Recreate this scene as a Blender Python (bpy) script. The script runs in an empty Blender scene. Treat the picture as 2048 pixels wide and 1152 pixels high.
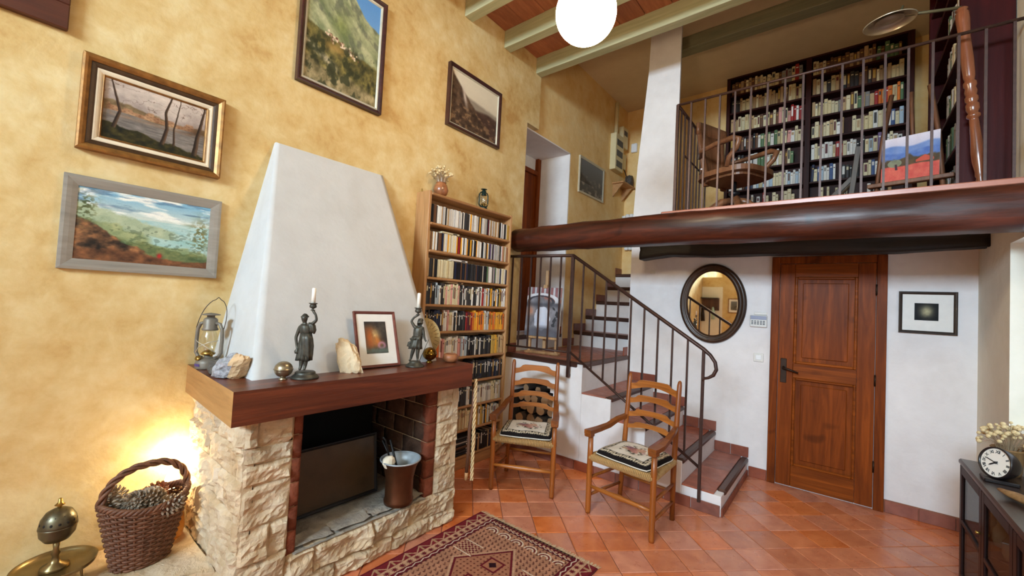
import bpy, bmesh, math, random
import numpy as np
from mathutils import Matrix, Vector

random.seed(11)
SC = bpy.context.scene
COL = SC.collection
PI = math.pi

# ------------------------------------------------------------------ camera
cam_d = bpy.data.cameras.new('camera')
cam_d.sensor_width = 36.0
cam_d.lens = 825.0 / 2048.0 * 36.0
cam_d.clip_start = 0.02
cam = bpy.data.objects.new('camera', cam_d)
COL.objects.link(cam)
RX = (0.77962026, 0.62412895, 0.05152969)      # camera right
RU = (-0.01758727, -0.06043003, 0.99801748)    # camera up
RF = (-0.62600555, 0.77898091, 0.03613575)     # camera forward
cam.matrix_world = Matrix(((RX[0], RU[0], -RF[0], 0.0), (RX[1], RU[1], -RF[1], 0.0),
                           (RX[2], RU[2], -RF[2], 1.53), (0, 0, 0, 1)))
SC.camera = cam
SC.view_settings.view_transform = 'Standard'
SC.view_settings.look = 'None'
SC.view_settings.exposure = 0.0
SC.view_settings.gamma = 1.0
SC.view_settings.use_curve_mapping = False
SC.cycles.max_bounces = 10
SC.cycles.diffuse_bounces = 6

# ------------------------------------------------------------------ sky and daylight
W = bpy.data.worlds.new('sky')
SC.world = W
W.use_nodes = True
W.node_tree.nodes['Background'].inputs[0].default_value = (0.72, 0.84, 1.0, 1)
W.node_tree.nodes['Background'].inputs[1].default_value = 0.85


def area(name, loc, target, sx, sy, power, color):
    d = bpy.data.lights.new(name, 'AREA')
    d.shape = 'RECTANGLE'
    d.size, d.size_y = sx, sy
    d.energy = power
    d.color = color
    o = bpy.data.objects.new(name, d)
    COL.objects.link(o)
    o.location = loc
    o.rotation_euler = (Vector(target) - Vector(loc)).to_track_quat('-Z', 'Y').to_euler()
    return o


# daylight entering by the tall window in the rear wall, and by the window in the right wall
area('rear_window_daylight', (-0.35, -4.70, 3.65), (-0.75, 3.0, 1.6), 1.9, 1.05, 790, (0.63, 0.83, 1.0))
area('side_window_daylight', (1.02, 2.9, 1.55), (-1.0, 2.6, 1.2), 1.5, 1.05, 7, (0.78, 0.88, 1.0))


# ------------------------------------------------------------------ helpers
def lin(r, g, b):
    def f(c):
        c = c / 255.0
        return c / 12.92 if c <= 0.04045 else ((c + 0.055) / 1.055) ** 2.4
    return (f(r), f(g), f(b), 1.0)


def lina(a):
    a = np.clip(np.asarray(a, float) / 255.0, 0, 1)
    return np.where(a <= 0.04045, a / 12.92, ((a + 0.055) / 1.055) ** 2.4)


def fbm(x, y, scale=1.0, octv=4, seed=0):
    r = np.random.default_rng(seed)
    out = np.zeros(np.broadcast(x, y).shape)
    amp, tot = 1.0, 0.0
    for _ in range(octv):
        g = r.random((64, 64))
        X, Y = x * scale, y * scale
        xi, yi = np.floor(X).astype(int), np.floor(Y).astype(int)
        fx, fy = X - xi, Y - yi
        fx, fy = fx * fx * (3 - 2 * fx), fy * fy * (3 - 2 * fy)
        a = g[yi % 64, xi % 64]; b = g[yi % 64, (xi + 1) % 64]
        c = g[(yi + 1) % 64, xi % 64]; d = g[(yi + 1) % 64, (xi + 1) % 64]
        out += amp * ((a * (1 - fx) + b * fx) * (1 - fy) + (c * (1 - fx) + d * fx) * fy)
        tot += amp
        amp *= 0.5
        scale *= 2.03
    return out / tot


def wm(o):
    m = Matrix.Identity(4)
    while o is not None:
        m = o.matrix_basis @ m
        o = o.parent
    return m


def tag(o, label=None, cat=None, group=None, kind=None):
    if label: o['label'] = label
    if cat: o['category'] = cat
    if group: o['group'] = group
    if kind: o['kind'] = kind
    return o


def empty(name, loc=(0, 0, 0), rz=0.0, label=None, cat=None, group=None, parent=None):
    o = bpy.data.objects.new(name, None)
    o.empty_display_size = 0.05
    COL.objects.link(o)
    o.location = loc
    o.rotation_euler = (0, 0, rz)
    if parent is not None:
        o.parent = parent
    return tag(o, label, cat, group)


class MB:
    def __init__(s):
        s.v, s.f, s.m, s.s = [], [], [], []

    def add(s, verts, faces, mi=0, smooth=False, M=None):
        n = len(s.v)
        if M is not None:
            verts = [tuple(M @ Vector(p)) for p in verts]
        s.v.extend([tuple(p) for p in verts])
        for f in faces:
            s.f.append(tuple(i + n for i in f))
            s.m.append(mi)
            s.s.append(smooth)
        return s

    def box(s, x0, x1, y0, y1, z0, z1, b=0.0, mi=0, M=None):
        if b <= 0:
            v = [(x, y, z) for x in (x0, x1) for y in (y0, y1) for z in (z0, z1)]
            f = [(0, 1, 3, 2), (4, 6, 7, 5), (0, 4, 5, 1), (2, 3, 7, 6), (0, 2, 6, 4), (1, 5, 7, 3)]
            return s.add(v, f, mi, False, M)
        b = min(b, 0.49 * abs(x1 - x0), 0.49 * abs(y1 - y0), 0.49 * abs(z1 - z0))
        v, idx = [], {}
        for a, X in ((0, x0), (1, x1)):
            for c, Y in ((0, y0), (1, y1)):
                for e, Z in ((0, z0), (1, z1)):
                    ix = X + b * (1 - 2 * a); iy = Y + b * (1 - 2 * c); iz = Z + b * (1 - 2 * e)
                    idx[a, c, e] = len(v)
                    v += [(X, iy, iz), (ix, Y, iz), (ix, iy, Z)]
        I = lambda a, c, e, k: idx[a, c, e] + k
        f = []
        for a in (0, 1):
            f.append((I(a, 0, 0, 0), I(a, 1, 0, 0), I(a, 1, 1, 0), I(a, 0, 1, 0)))
            f.append((I(0, a, 0, 1), I(1, a, 0, 1), I(1, a, 1, 1), I(0, a, 1, 1)))
            f.append((I(0, 0, a, 2), I(1, 0, a, 2), I(1, 1, a, 2), I(0, 1, a, 2)))
            for c in (0, 1):
                f.append((I(a, c, 0, 0), I(a, c, 1, 0), I(a, c, 1, 1), I(a, c, 0, 1)))
                f.append((I(a, 0, c, 0), I(a, 1, c, 0), I(a, 1, c, 2), I(a, 0, c, 2)))
                f.append((I(0, a, c, 1), I(1, a, c, 1), I(1, a, c, 2), I(0, a, c, 2)))
                for e in (0, 1):
                    f.append((I(a, c, e, 0), I(a, c, e, 1), I(a, c, e, 2)))
        return s.add(v, f, mi, False, M)

    def tube(s, pts, r, n=8, cap=True, closed=False, mi=0, smooth=True, flat=1.0, M=None, up=None):
        P = [Vector(p) for p in pts]
        k = len(P)
        R = r if isinstance(r, (list, tuple)) else [r] * k
        T = []
        for i in range(k):
            if closed:
                t = P[(i + 1) % k] - P[i - 1]
            else:
                t = P[min(i + 1, k - 1)] - P[max(i - 1, 0)]
            T.append(t.normalized() if t.length > 1e-9 else Vector((0, 0, 1)))
        ref = Vector(up) if up else Vector((0, 0, 1))
        if abs(T[0].dot(ref)) > 0.95:
            ref = Vector((1, 0, 0))
        N = (ref - T[0] * ref.dot(T[0])).normalized()
        v, f = [], []
        for i in range(k):
            if i:
                N = N - T[i] * N.dot(T[i])
                N = N.normalized() if N.length > 1e-6 else T[i].orthogonal().normalized()
            B = T[i].cross(N)
            for j in range(n):
                a = 2 * PI * j / n
                v.append(tuple(P[i] + (N * math.cos(a) + B * (math.sin(a) * flat)) * R[i]))
        for i in range(k if closed else k - 1):
            i2 = (i + 1) % k
            for j in range(n):
                j2 = (j + 1) % n
                f.append((i * n + j, i * n + j2, i2 * n + j2, i2 * n + j))
        s.add(v, f, mi, smooth, M)
        if cap and not closed:
            s.add(v[:n], [tuple(range(n))], mi, False, M)
            s.add(v[-n:], [tuple(range(n))[::-1]], mi, False, M)
        return s

    def lathe(s, prof, n=24, c=(0, 0, 0), mi=0, smooth=True, M=None, sx=1.0, sy=1.0, capb=True, capt=True):
        v, f = [], []
        for (r, z) in prof:
            for j in range(n):
                a = 2 * PI * j / n
                v.append((c[0] + r * math.cos(a) * sx, c[1] + r * math.sin(a) * sy, c[2] + z))
        for i in range(len(prof) - 1):
            for j in range(n):
                j2 = (j + 1) % n
                f.append((i * n + j, i * n + j2, (i + 1) * n + j2, (i + 1) * n + j))
        if capb and prof[0][0] > 1e-5: f.append(tuple(range(n))[::-1])
        if capt and prof[-1][0] > 1e-5: f.append(tuple(range((len(prof) - 1) * n, len(prof) * n)))
        return s.add(v, f, mi, smooth, M)

    def prism(s, poly, z0, z1, mi=0, M=None, smooth=False):
        n = len(poly)
        v = [(x, y, z0) for x, y in poly] + [(x, y, z1) for x, y in poly]
        f = [tuple(range(n))[::-1], tuple(range(n, 2 * n))]
        f += [(i, (i + 1) % n, (i + 1) % n + n, i + n) for i in range(n)]
        return s.add(v, f, mi, smooth, M)

    def grid(s, nx, ny, fn, mi=0, smooth=True, M=None):
        v = [fn(i / nx, j / ny) for j in range(ny + 1) for i in range(nx + 1)]
        f = [(j * (nx + 1) + i, j * (nx + 1) + i + 1, (j + 1) * (nx + 1) + i + 1, (j + 1) * (nx + 1) + i)
             for j in range(ny) for i in range(nx)]
        return s.add(v, f, mi, smooth, M)

    def mesh(s, name, mats, recalc=True):
        me = bpy.data.meshes.new(name)
        me.from_pydata(s.v, [], s.f)
        for m in (mats if isinstance(mats, (list, tuple)) else [mats]):
            me.materials.append(m)
        me.polygons.foreach_set('material_index', s.m)
        me.polygons.foreach_set('use_smooth', s.s)
        if recalc:
            bm = bmesh.new(); bm.from_mesh(me)
            bmesh.ops.remove_doubles(bm, verts=bm.verts, dist=1e-6)
            bmesh.ops.recalc_face_normals(bm, faces=bm.faces)
            bm.to_mesh(me); bm.free()
        me.update()
        return me

    def build(s, name, mats, parent=None, world=False, label=None, cat=None, group=None, kind=None, recalc=True):
        """world=True: the vertices are in world space and get moved into the parent's space"""
        if world and parent is not None:
            iv = wm(parent).inverted()
            s.v = [tuple(iv @ Vector(p)) for p in s.v]
        o = bpy.data.objects.new(name, s.mesh(name, mats, recalc))
        COL.objects.link(o)
        if parent is not None:
            o.parent = parent
        return tag(o, label, cat, group, kind)


def inst(name, mesh, parent=None, loc=(0, 0, 0), rot=(0, 0, 0), scale=(1, 1, 1), mats=None):
    o = bpy.data.objects.new(name, mesh)
    COL.objects.link(o)
    o.location, o.rotation_euler, o.scale = loc, rot, scale
    if parent is not None:
        o.parent = parent
    if mats:
        for i, m in enumerate(mats):
            o.material_slots[i].link = 'OBJECT'
            o.material_slots[i].material = m
    return o


def Mrot(loc=(0, 0, 0), rx=0, ry=0, rz=0):
    return (Matrix.Translation(loc) @ Matrix.Rotation(rz, 4, 'Z') @ Matrix.Rotation(ry, 4, 'Y') @ Matrix.Rotation(rx, 4, 'X'))


# ------------------------------------------------------------------ materials
def new_mat(name):
    m = bpy.data.materials.new(name)
    m.use_nodes = True
    nt = m.node_tree
    return m, nt, nt.nodes['Principled BSDF'], nt.links


def mix(nt, a, b, fac, mode='MIX'):
    n = nt.nodes.new('ShaderNodeMix')
    n.data_type = 'RGBA'
    n.blend_type = mode
    for sock, val in ((n.inputs[6], a), (n.inputs[7], b), (n.inputs[0], fac)):
        if hasattr(val, 'is_linked'):
            nt.links.new(val, sock)
        else:
            sock.default_value = val
    return n.outputs[2]


def noise(nt, vec, scale, detail=4, rough=0.55, dist=0.0):
    n = nt.nodes.new('ShaderNodeTexNoise')
    n.inputs['Scale'].default_value = scale
    n.inputs['Detail'].default_value = detail
    n.inputs['Roughness'].default_value = rough
    n.inputs['Distortion'].default_value = dist
    if vec is not None:
        nt.links.new(vec, n.inputs['Vector'])
    return n.outputs['Fac']


def ramp(nt, fac, stops):
    n = nt.nodes.new('ShaderNodeValToRGB')
    e = n.color_ramp.elements
    while len(e) < len(stops):
        e.new(0.5)
    for i, (p, c) in enumerate(stops):
        e[i].position = p
        e[i].color = c if len(c) == 4 else (*c, 1)
    nt.links.new(fac, n.inputs[0])
    return n.outputs[0]


def coords(nt, scale=(1, 1, 1), rot=(0, 0, 0), rand=False):
    tc = nt.nodes.new('ShaderNodeTexCoord')
    mp = nt.nodes.new('ShaderNodeMapping')
    mp.inputs['Scale'].default_value = scale
    mp.inputs['Rotation'].default_value = rot
    nt.links.new(tc.outputs['Object'], mp.inputs['Vector'])
    if rand:
        oi = nt.nodes.new('ShaderNodeObjectInfo')
        ml = nt.nodes.new('ShaderNodeMath'); ml.operation = 'MULTIPLY'; ml.inputs[1].default_value = 37.0
        nt.links.new(oi.outputs['Random'], ml.inputs[0])
        nt.links.new(ml.outputs[0], mp.inputs['Location'])
    return mp.outputs[0]


def bump(nt, p, h, strength=0.3, dist=0.01):
    b = nt.nodes.new('ShaderNodeBump')
    b.inputs['Strength'].default_value = strength
    b.inputs['Distance'].default_value = dist
    nt.links.new(h, b.inputs['Height'])
    nt.links.new(b.outputs[0], p.inputs['Normal'])


def vary(nt, col, amt=0.25):
    """each object a little lighter or darker"""
    oi = nt.nodes.new('ShaderNodeObjectInfo')
    mr = nt.nodes.new('ShaderNodeMapRange')
    mr.inputs['To Min'].default_value = 1 - amt
    mr.inputs['To Max'].default_value = 1 + amt * 0.6
    nt.links.new(oi.outputs['Random'], mr.inputs['Value'])
    hs = nt.nodes.new('ShaderNodeHueSaturation')
    nt.links.new(col, hs.inputs['Color'])
    nt.links.new(mr.outputs[0], hs.inputs['Value'])
    return hs.outputs[0]


def M_plain(name, c, rough=0.5, metal=0.0, var=0.12, nscale=20, bumpv=0.0, bscale=60, coat=0.0, spec=0.5, rand=0.0):
    m, nt, p, L = new_mat(name)
    v = coords(nt, rand=True)
    c = lin(*c)
    dk = tuple(x * (1 - var) for x in c[:3]) + (1,)
    lt = tuple(min(1, x * (1 + var)) for x in c[:3]) + (1,)
    col = ramp(nt, noise(nt, v, nscale), [(0.3, dk), (0.7, lt)])
    if rand: col = vary(nt, col, rand)
    L.new(col, p.inputs['Base Color'])
    p.inputs['Roughness'].default_value = rough
    p.inputs['Metallic'].default_value = metal
    p.inputs['Specular IOR Level'].default_value = spec
    if coat:
        p.inputs['Coat Weight'].default_value = coat
        p.inputs['Coat Roughness'].default_value = 0.15
    if bumpv:
        bump(nt, p, noise(nt, v, bscale, 5), bumpv, 0.01)
    return m


def M_wood(name, c1, c2, axis='x', scale=22, rough=0.45, coat=0.0, bumpv=0.15, rand=0.15, stretch=0.07, knots=0.0, spec=0.5):
    m, nt, p, L = new_mat(name)
    s = {'x': (stretch, 1, 1), 'y': (1, stretch, 1), 'z': (1, 1, stretch)}[axis]
    v = coords(nt, s, rand=True)
    n1 = noise(nt, v, scale, 6, 0.6, 1.2)
    col = ramp(nt, n1, [(0.28, lin(*c1)), (0.5, lin(*[(a + b) / 2 for a, b in zip(c1, c2)])), (0.72, lin(*c2))])
    n2 = noise(nt, v, scale * 5, 3, 0.6)
    col = mix(nt, col, ramp(nt, n2, [(0.3, (0.72, 0.72, 0.72, 1)), (0.7, (1.1, 1.1, 1.1, 1))]), 0.6, 'MULTIPLY')
    if knots:
        vk = coords(nt, (1, 1, 1), rand=True)
        nk = noise(nt, vk, 7.0, 1, 0.4)
        col = mix(nt, col, ramp(nt, nk, [(0.24, lin(*[a * 0.35 for a in c1])), (0.33, (1, 1, 1, 1))]), knots, 'MULTIPLY')
    if rand: col = vary(nt, col, rand)
    L.new(col, p.inputs['Base Color'])
    p.inputs['Roughness'].default_value = rough
    p.inputs['Specular IOR Level'].default_value = spec
    if coat:
        p.inputs['Coat Weight'].default_value = coat
        p.inputs['Coat Roughness'].default_value = 0.2
    bump(nt, p, n2, bumpv, 0.004)
    return m


def M_plaster(name, stops, scale=1.6, rough=0.85, bumpv=0.35, fine=0.5):
    m, nt, p, L = new_mat(name)
    v = coords(nt)
    n1 = noise(nt, v, scale, 6, 0.6, 0.15)
    n2 = noise(nt, v, scale * 4.5, 5, 0.6, 0.3)
    f = nt.nodes.new('ShaderNodeMath'); f.operation = 'MULTIPLY_ADD'
    f.inputs[1].default_value = 0.35
    L.new(n2, f.inputs[0])
    ml = nt.nodes.new('ShaderNodeMath'); ml.operation = 'MULTIPLY'; ml.inputs[1].default_value = 0.65
    L.new(n1, ml.inputs[0]); L.new(ml.outputs[0], f.inputs[2])
    L.new(ramp(nt, f.outputs[0], stops), p.inputs['Base Color'])
    p.inputs['Roughness'].default_value = rough
    p.inputs['Specular IOR Level'].default_value = 0.25
    b1 = noise(nt, v, 6.0, 5, 0.55, 0.35)
    b2 = noise(nt, v, 45.0, 3, 0.5, 0.0)
    a = nt.nodes.new('ShaderNodeMath'); a.operation = 'MULTIPLY_ADD'; a.inputs[1].default_value = fine * 0.25
    L.new(b2, a.inputs[0]); L.new(b1, a.inputs[2])
    bump(nt, p, a.outputs[0], bumpv, 0.03)
    return m


def M_print(name, rough=0.6, spec=0.4, bumpv=0.0, coat=0.0):
    """flat print: colours carried by the mesh, fine procedural grain over them"""
    m, nt, p, L = new_mat(name)
    a = nt.nodes.new('ShaderNodeAttribute'); a.attribute_name = 'Col'
    v = coords(nt)
    col = mix(nt, a.outputs['Color'], ramp(nt, noise(nt, v, 160, 3), [(0.3, (0.86, 0.86, 0.86, 1)), (0.7, (1, 1, 1, 1))]), 0.7, 'MULTIPLY')
    L.new(col, p.inputs['Base Color'])
    p.inputs['Roughness'].default_value = rough
    p.inputs['Specular IOR Level'].default_value = spec
    if coat:
        p.inputs['Coat Weight'].default_value = coat
    if bumpv:
        bump(nt, p, noise(nt, v, 300, 3), bumpv, 0.004)
    return m


def M_emit(name, c, strength):
    m, nt, p, L = new_mat(name)
    p.inputs['Base Color'].default_value = (0.9, 0.9, 0.9, 1)
    p.inputs['Emission Color'].default_value = c
    p.inputs['Emission Strength'].default_value = strength
    return m


def M_glass(name, c=(1, 1, 1), rough=0.03, clear=0.9):
    m, nt, p, L = new_mat(name)
    t = nt.nodes.new('ShaderNodeBsdfTransparent'); t.inputs[0].default_value = (*c, 1)
    g = nt.nodes.new('ShaderNodeBsdfGlossy'); g.inputs['Roughness'].default_value = rough
    mx = nt.nodes.new('ShaderNodeMixShader'); mx.inputs[0].default_value = 1 - clear
    L.new(t.outputs[0], mx.inputs[1]); L.new(g.outputs[0], mx.inputs[2])
    L.new(mx.outputs[0], nt.nodes['Material Output'].inputs['Surface'])
    return m


YELLOW = M_plaster('ochre_plaster', [(0.34, lin(186, 146, 86)), (0.44, lin(203, 171, 113)), (0.53, lin(212, 185, 131)), (0.65, lin(221, 201, 153))], 2.6, 0.8, 0.28)
OCHRE2 = M_plaster('ochre_plaster_stairwell', [(0.30, lin(214, 168, 104)), (0.45, lin(232, 194, 130)), (0.6, lin(238, 208, 150)), (0.7, lin(242, 218, 166))], 2.0, 0.8, 0.25)
WHITE = M_plaster('white_plaster', [(0.3, lin(219, 214, 212)), (0.5, lin(230, 226, 225)), (0.7, lin(237, 234, 233))], 2.0, 0.8, 0.14)
HOODW = M_plaster('hood_white_plaster', [(0.3, lin(188, 186, 183)), (0.5, lin(197, 196, 194)), (0.7, lin(204, 203, 201))], 2.0, 0.75, 0.15)
CEILP = M_plaster('tan_ceiling_plaster', [(0.3, lin(208, 188, 154)), (0.7, lin(224, 206, 174))], 1.5, 0.9, 0.1)
CREAMW = M_plaster('cream_wall_plaster', [(0.3, lin(222, 218, 200)), (0.7, lin(236, 232, 218))], 2.0, 0.85, 0.2)
GROUT = M_plain('grout', (150, 100, 78), 0.85, bumpv=0.2)

# ------------------------------------------------------------------ floor
def tile_mat(name, a, b, rough, coat):
    m, nt, p, L = new_mat(name)
    v = coords(nt, rand=True)
    n = noise(nt, v, 7, 6, 0.6, 0.6)
    col = ramp(nt, n, [(0.3, lin(*a)), (0.7, lin(*b))])
    oi = nt.nodes.new('ShaderNodeObjectInfo')
    hs = nt.nodes.new('ShaderNodeHueSaturation')
    mr = nt.nodes.new('ShaderNodeMapRange'); mr.inputs['To Min'].default_value = 0.84; mr.inputs['To Max'].default_value = 1.10
    L.new(oi.outputs['Random'], mr.inputs['Value']); L.new(mr.outputs[0], hs.inputs['Value'])
    m3 = nt.nodes.new('ShaderNodeMath'); m3.operation = 'MULTIPLY'; m3.inputs[1].default_value = 7.31
    m4 = nt.nodes.new('ShaderNodeMath'); m4.operation = 'FRACT'
    mr2 = nt.nodes.new('ShaderNodeMapRange'); mr2.inputs['To Min'].default_value = 0.86; mr2.inputs['To Max'].default_value = 1.08
    L.new(oi.outputs['Random'], m3.inputs[0]); L.new(m3.outputs[0], m4.inputs[0]); L.new(m4.outputs[0], mr2.inputs['Value'])
    L.new(mr2.outputs[0], hs.inputs['Saturation'])
    L.new(col, hs.inputs['Color'])
    L.new(hs.outputs[0], p.inputs['Base Color'])
    r = ramp(nt, noise(nt, v, 14, 4), [(0.3, (rough * 0.75,) * 3), (0.7, (rough * 1.3,) * 3)])
    L.new(r, p.inputs['Roughness'])
    p.inputs['Coat Weight'].default_value = coat
    p.inputs['Coat Roughness'].default_value = 0.18
    bump(nt, p, noise(nt, v, 9, 3), 0.12, 0.01)
    return m


TILE = tile_mat('terracotta_tile', (192, 104, 64), (222, 138, 92), 0.32, 0.25)
TILED = tile_mat('dark_terracotta_tile', (138, 72, 52), (174, 102, 78), 0.45, 0.1)
SKIRT = tile_mat('terracotta_skirting', (118, 58, 40), (150, 80, 56), 0.45, 0.15)

XL, XR, YB, XF, YF, YR = -2.85, 0.79, 4.59, -2.92, 6.55, -4.5
YP = -2.25     # face of the added stub wall behind the camera
ZM = 2.36      # loft floor
floor = MB().box(-3.5, XR + 0.15, YR - 0.2, YF + 0.1, -0.15, -0.005).build('floor', GROUT, kind='structure')

TS = 0.2115
hs_ = TS / 2 - 0.003


def clip(poly, ax, lim, keep_less):
    out = []
    for i in range(len(poly)):
        a, b = poly[i], poly[(i + 1) % len(poly)]
        ina = (a[ax] <= lim) == keep_less
        inb = (b[ax] <= lim) == keep_less
        if ina: out.append(a)
        if ina != inb:
            t = (lim - a[ax]) / (b[ax] - a[ax])
            out.append((a[0] + t * (b[0] - a[0]), a[1] + t * (b[1] - a[1])))
    return out


tile_me = MB().box(-hs_, hs_, -hs_, hs_, -0.012, 0.0, 0.0025).mesh('tile', TILE)
rest = MB()
E1 = (0.1495, 0.1495); E2 = (-0.1495, 0.1495)
ORG = (-1.424, 2.509)
for i in range(-40, 31):
    for j in range(-40, 41):
        cx = ORG[0] + (i + 0.5) * E1[0] + (j + 0.5) * E2[0]
        cy = ORG[1] + (i + 0.5) * E1[1] + (j + 0.5) * E2[1]
        if not (XL - 0.12 < cx < XR + 0.12 and YR - 0.1 < cy < YB + 0.12):
            continue
        if cx < -0.95 and cy > 3.65: continue            # under the stairs
        if cx < -2.3 and 0.2 < cy < 2.0: continue        # under the fireplace
        a = hs_ * math.sqrt(2)
        full = XL + a < cx < XR - a and cy < YB - a
        if cy > 0.9 and full:
            inst('tile', tile_me, floor, (cx, cy, 0), (0, 0, PI / 4 + random.uniform(-0.006, 0.006)))
            continue
        poly = [(cx + a, cy), (cx, cy + a), (cx - a, cy), (cx, cy - a)]
        for ax, lim, less in ((0, XL, False), (0, XR, True), (1, YB, True), (1, YR, False)):
            if poly: poly = clip(poly, ax, lim, less)
        if len(poly) < 3: continue
        if cy > 0.9:
            t = MB().prism([(px - cx, py - cy) for px, py in poly], -0.012, 0.0).build('tile', TILE, floor)
            t.location = (cx, cy, 0)
        else:
            rest.prism(poly, -0.012, 0.0)
rest.build('tile', TILE, floor, kind='stuff')

# ------------------------------------------------------------------ walls
w = MB()
w.box(XL - 0.6, XL, YR - 0.2, 3.67, 0, 4.95)
w.box(XL - 0.6, XL, 3.67, 3.90, 3.60, 4.95)
w.box(XL - 0.6, XL, 3.67, 3.90, -0.1, 0.98)
w.build('wall_left', YELLOW, kind='structure')
w = MB()
w.box(XF - 0.53, XF, 3.90, 4.76, 3.60, 4.95)
w.box(XF - 0.53, XF, 3.90, 4.76, -0.1, 0.98)
w.box(XF - 0.53, XF, 4.76, YF + 0.15, -0.1, 4.95)
w.build('wall_stairwell', OCHRE2, kind='structure')
w = MB()      # whitewashed lining of the doorway in the left wall
w.box(-3.47, -2.921, 4.742, 4.762, 0.98, 3.60)
w.box(-3.47, -2.921, 3.67, 4.76, 3.585, 3.602)
w.box(-3.47, -2.86, 3.668, 3.685, 0.98, 3.60)
w.build('wall_doorway', WHITE, kind='structure')
wds = MB().box(-3.47, -2.93, 3.685, 4.742, 0.98, 1.15, 0.004).build('wall_doorway_step', WHITE, kind='structure')

w = MB()
w.box(-1.93, XR + 0.1, YB, YB + 0.12, -0.05, ZM)
wl = w.build('wall_back', WHITE, kind='structure')
w = MB()      # pier of white wall rising beside the loft, its left edge battered
v = [(-1.94, ZM), (-1.452, ZM), (-1.452, 4.95), (-1.79, 4.95), (-1.81, 4.3), (-1.90, 3.2)]
w.prism([(x, z) for x, z in v], -(YB + 0.03), -YB, M=Matrix.Rotation(PI / 2, 4, 'X'))
w.build('wall_pier', WHITE, kind='structure')
MB().box(-1.93, -1.84, YB + 0.12, YF, -0.05, 2.0).build('wall_stair_side', WHITE, kind='structure')
MB().box(XF - 0.6, XR + 0.15, YF, YF + 0.15, -0.1, 4.95).build('wall_far', OCHRE2, kind='structure')
w = MB()
wy0, wy1, wz0, wz1 = 2.3, 3.84, 0.95, 2.05
w.box(XR, XR + 0.16, YR - 0.2, wy0, -0.1, 4.95)
w.box(XR, XR + 0.16, wy1, YF + 0.15, -0.1, 4.95)
w.box(XR, XR + 0.16, wy0, wy1, -0.1, wz0)
w.box(XR, XR + 0.16, wy0, wy1, wz1, 4.95)
w.build('wall_right', CREAMW, kind='structure')
w = MB()
rx0, rx1, rz0, rz1 = -1.35, 0.62, 3.08, 4.18
w.box(XL - 0.1, rx0, YR - 0.16, YR, -0.1, 4.95)
w.box(rx1, XR + 0.1, YR - 0.16, YR, -0.1, 4.95)
w.box(rx0, rx1, YR - 0.16, YR, -0.1, rz0)
w.box(rx0, rx1, YR - 0.16, YR, rz1, 4.95)
w.build('wall_rear', YELLOW, kind='structure')
MB().box(XL, -1.75, YP - 0.12, YP, 0, 2.45).build('wall_added_stub', YELLOW, kind='structure')  # stub added for the mirror view, kept low so daylight passes over it

PAINTW = M_plain('white_paint', (236, 238, 240), 0.4, var=0.03)
GLASS = M_glass('window_glass')


def window(name, parent_fn, u0, u1, z0, z1, panes):
    fr = MB()
    t = 0.05
    B = parent_fn
    B(fr, u0, u0 + t, z0, z1); B(fr, u1 - t, u1, z0, z1)
    B(fr, u0 + t, u1 - t, z0, z0 + t); B(fr, u0 + t, u1 - t, z1 - t, z1)
    o = fr.build(name, PAINTW, kind='structure')
    w_ = (u1 - u0 - 2 * t) / panes
    for k in range(panes):
        a = u0 + t + k * w_
        if k:
            mb = MB(); B(mb, a - 0.02, a + 0.02, z0 + t, z1 - t); mb.build('mullion', PAINTW, o)
        g = MB(); B(g, a + (0.02 if k else 0), a + w_ - (0.02 if k < panes - 1 else 0), z0 + t, z1 - t, 0.004)
        g.build('pane', GLASS, o)
    return o


window('window_1', lambda m, a, b, c, d, th=0.05: m.box(XR + 0.10, XR + 0.10 + th, a, b, c, d), wy0, wy1, wz0, wz1, 2)
window('window_2', lambda m, a, b, c, d, th=0.05: m.box(a, b, YR - 0.1, YR - 0.1 + th, c, d), rx0, rx1, rz0, rz1, 3)

# ------------------------------------------------------------------ ceilings
BEAMG = M_wood('pale_green_beam_paint', (168, 168, 128), (190, 188, 150), 'x', 10, 0.6, rand=0.05)
BEAMD = M_wood('grey_green_beam_paint', (120, 118, 92), (142, 138, 108), 'x', 10, 0.6, rand=0.05)
TERRA = M_wood('terracotta_plank', (150, 86, 56), (182, 114, 76), 'y', 9, 0.75, rand=0.22, bumpv=0.2, stretch=0.15)
ceil = MB().box(XL - 0.1, XR + 0.1, YR - 0.1, 3.9, 4.44, 4.6).build('ceiling', CEILP, kind='structure')
by = [3.84 - 0.585 * k for k in range(15)]
for k, y in enumerate(by):
    b_ = MB().box(XL, XR, y - 0.055, y + 0.055, 4.225, 4.44, 0.006).build('beam', BEAMG, ceil)
pw = 0.26
for k in range(len(by)):
    y1 = by[k] - 0.055
    y0 = by[k + 1] + 0.055 if k + 1 < len(by) else YR
    if y1 - y0 < 0.05: continue
    x = XL
    row = MB()
    while x < XR - 0.01:
        x2 = min(x + pw, XR)
        dz = random.uniform(0, 0.006)
        if k < 4:
            o = MB().box(0.002, x2 - x - 0.003, 0, y1 - y0, 4.40 + dz, 4.44, 0.003).build('plank', TERRA, ceil)
            o.location = (x, y0, 0)
        else:
            row.box(x + 0.002, x2 - 0.003, y0, y1, 4.40 + dz, 4.44)
        x = x2
    if row.v: row.build('plank', TERRA, ceil, kind='stuff')
ceil2 = MB().box(XF - 0.3, XR + 0.1, 3.9, YF + 0.1, 4.88, 4.98).build('ceiling_loft', CEILP, kind='structure')
MB().box(XF - 0.3, XR + 0.1, 3.895, 3.92, 4.44, 4.98).build('ceiling_riser', CEILP, kind='structure')
MB().box(-1.8, XR, 5.05, 5.22, 4.72, 4.88, 0.008).build('beam', BEAMD, ceil2)

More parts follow.
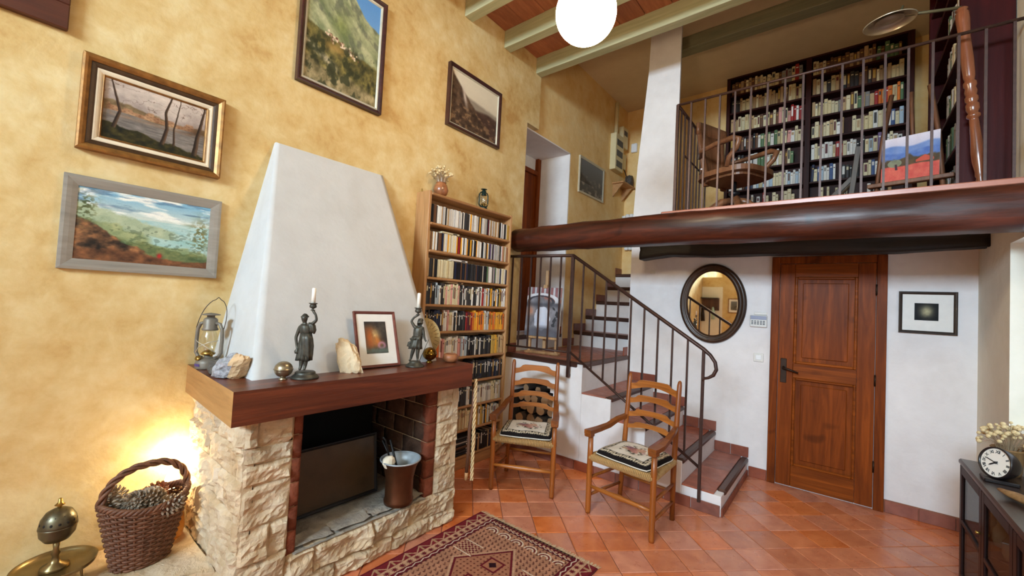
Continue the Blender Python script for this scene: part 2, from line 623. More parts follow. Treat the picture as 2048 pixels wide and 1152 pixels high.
# ------------------------------------------------------------------ loft floor and its beams
LOFTW = M_wood('loft_edge_board', (150, 92, 74), (186, 124, 102), 'x', 12, 0.35, coat=0.2)
SOFF = M_plaster('loft_soffit', [(0.3, lin(226, 202, 152)), (0.7, lin(238, 218, 176))], 1.5, 0.9, 0.1)
lf = MB().box(-1.19, XR, 3.56, YB, 2.25, ZM - 0.02).build('floor_loft', SOFF, kind='structure')
MB().box(-1.93, XR, YB + 0.0, YF, 2.25, ZM - 0.02).build('floor_library', SOFF, kind='structure')
for k in range(9):       # boards across the loft floor
    y0 = 3.56 + k * 0.33
    x0 = -1.19 if y0 < YB - 0.1 else -1.90
    MB().box(x0, XR, y0 + 0.002, min(y0 + 0.328, YF), ZM - 0.02, ZM, 0.002).build('floor_board', LOFTW, lf)
MB().box(-1.215, XR, 3.465, 3.558, ZM - 0.035, ZM + 0.004, 0.006).build('trim_1', LOFTW, kind='structure')


def log_beam(name, pts, radii, mat, nseg, nr, seed, rough, label, flat=1.0, square=0.28):
    r = np.random.default_rng(seed)
    P = [Vector(p) for p in pts]
    n = nseg
    vs, fs = [], []
    th = np.linspace(0, 2 * PI, nr, endpoint=False)
    for i in range(n + 1):
        t = i / n * (len(P) - 1)
        k = min(int(t), len(P) - 2); f = t - k
        c = P[k].lerp(P[k + 1], f); rad = radii[k] * (1 - f) + radii[k + 1] * f
        u = np.cos(th); w_ = np.sin(th)
        nn = fbm(np.full(nr, i * 0.10 + 5), np.abs(th / PI - 1) * 4 + 3, 1.0, 4, seed) - 0.5
        # adzed: partly squared section
        sq = 1.0 / np.maximum(np.abs(u), np.abs(w_)) ** square
        rr = rad * (sq * 0.94 + rough * nn)
        for j in range(nr):
            vs.append((c.x, c.y + rr[j] * u[j], c.z + rr[j] * w_[j] * flat))
    for i in range(n):
        for j in range(nr):
            j2 = (j + 1) % nr
            fs.append((i * nr + j, i * nr + j2, (i + 1) * nr + j2, (i + 1) * nr + j))
    fs.append(tuple(range(nr))); fs.append(tuple(range(n * nr, (n + 1) * nr)))
    m = MB().add(vs, fs, 0, True)
    m.s[-1] = m.s[-2] = False
    return m.build(name, mat, label=label, cat='beam')


LOGW = M_wood('polished_log_wood', (34, 14, 9), (98, 44, 24), 'x', 9, 0.40, coat=0.10, spec=0.3, bumpv=0.35, rand=0, stretch=0.12, knots=0.6)
LOGD = M_wood('dark_hewn_wood', (16, 13, 10), (42, 35, 28), 'x', 9, 0.6, bumpv=0.5, rand=0, stretch=0.12)
log_beam('log_beam', [(-2.845, 3.53, 2.215), (-2.80, 3.53, 2.215), (-2.5, 3.53, 2.212), (-1.9, 3.53, 2.218), (-1.0, 3.525, 2.22), (0, 3.53, 2.205), (XR, 3.53, 2.20)],
         [0.098, 0.13, 0.135, 0.142, 0.145, 0.142, 0.142], LOGW, 110, 26, 3, 0.26, 'long dark polished log beam carrying the loft edge above the staircase')
log_beam('hewn_beam', [(-1.70, 4.35, 2.165), (-1.4, 4.35, 2.18), (-1.0, 4.35, 2.165), (-0.3, 4.35, 2.165), (0.3, 4.35, 2.165), (XR, 4.35, 2.175)],
         [0.105, 0.085, 0.098, 0.094, 0.098, 0.09], LOGD, 60, 24, 8, 0.42, 'rough blackish beam under the loft, above the panelled door', square=0.85)

# ------------------------------------------------------------------ skirting
bb = MB().box(0.284, XR, YB - 0.004, YB, 0, 0.10).build('baseboard_back', GROUT, kind='structure')
x = 0.29
while x < XR - 0.01:
    x2 = min(x + 0.2, XR)
    MB().box(x, x2 - 0.004, YB - 0.016, YB - 0.004, 0.0, 0.095, 0.003).build('tile', SKIRT, bb)
    x = x2
MB().box(-0.675, -0.53, YB - 0.016, YB - 0.004, 0.0, 0.095, 0.003).build('tile', SKIRT, bb)
bb = MB().box(XR - 0.004, XR, 0.5, YB - 0.02, 0, 0.10).build('baseboard_right', GROUT, kind='structure')
for k in range(18):
    MB().box(XR - 0.016, XR - 0.004, 0.9 + k * 0.2, 0.9 + k * 0.2 + 0.196, 0.0, 0.095, 0.003).build('tile', SKIRT, bb)

# ------------------------------------------------------------------ stairs
NOSE = M_wood('dark_nosing', (58, 34, 26), (92, 58, 46), 'y', 12, 0.45, rand=0.1)
NOSEX = M_wood('dark_nosing_x', (52, 28, 20), (84, 48, 36), 'x', 12, 0.4, rand=0.1)
NICHE = M_plain('dark_niche', (46, 42, 40), 0.9, bumpv=0.3)  # dark grey lining for the back and sides of the niche
YS = 3.50
nx = [-0.69, -0.98, -1.29, -1.61, -1.91]
nz = [0.165, 0.35, 0.535, 0.72, 0.99]
st = empty('staircase', (-1.3, 4.0, 0), 0, 'white plastered lower stair flight with terracotta treads rising left to the landing', 'staircase')
body = MB()
for k in range(4):
    body.box(nx[k + 1], nx[k], YS, YB, 0, nz[k] - 0.014, 0.004)
body.build('step_body', WHITE, st, True)
for k in range(4):
    xa, xb = nx[k + 1] + 0.002, nx[k] - 0.052
    n = 4
    for j in range(n):
        y0 = YS + 0.004 + j * (YB - YS) / n
        MB().box(xa, xb, y0, y0 + (YB - YS) / n - 0.004, nz[k] - 0.014, nz[k], 0.002).build('tile', TILED, st, True)
    MB().box(nx[k] - 0.05, nx[k] + 0.012, YS + (0.10 if k == 0 else 0.01), YB - 0.005, nz[k] - 0.04, nz[k] + 0.004, 0.012).build('nosing', NOSE, st, True)
    # stepped skirting against the back wall
    h = 0.10
    xm = (xa + nx[k]) / 2
    MB().box(xa, xm - 0.002, YB - 0.013, YB - 0.001, nz[k] + 0.004, nz[k] + h, 0.002).build('skirting_tile', SKIRT, st, True)
    MB().box(xm + 0.002, nx[k] + 0.01, YB - 0.013, YB - 0.001, nz[k] + 0.004, nz[k] + h, 0.002).build('skirting_tile', SKIRT, st, True)
x = -0.695
while x > -2.75:
    x2 = max(x - 0.21, -2.8)
    MB().box(x2 + 0.004, x, YS - 0.013, YS - 0.001, 0, 0.085, 0.003).build('skirting_tile', SKIRT, st, True)
    x = x2
for j in range(5):
    MB().box(nx[0] + 0.001, nx[0] + 0.013, YS + j * 0.214, YS + j * 0.214 + 0.21, 0, 0.06, 0.003).build('skirting_tile', SKIRT, st, True)

# landing block with an arched log store in its front
ld = empty('stair_landing', (-2.3, 4.3, 0), 0, 'white landing block with arched log niche and tiled top, beside the pine rack', 'landing')
zt = nz[4] - 0.014
a0, a1, az, ah = -2.74, -2.22, 0.60, 0.155
L0, L1, LB = XL + 0.001, nx[4], 5.058
b = MB()
b.box(L0, a0, YS, 4.2, 0, zt)
b.box(a1, L1, YS, 4.2, 0, zt)
b.box(a0, a1, YS, 4.2, 0, 0.16)
ns = 14
for i in range(ns):
    u0, u1 = i / ns, (i + 1) / ns
    um = (u0 + u1) / 2 * 2 - 1
    b.box(a0 + (a1 - a0) * u0, a0 + (a1 - a0) * u1, YS, 4.2, az + ah * math.sqrt(max(0, 1 - um * um)), zt)
b.box(L0, L1, 4.2, LB, 0, zt)
b.build('landing_body', WHITE, ld, True)
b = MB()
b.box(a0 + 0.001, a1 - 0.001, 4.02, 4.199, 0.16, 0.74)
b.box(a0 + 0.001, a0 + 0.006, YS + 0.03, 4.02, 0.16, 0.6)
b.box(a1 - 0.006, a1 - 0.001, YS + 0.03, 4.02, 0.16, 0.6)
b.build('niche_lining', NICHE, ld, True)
for i in range(-12, 24):
    for j in range(-20, 20):
        cx = -2.0 + (i + 0.5) * E1[0] + (j + 0.5) * E2[0]
        cy = 3.6 + (i + 0.5) * E1[1] + (j + 0.5) * E2[1]
        a = hs_ * math.sqrt(2)
        poly = [(cx + a, cy), (cx, cy + a), (cx - a, cy), (cx, cy - a)]
        for ax, lim, less in ((0, L0, False), (0, L1 - 0.052, True), (1, LB, True), (1, YS + 0.052, False)):
            if poly: poly = clip(poly, ax, lim, less)
        if len(poly) < 3: continue
        MB().prism(poly, zt, nz[4]).build('tile', TILED, ld, True)
MB().box(L1 - 0.05, L1 + 0.012, YS + 0.01, YB - 0.005, nz[4] - 0.04, nz[4] + 0.004, 0.012).build('nosing', NOSE, ld, True)
MB().box(L0, L1 - 0.055, YS - 0.012, YS + 0.05, nz[4] - 0.045, nz[4] + 0.004, 0.01).build('nosing', NOSEX, ld, True)
for (x0, x1, y0, y1) in ((XF, XF + 0.012, 4.77, 5.05), (-1.945, -1.931, YB - 0.1, YB + 0.4)):
    MB().box(x0, x1, y0, y1, nz[4], nz[4] + 0.10, 0.002).build('skirting_tile', SKIRT, ld, True)
MB().box(XL, XL + 0.012, YS + 0.02, 3.66, nz[4], nz[4] + 0.10, 0.002).build('skirting_tile', SKIRT, ld, True)
MB().box(-3.0, -2.918, 3.69, 4.74, 1.11, 1.155, 0.006).build('nosing', NOSE, wds, True)
MB().box(-3.2, -2.93, 4.728, 4.741, 1.155, 1.25, 0.002).build('skirting_tile', SKIRT, wds, True)

up = empty('staircase', (-2.4, 5.6, 0), 0, 'upper stair flight with white risers climbing behind the landing railing', 'staircase')
uy = [5.06, 5.38, 5.69, 6.02, 6.33]
uz = [1.19, 1.40, 1.625, 1.86, 2.09]
b = MB()
for k in range(5):
    b.box(XF + 0.002, -1.932, uy[k], uy[k + 1] if k < 4 else YF - 0.002, 0, uz[k] - 0.05)
b.build('step_body', WHITE, up, True)
for k in range(5):
    y1 = uy[k + 1] if k < 4 else YF
    MB().box(XF + 0.002, -1.932, uy[k] - 0.02, uy[k] + 0.045, uz[k] - 0.05, uz[k], 0.01).build('nosing', NOSEX, up, True)
    for j in range(4):
        xx = XF + j * 0.247
        MB().box(xx + 0.002, xx + 0.245, uy[k] + 0.047, y1, uz[k] - 0.05, uz[k] - 0.002, 0.002).build('tile', TILED, up, True)
    MB().box(XF + 0.001, XF + 0.013, uy[k] - 0.02, y1 - 0.02, uz[k], uz[k] + 0.10, 0.002).build('skirting_tile', SKIRT, up, True)

# ------------------------------------------------------------------ iron railings
IRON = M_plain('wrought_iron', (66, 44, 37), 0.42, 0.35, var=0.2, nscale=40)
YRL = 3.468
rl = empty('stair_railing', (-1.4, YRL, 0), 0, 'dark wrought iron railing with square bars along landing and stairs, scrolled end', 'railing')
A, Bc, Cc = (-2.84, YRL, 2.035), (-2.046, YRL, 2.02), (-0.838, YRL, 1.245)
curl = [Cc, (-0.79, YRL, 1.205), (-0.755, YRL, 1.155), (-0.745, YRL, 1.10), (-0.765, YRL, 1.055), (-0.80, YRL, 1.03), (-0.832, YRL, 1.02), (-0.838, YRL, 1.0)]
MB().tube([A, Bc], 0.016, 6, flat=1.3).build('handrail', IRON, rl, True)
MB().tube([Bc, Cc] + curl[1:], [0.016] * 2 + [0.014] * 4 + [0.011] * 3, 6, flat=1.2).build('handrail', IRON, rl, True)
MB().tube([(-2.84, YRL, 1.075), (-2.03, YRL, 1.085)], 0.010, 6).build('bottom_rail', IRON, rl, True)
MB().tube([(-2.03, YRL, 1.085), (-0.842, YRL, 0.335)], 0.012, 6).build('bottom_rail', IRON, rl, True)
MB().box(-2.062, -2.03, YRL - 0.014, YRL + 0.014, 0.845, 2.02, 0.003).build('post', IRON, rl, True)
MB().box(-2.055, -2.037, YRL, YS, 0.85, 0.87).build('bracket', IRON, rl, True)
MB().box(-0.85, -0.828, YRL - 0.011, YRL + 0.011, 0.075, 1.245, 0.003).build('post', IRON, rl, True)
MB().box(-0.846, -0.832, YRL, YS, 0.085, 0.10).build('bracket', IRON, rl, True)
for k in range(6):
    xx = -2.79 + k * 0.122
    MB().box(xx - 0.007, xx + 0.007, YRL - 0.007, YRL + 0.007, 1.08, 2.03).build('baluster', IRON, rl, True)
for k in range(1, 10):
    f = k / 10
    xx = -2.046 + f * 1.208
    MB().box(xx - 0.007, xx + 0.007, YRL - 0.007, YRL + 0.007, 1.085 - 0.75 * f + 0.005, 2.015 - 0.775 * f).build('baluster', IRON, rl, True)

YM = 3.53
lr = empty('loft_railing', (-0.2, YM, ZM), 0, 'thin dark iron railing of plain bars along the loft edge', 'railing')
MB().tube([(-1.125, YM, 3.285), (XR - 0.005, YM, 3.285)], 0.011, 6).build('handrail', IRON, lr, True)
MB().tube([(-1.125, YM, 3.285), (-1.125, 4.58, 3.285)], 0.013, 6).build('handrail', IRON, lr, True)
MB().tube([(-1.125, 3.75, 2.92), (-1.125, 4.58, 2.92)], 0.008, 6).build('bottom_rail', IRON, lr, True)
MB().box(-1.136, -1.114, YM - 0.011, YM + 0.011, ZM + 0.004, 3.285).build('post', IRON, lr, True)
for k in range(1, 18):
    xx = -1.125 + k * 0.1095
    MB().box(xx - 0.0065, xx + 0.0065, YM - 0.0065, YM + 0.0065, ZM + 0.004, 3.28).build('baluster', IRON, lr, True)
for k in range(1, 10):
    yy = YM + k * 0.105
    MB().box(-1.1315, -1.1185, yy - 0.0065, yy + 0.0065, ZM, 3.28).build('baluster', IRON, lr, True)

# ------------------------------------------------------------------ doors
DOORV = M_wood('stained_pine_upright', (92, 40, 9), (152, 74, 22), 'z', 14, 0.42, coat=0.0, knots=0.4, rand=0.06, spec=0.12)
DOORH = M_wood('stained_pine_rail', (100, 45, 10), (164, 84, 26), 'x', 14, 0.42, coat=0.0, knots=0.4, rand=0.06, spec=0.12)
OLDIRON = M_plain('old_iron', (52, 36, 26), 0.5, 0.7, var=0.25)
d1 = MB()
d1.box(-0.526, -0.462, YB - 0.034, YB, 0, 2.089, 0.004)
d1.box(0.218, 0.284, YB - 0.034, YB, 0, 2.089, 0.004)
d1.box(-0.462, 0.218, YB - 0.034, YB, 2.025, 2.089, 0.004)
door = d1.build('door_1', DOORV, kind='structure')
yf = YB - 0.026
for (x0, x1) in ((-0.459, -0.345), (0.100, 0.215)):
    MB().box(x0, x1, yf, YB - 0.002, 0.012, 2.022, 0.003).build('stile', DOORV, door)
for (z0, z1) in ((0.012, 0.20), (0.985, 1.115), (1.90, 2.022)):
    MB().box(-0.344, 0.099, yf, YB - 0.002, z0, z1, 0.003).build('rail', DOORH, door)
for (z0, z1) in ((0.20, 0.985), (1.115, 1.90)):
    p_ = MB()
    p_.box(-0.344, 0.099, yf + 0.018, YB - 0.002, z0, z1)
    p_.box(-0.285, 0.04, yf + 0.008, yf + 0.019, z0 + 0.055, z1 - 0.055, 0.006)
    pn = p_.build('panel', DOORV, door)
    mo = MB()
    mo.box(-0.344, -0.324, yf - 0.004, yf + 0.016, z0, z1, 0.006); mo.box(0.079, 0.099, yf - 0.004, yf + 0.016, z0, z1, 0.006)
    mo.box(-0.324, 0.079, yf - 0.004, yf + 0.016, z0, z0 + 0.02, 0.006); mo.box(-0.324, 0.079, yf - 0.004, yf + 0.016, z1 - 0.02, z1, 0.006)
    mo.build('moulding', DOORH, pn)
h = MB()
h.box(-0.440, -0.392, yf - 0.006, yf, 0.93, 1.15, 0.003)
hp = h.build('handle_plate', OLDIRON, door)
MB().tube([(-0.416, yf - 0.004, 1.07), (-0.416, yf - 0.045, 1.065), (-0.38, yf - 0.055, 1.06), (-0.30, yf - 0.055, 1.035)], [0.012, 0.011, 0.011, 0.008], 8).build('handle', OLDIRON, hp)
for z_ in (0.3, 1.0, 1.75):
    MB().tube([(0.217, yf - 0.006, z_), (0.217, yf - 0.006, z_ + 0.09)], 0.007, 8).build('hinge', OLDIRON, door)

d2 = MB()
d2.box(-3.46, -3.39, 4.67, 4.742, 1.15, 3.585, 0.004)
d2.box(-3.46, -3.39, 3.687, 3.75, 1.15, 3.585, 0.004)
d2.box(-3.46, -3.39, 3.75, 4.67, 3.34, 3.40, 0.004)
dd = d2.build('door_2', DOORV, kind='structure')
MB().box(-3.455, -3.42, 3.752, 4.668, 1.155, 3.338, 0.004).build('leaf', DOORV, dd)
MB().box(-3.455, -3.44, 3.752, 4.668, 3.402, 3.58).build('overdoor_infill', PAINTW, dd)  # plain white board added to fill the space above the door, no opening
MB().box(-3.44, -3.432, 4.63, 4.66, 2.0, 2.7).build('hinge', PAINTW, dd)
# dark panelled shutter high on the left wall
s_ = MB()
SHUT = M_wood('dark_shutter_wood', (66, 30, 17), (104, 52, 30), 'y', 12, 0.5, rand=0)
sh = empty('wall_shutter', (XL, -0.4, 2.69), 0, 'dark brown panelled wooden shutter high on the ochre wall', 'shutter')
for (y0, y1, z0, z1) in ((-0.9, 0.133, 2.685, 2.80), (-0.9, 0.133, 3.55, 3.66), (-0.9, -0.79, 2.80, 3.55), (0.02, 0.133, 2.80, 3.55)):
    MB().box(XL, XL + 0.035, y0, y1, z0, z1, 0.004).build('frame_board', SHUT, sh, True)
MB().box(XL, XL + 0.018, -0.79, 0.02, 2.80, 3.55).build('panel', SHUT, sh, True)

# ------------------------------------------------------------------ things on the white wall by the door
BLACKW = M_wood('blackish_frame_wood', (30, 22, 18), (58, 42, 34), 'x', 10, 0.35, coat=0.3)
MIRR = M_plain('mirror_silver', (246, 244, 240), 0.02, 1.0, var=0.0)
mrr = empty('oval_mirror', (-1.045, YB, 1.632), 0, 'oval wall mirror in a wide dark moulded frame beside the door', 'mirror')
a_, b_ = 0.315, 0.405
fr = MB()
prof = [(1.0, 0.0), (1.0, 0.022), (0.965, 0.040), (0.90, 0.036), (0.875, 0.028), (0.85, 0.034), (0.80, 0.024), (0.78, 0.008)]
N = 64
vs, fs = [], []
for k, (q, dpt) in enumerate(prof):
    for j in range(N):
        t = 2 * PI * j / N
        aa = a_ - (1 - q) * 0.36; bb_ = b_ - (1 - q) * 0.36
        vs.append((aa * math.cos(t), -dpt - 0.001, bb_ * math.sin(t)))
for k in range(len(prof) - 1):
    for j in range(N):
        fs.append((k * N + j, k * N + (j + 1) % N, (k + 1) * N + (j + 1) % N, (k + 1) * N + j))
fr.add(vs, fs, 0, True).build('frame', M_wood('brown_mirror_frame', (40, 24, 14), (78, 50, 30), 'z', 10, 0.35, coat=0.1, spec=0.3), mrr)
g = MB()
aa, bb_ = a_ - 0.22 * 0.36 + 0.004, b_ - 0.22 * 0.36 + 0.004
g.add([(aa * math.cos(2 * PI * j / N), -0.010, bb_ * math.sin(2 * PI * j / N)) for j in range(N)], [tuple(range(N))])
g.build('glass', MIRR, mrr)

PRINT = M_print('art_print', 0.7, 0.2)
OIL = M_print('oil_canvas', 0.55, 0.35, 0.25)


def canvas(name, w, h, nx_, ny_, fn, mat, parent, M):
    """w x h print in the local xz plane (facing -y) placed by M; fn(U,V)->rgb 0..255, V up"""
    me = bpy.data.meshes.new(name)
    U, V = np.meshgrid(np.linspace(0, 1, nx_ + 1), np.linspace(0, 1, ny_ + 1))
    pts = np.stack([(U - 0.5) * w, np.zeros_like(U), V * h], -1).reshape(-1, 3)
    idx = np.arange((nx_ + 1) * (ny_ + 1)).reshape(ny_ + 1, nx_ + 1)
    F = np.stack([idx[:-1, :-1], idx[:-1, 1:], idx[1:, 1:], idx[1:, :-1]], -1).reshape(-1, 4)
    me.from_pydata([tuple(M @ Vector(p)) for p in pts], [], F.tolist())
    col = me.color_attributes.new('Col', 'FLOAT_COLOR', 'POINT')
    rgb = lina(np.clip(fn(U, V), 0, 255)).reshape(-1, 3)
    buf = np.ones((len(rgb), 4)); buf[:, :3] = rgb
    col.data.foreach_set('color', buf.ravel())
    me.materials.append(mat)
    o = bpy.data.objects.new(name, me)
    COL.objects.link(o)
    o.parent = parent
    return o


def lerp3(a, b, t):
    t = np.clip(t, 0, 1)[..., None]
    return np.asarray(a, float) * (1 - t) + np.asarray(b, float) * t


def over(img, colr, mask):
    m = np.clip(mask, 0, 1)[..., None]
    return img * (1 - m) + np.asarray(colr, float) * m


def frame_bars(parent, name, w, h, t, d, mat, y0=0.0, inset=0.0, bev=0.004, step=None):
    """four mitred bars of a frame: outer size w x h, bar width t, standing d off the wall (towards -y), base at z=0"""
    W2, Z0, Z1 = w / 2 - inset, inset, h - inset
    for (o0, o1) in (((-W2, Z0), (W2, Z0)), ((W2, Z0), (W2, Z1)), ((W2, Z1), (-W2, Z1)), ((-W2, Z1), (-W2, Z0))):
        dx, dz = o1[0] - o0[0], o1[1] - o0[1]
        L = math.hypot(dx, dz); dx /= L; dz /= L
        nx2, nz2 = -dz, dx     # inward normal
        ring = []
        sec = [(0, 0), (0, -d), (0.25 * t, -d * 1.08), (0.6 * t, -d * 0.95), (t, -d * 0.7), (t, 0)] if step is None else step
        v = []
        for (off, dy) in sec:
            v.append((o0[0] + nx2 * off + dx * off, y0 + dy, o0[1] + nz2 * off + dz * off))
        for (off, dy) in sec:
            v.append((o1[0] + nx2 * off - dx * off, y0 + dy, o1[1] + nz2 * off - dz * off))
        n = len(sec)
        f = [(i, (i + 1) % n, (i + 1) % n + n, i + n) for i in range(n)] + [tuple(range(n)), tuple(range(n, 2 * n))[::-1]]
        MB().add(v, f).build(name, mat, parent)


def T0(dy): return Matrix.Translation((0, dy, 0))


MATB = M_plain('picture_mount', (232, 230, 224), 0.8, var=0.03)
PGLASS = M_glass('picture_glass', rough=0.05, clear=0.95)
pc = empty('framed_picture', (0.519, YB, 1.455), 0, 'small dark glowing print in white mount and black frame beside the door', 'picture')
frame_bars(pc, 'frame', 0.33, 0.332, 0.022, 0.02, BLACKW)
MB().box(-0.15, 0.15, -0.008, -0.001, 0.015, 0.315).build('mount', MATB, pc)


def moon(U, V):
    r = np.hypot((U - 0.5) * 1.25, V - 0.52)
    g = np.exp(-(r / 0.32) ** 2)
    img = lerp3((26, 28, 30), (196, 190, 150), g * (0.75 + 0.4 * fbm(U, V, 9, 4, 2)))
    return over(img, (20, 22, 24), (0.3 - V) * 3 * fbm(U, V, 8, 3, 5))


canvas('print', 0.135, 0.135, 40, 40, moon, PRINT, pc, Matrix.Translation((-0.005, -0.0095, 0.105)))

PLAST = M_plain('white_plastic', (222, 220, 214), 0.4, var=0.03)
SCREEN = M_plain('grey_screen', (150, 156, 178), 0.3, var=0.05)
DKEY = M_plain('dark_key', (70, 74, 82), 0.5)
kp = empty('alarm_keypad', (-0.628, YB, 1.42), 0, 'white alarm keypad with grey screen mounted left of the door', 'keypad')
MB().box(-0.072, 0.072, -0.025, 0, 0, 0.115, 0.006).build('case', PLAST, kp)
MB().box(-0.066, 0.066, -0.028, -0.024, 0.072, 0.108, 0.002).build('screen', SCREEN, kp)
for i in range(5):
    for j in range(3):
        MB().box(-0.058 + i * 0.024, -0.042 + i * 0.024, -0.029, -0.024, 0.026 + j * 0.014, 0.034 + j * 0.014, 0.001).build('key', DKEY, kp)
MB().box(-0.04, 0.068, -0.012, 0, 0.118, 0.145, 0.003).build('bracket', PLAST, kp)
ls = empty('light_switch', (-0.62, YB, 1.09), 0, 'white square light switch below the alarm keypad', 'switch')
MB().box(-0.042, 0.042, -0.010, 0, 0, 0.082, 0.004).build('plate', PLAST, ls)
MB().box(-0.024, 0.024, -0.015, -0.009, 0.018, 0.064, 0.004).build('rocker', PAINTW, ls)
MB().box(-1.70, -1.64, YB - 0.006, YB, 1.935, 1.975, 0.003).build('wall_plate', PLAST, label='tiny white blank plate on wall left of the oval mirror', cat='wall plate')

# ------------------------------------------------------------------ fireplace
def stone_mat(name, c1, c2, c3):
    m, nt, p, L = new_mat(name)
    v = coords(nt, rand=True)
    n1 = noise(nt, v, 6, 8, 0.65, 0.5)
    col = ramp(nt, n1, [(0.28, lin(*c1)), (0.5, lin(*c2)), (0.72, lin(*c3))])
    col = vary(nt, col, 0.16)
    L.new(col, p.inputs['Base Color'])
    p.inputs['Roughness'].default_value = 0.9
    p.inputs['Specular IOR Level'].default_value = 0.2
    n2 = noise(nt, v, 24, 8, 0.7, 0.4)
    bump(nt, p, n2, 0.9, 0.02)
    return m


STONE = stone_mat('limestone', (184, 152, 112), (218, 194, 160), (236, 220, 194))
MORT = stone_mat('lime_mortar', (186, 152, 110), (212, 182, 140), (226, 200, 162))
BRICK = stone_mat('fire_brick', (104, 54, 38), (134, 72, 50), (156, 92, 68))
BRICKD = stone_mat('sooty_fire_brick', (64, 44, 34), (92, 66, 52), (116, 88, 72))
SOOT = M_plain('soot', (20, 19, 18), 0.95)
ASH = stone_mat('ashy_hearth', (120, 112, 106), (178, 168, 154), (214, 206, 192))


def stone(parent, O, U, N, u0, u1, v0, v1, depth, mat, amp=0.018, seed=0, name='stone', gap=0.0012, jit=0.012):
    """one rough hewn block: face in plane O + u*U + v*Z, chipped and pushed out along N"""
    r = random.Random(seed)
    U, N, Z = Vector(U), Vector(N), Vector((0, 0, 1))
    w_, h_ = u1 - u0, v1 - v0
    nu = max(4, min(20, int(w_ / 0.016))); nv = max(4, min(14, int(h_ / 0.015)))
    if name == 'brick': nu, nv = 4, 5
    vs, fs = [], []
    uu, vv = np.meshgrid(np.linspace(0, 1, nu + 1), np.linspace(0, 1, nv + 1))
    sd = seed * 3.7
    X, Y = uu * w_, vv * h_
    big = fbm(X * 7 + sd, Y * 10 + sd, 1.3, 2, 5 + seed % 17) - 0.5
    rid = np.abs(fbm(X * 9 + Y * 8 + sd, Y * 26 - X * 5 + sd, 1.0, 4, 3 + seed % 11) - 0.5) * 2
    fine = fbm(X * 60 + sd, Y * 70 + sd, 1.0, 3, seed % 13) - 0.5
    ed = np.minimum(np.minimum(uu * w_, (1 - uu) * w_), np.minimum(vv * h_, (1 - vv) * h_))
    edn = ed + 0.010 * fine
    bul = np.clip(edn / 0.012, 0, 1) ** 0.6
    lift = r.uniform(-0.35, 0.35) * amp + r.uniform(-0.5, 0.5) * amp * (uu - 0.5) + r.uniform(-0.6, 0.6) * amp * (vv - 0.5)
    dd_ = bul * (0.006 + 0.8 * amp + lift + amp * (1.6 * big - 0.9 * rid + 0.7 * fine)) if name != 'brick' else bul * 0.004 + amp * fine
    for b in range(nv + 1):
        for a in range(nu + 1):
            u, v = uu[b, a], vv[b, a]
            pu = u0 + gap + (w_ - 2 * gap) * u
            pv = v0 + gap + (h_ - 2 * gap) * v
            if name != 'brick':      # joints wander with place, so neighbours share them
                pv += jit * (math.sin(pu * 11 + v0 * 7 + v * 1.7) * (0.3 if v in (0, 1) else 0.3)) * (1 if 0.02 < pv < 0.92 else 0)
            vs.append(Vector(O) + U * pu + Z * pv + N * dd_[b, a])
    n = nu + 1
    for b in range(nv):
        for a in range(nu):
            fs.append((b * n + a, b * n + a + 1, (b + 1) * n + a + 1, (b + 1) * n + a))
    loop = [a for a in range(n)] + [b * n + nu for b in range(1, nv + 1)] + [nv * n + a for a in range(nu - 1, -1, -1)] + [b * n for b in range(nv - 1, 0, -1)]
    base = len(vs)
    for i in loop: vs.append(vs[i] - N * depth)
    m = len(loop)
    for i in range(m): fs.append((loop[i], loop[(i + 1) % m], base + (i + 1) % m, base + i))
    fs.append(tuple(base + i for i in range(m)))
    return MB().add([tuple(p) for p in vs], fs, 0, name == 'brick').build(name, mat, parent, True)


fp = empty('fireplace', (-2.5, 1.4, 0), 0, 'rough limestone fireplace with thick wooden mantel and white tapering hood', 'fireplace')
XS = -2.105
core = MB()
core.box(XL, XS, 0.745, 0.985, 0, 0.942)
core.box(XL, XS, 1.815, 2.065, 0, 0.942)
core.box(XL, XS, 0.985, 1.815, 0, 0.235)
core.build('masonry_core', MORT, fp, True)
MB().box(XL, -2.74, 0.985, 1.815, 0.235, 0.942).build('firebox_back', SOOT, fp, True)
MB().box(-2.74, XS - 0.02, 0.985, 0.993, 0.235, 0.942).build('firebox_cheek', SOOT, fp, True)
MB().grid(20, 24, lambda u, v: (-2.74 + u * (0.66), 0.986 + v * 0.828, 0.238 + 0.014 * (float(fbm(np.array(u * 6.), np.array(v * 8.), 1.5, 3, 4)) - 0.3))).build('hearth_bed', ASH, fp, True)


def stones_rect(O, U, N, u0, u1, rows, seed, splits, **kw):
    v = rows[0]
    for i in range(len(rows) - 1):
        cuts = [u0] + splits[i % len(splits)] + [u1]
        for k in range(len(cuts) - 1):
            stone(fp, O, U, N, cuts[k], cuts[k + 1], rows[i], rows[i + 1], 0.05, STONE, seed=seed + i * 7 + k, **kw)


# left pier, front face
stones_rect((XS, 0, 0), (0, 1, 0), (1, 0, 0), 0.735, 0.956, [0.0, 0.13, 0.275, 0.43, 0.62, 0.72, 0.80, 0.94], 10,
            [[], [], [0.875], [], [], [], [0.80]], amp=0.024)
# left pier, flank facing the bench
stones_rect((0, 0.74, 0), (1, 0, 0), (0, -1, 0), XL, XS + 0.012, [0.0, 0.19, 0.34, 0.50, 0.66, 0.80, 0.94], 60,
            [[-2.5], [-2.42], [-2.6], [-2.36], [-2.55], [-2.4]], amp=0.022)
# right pier front and flank
stones_rect((XS, 0, 0), (0, 1, 0), (1, 0, 0), 1.886, 2.075, [0.235, 0.40, 0.545, 0.70, 0.81, 0.94], 110, [[], [], [], [], []], amp=0.022)
stones_rect((0, 2.065, 0), (-1, 0, 0), (0, 1, 0), 2.09, 2.84, [0.0, 0.2, 0.4, 0.6, 0.78, 0.94], 140, [[2.4], [2.55], [2.35], [2.5], [2.4]], amp=0.012)
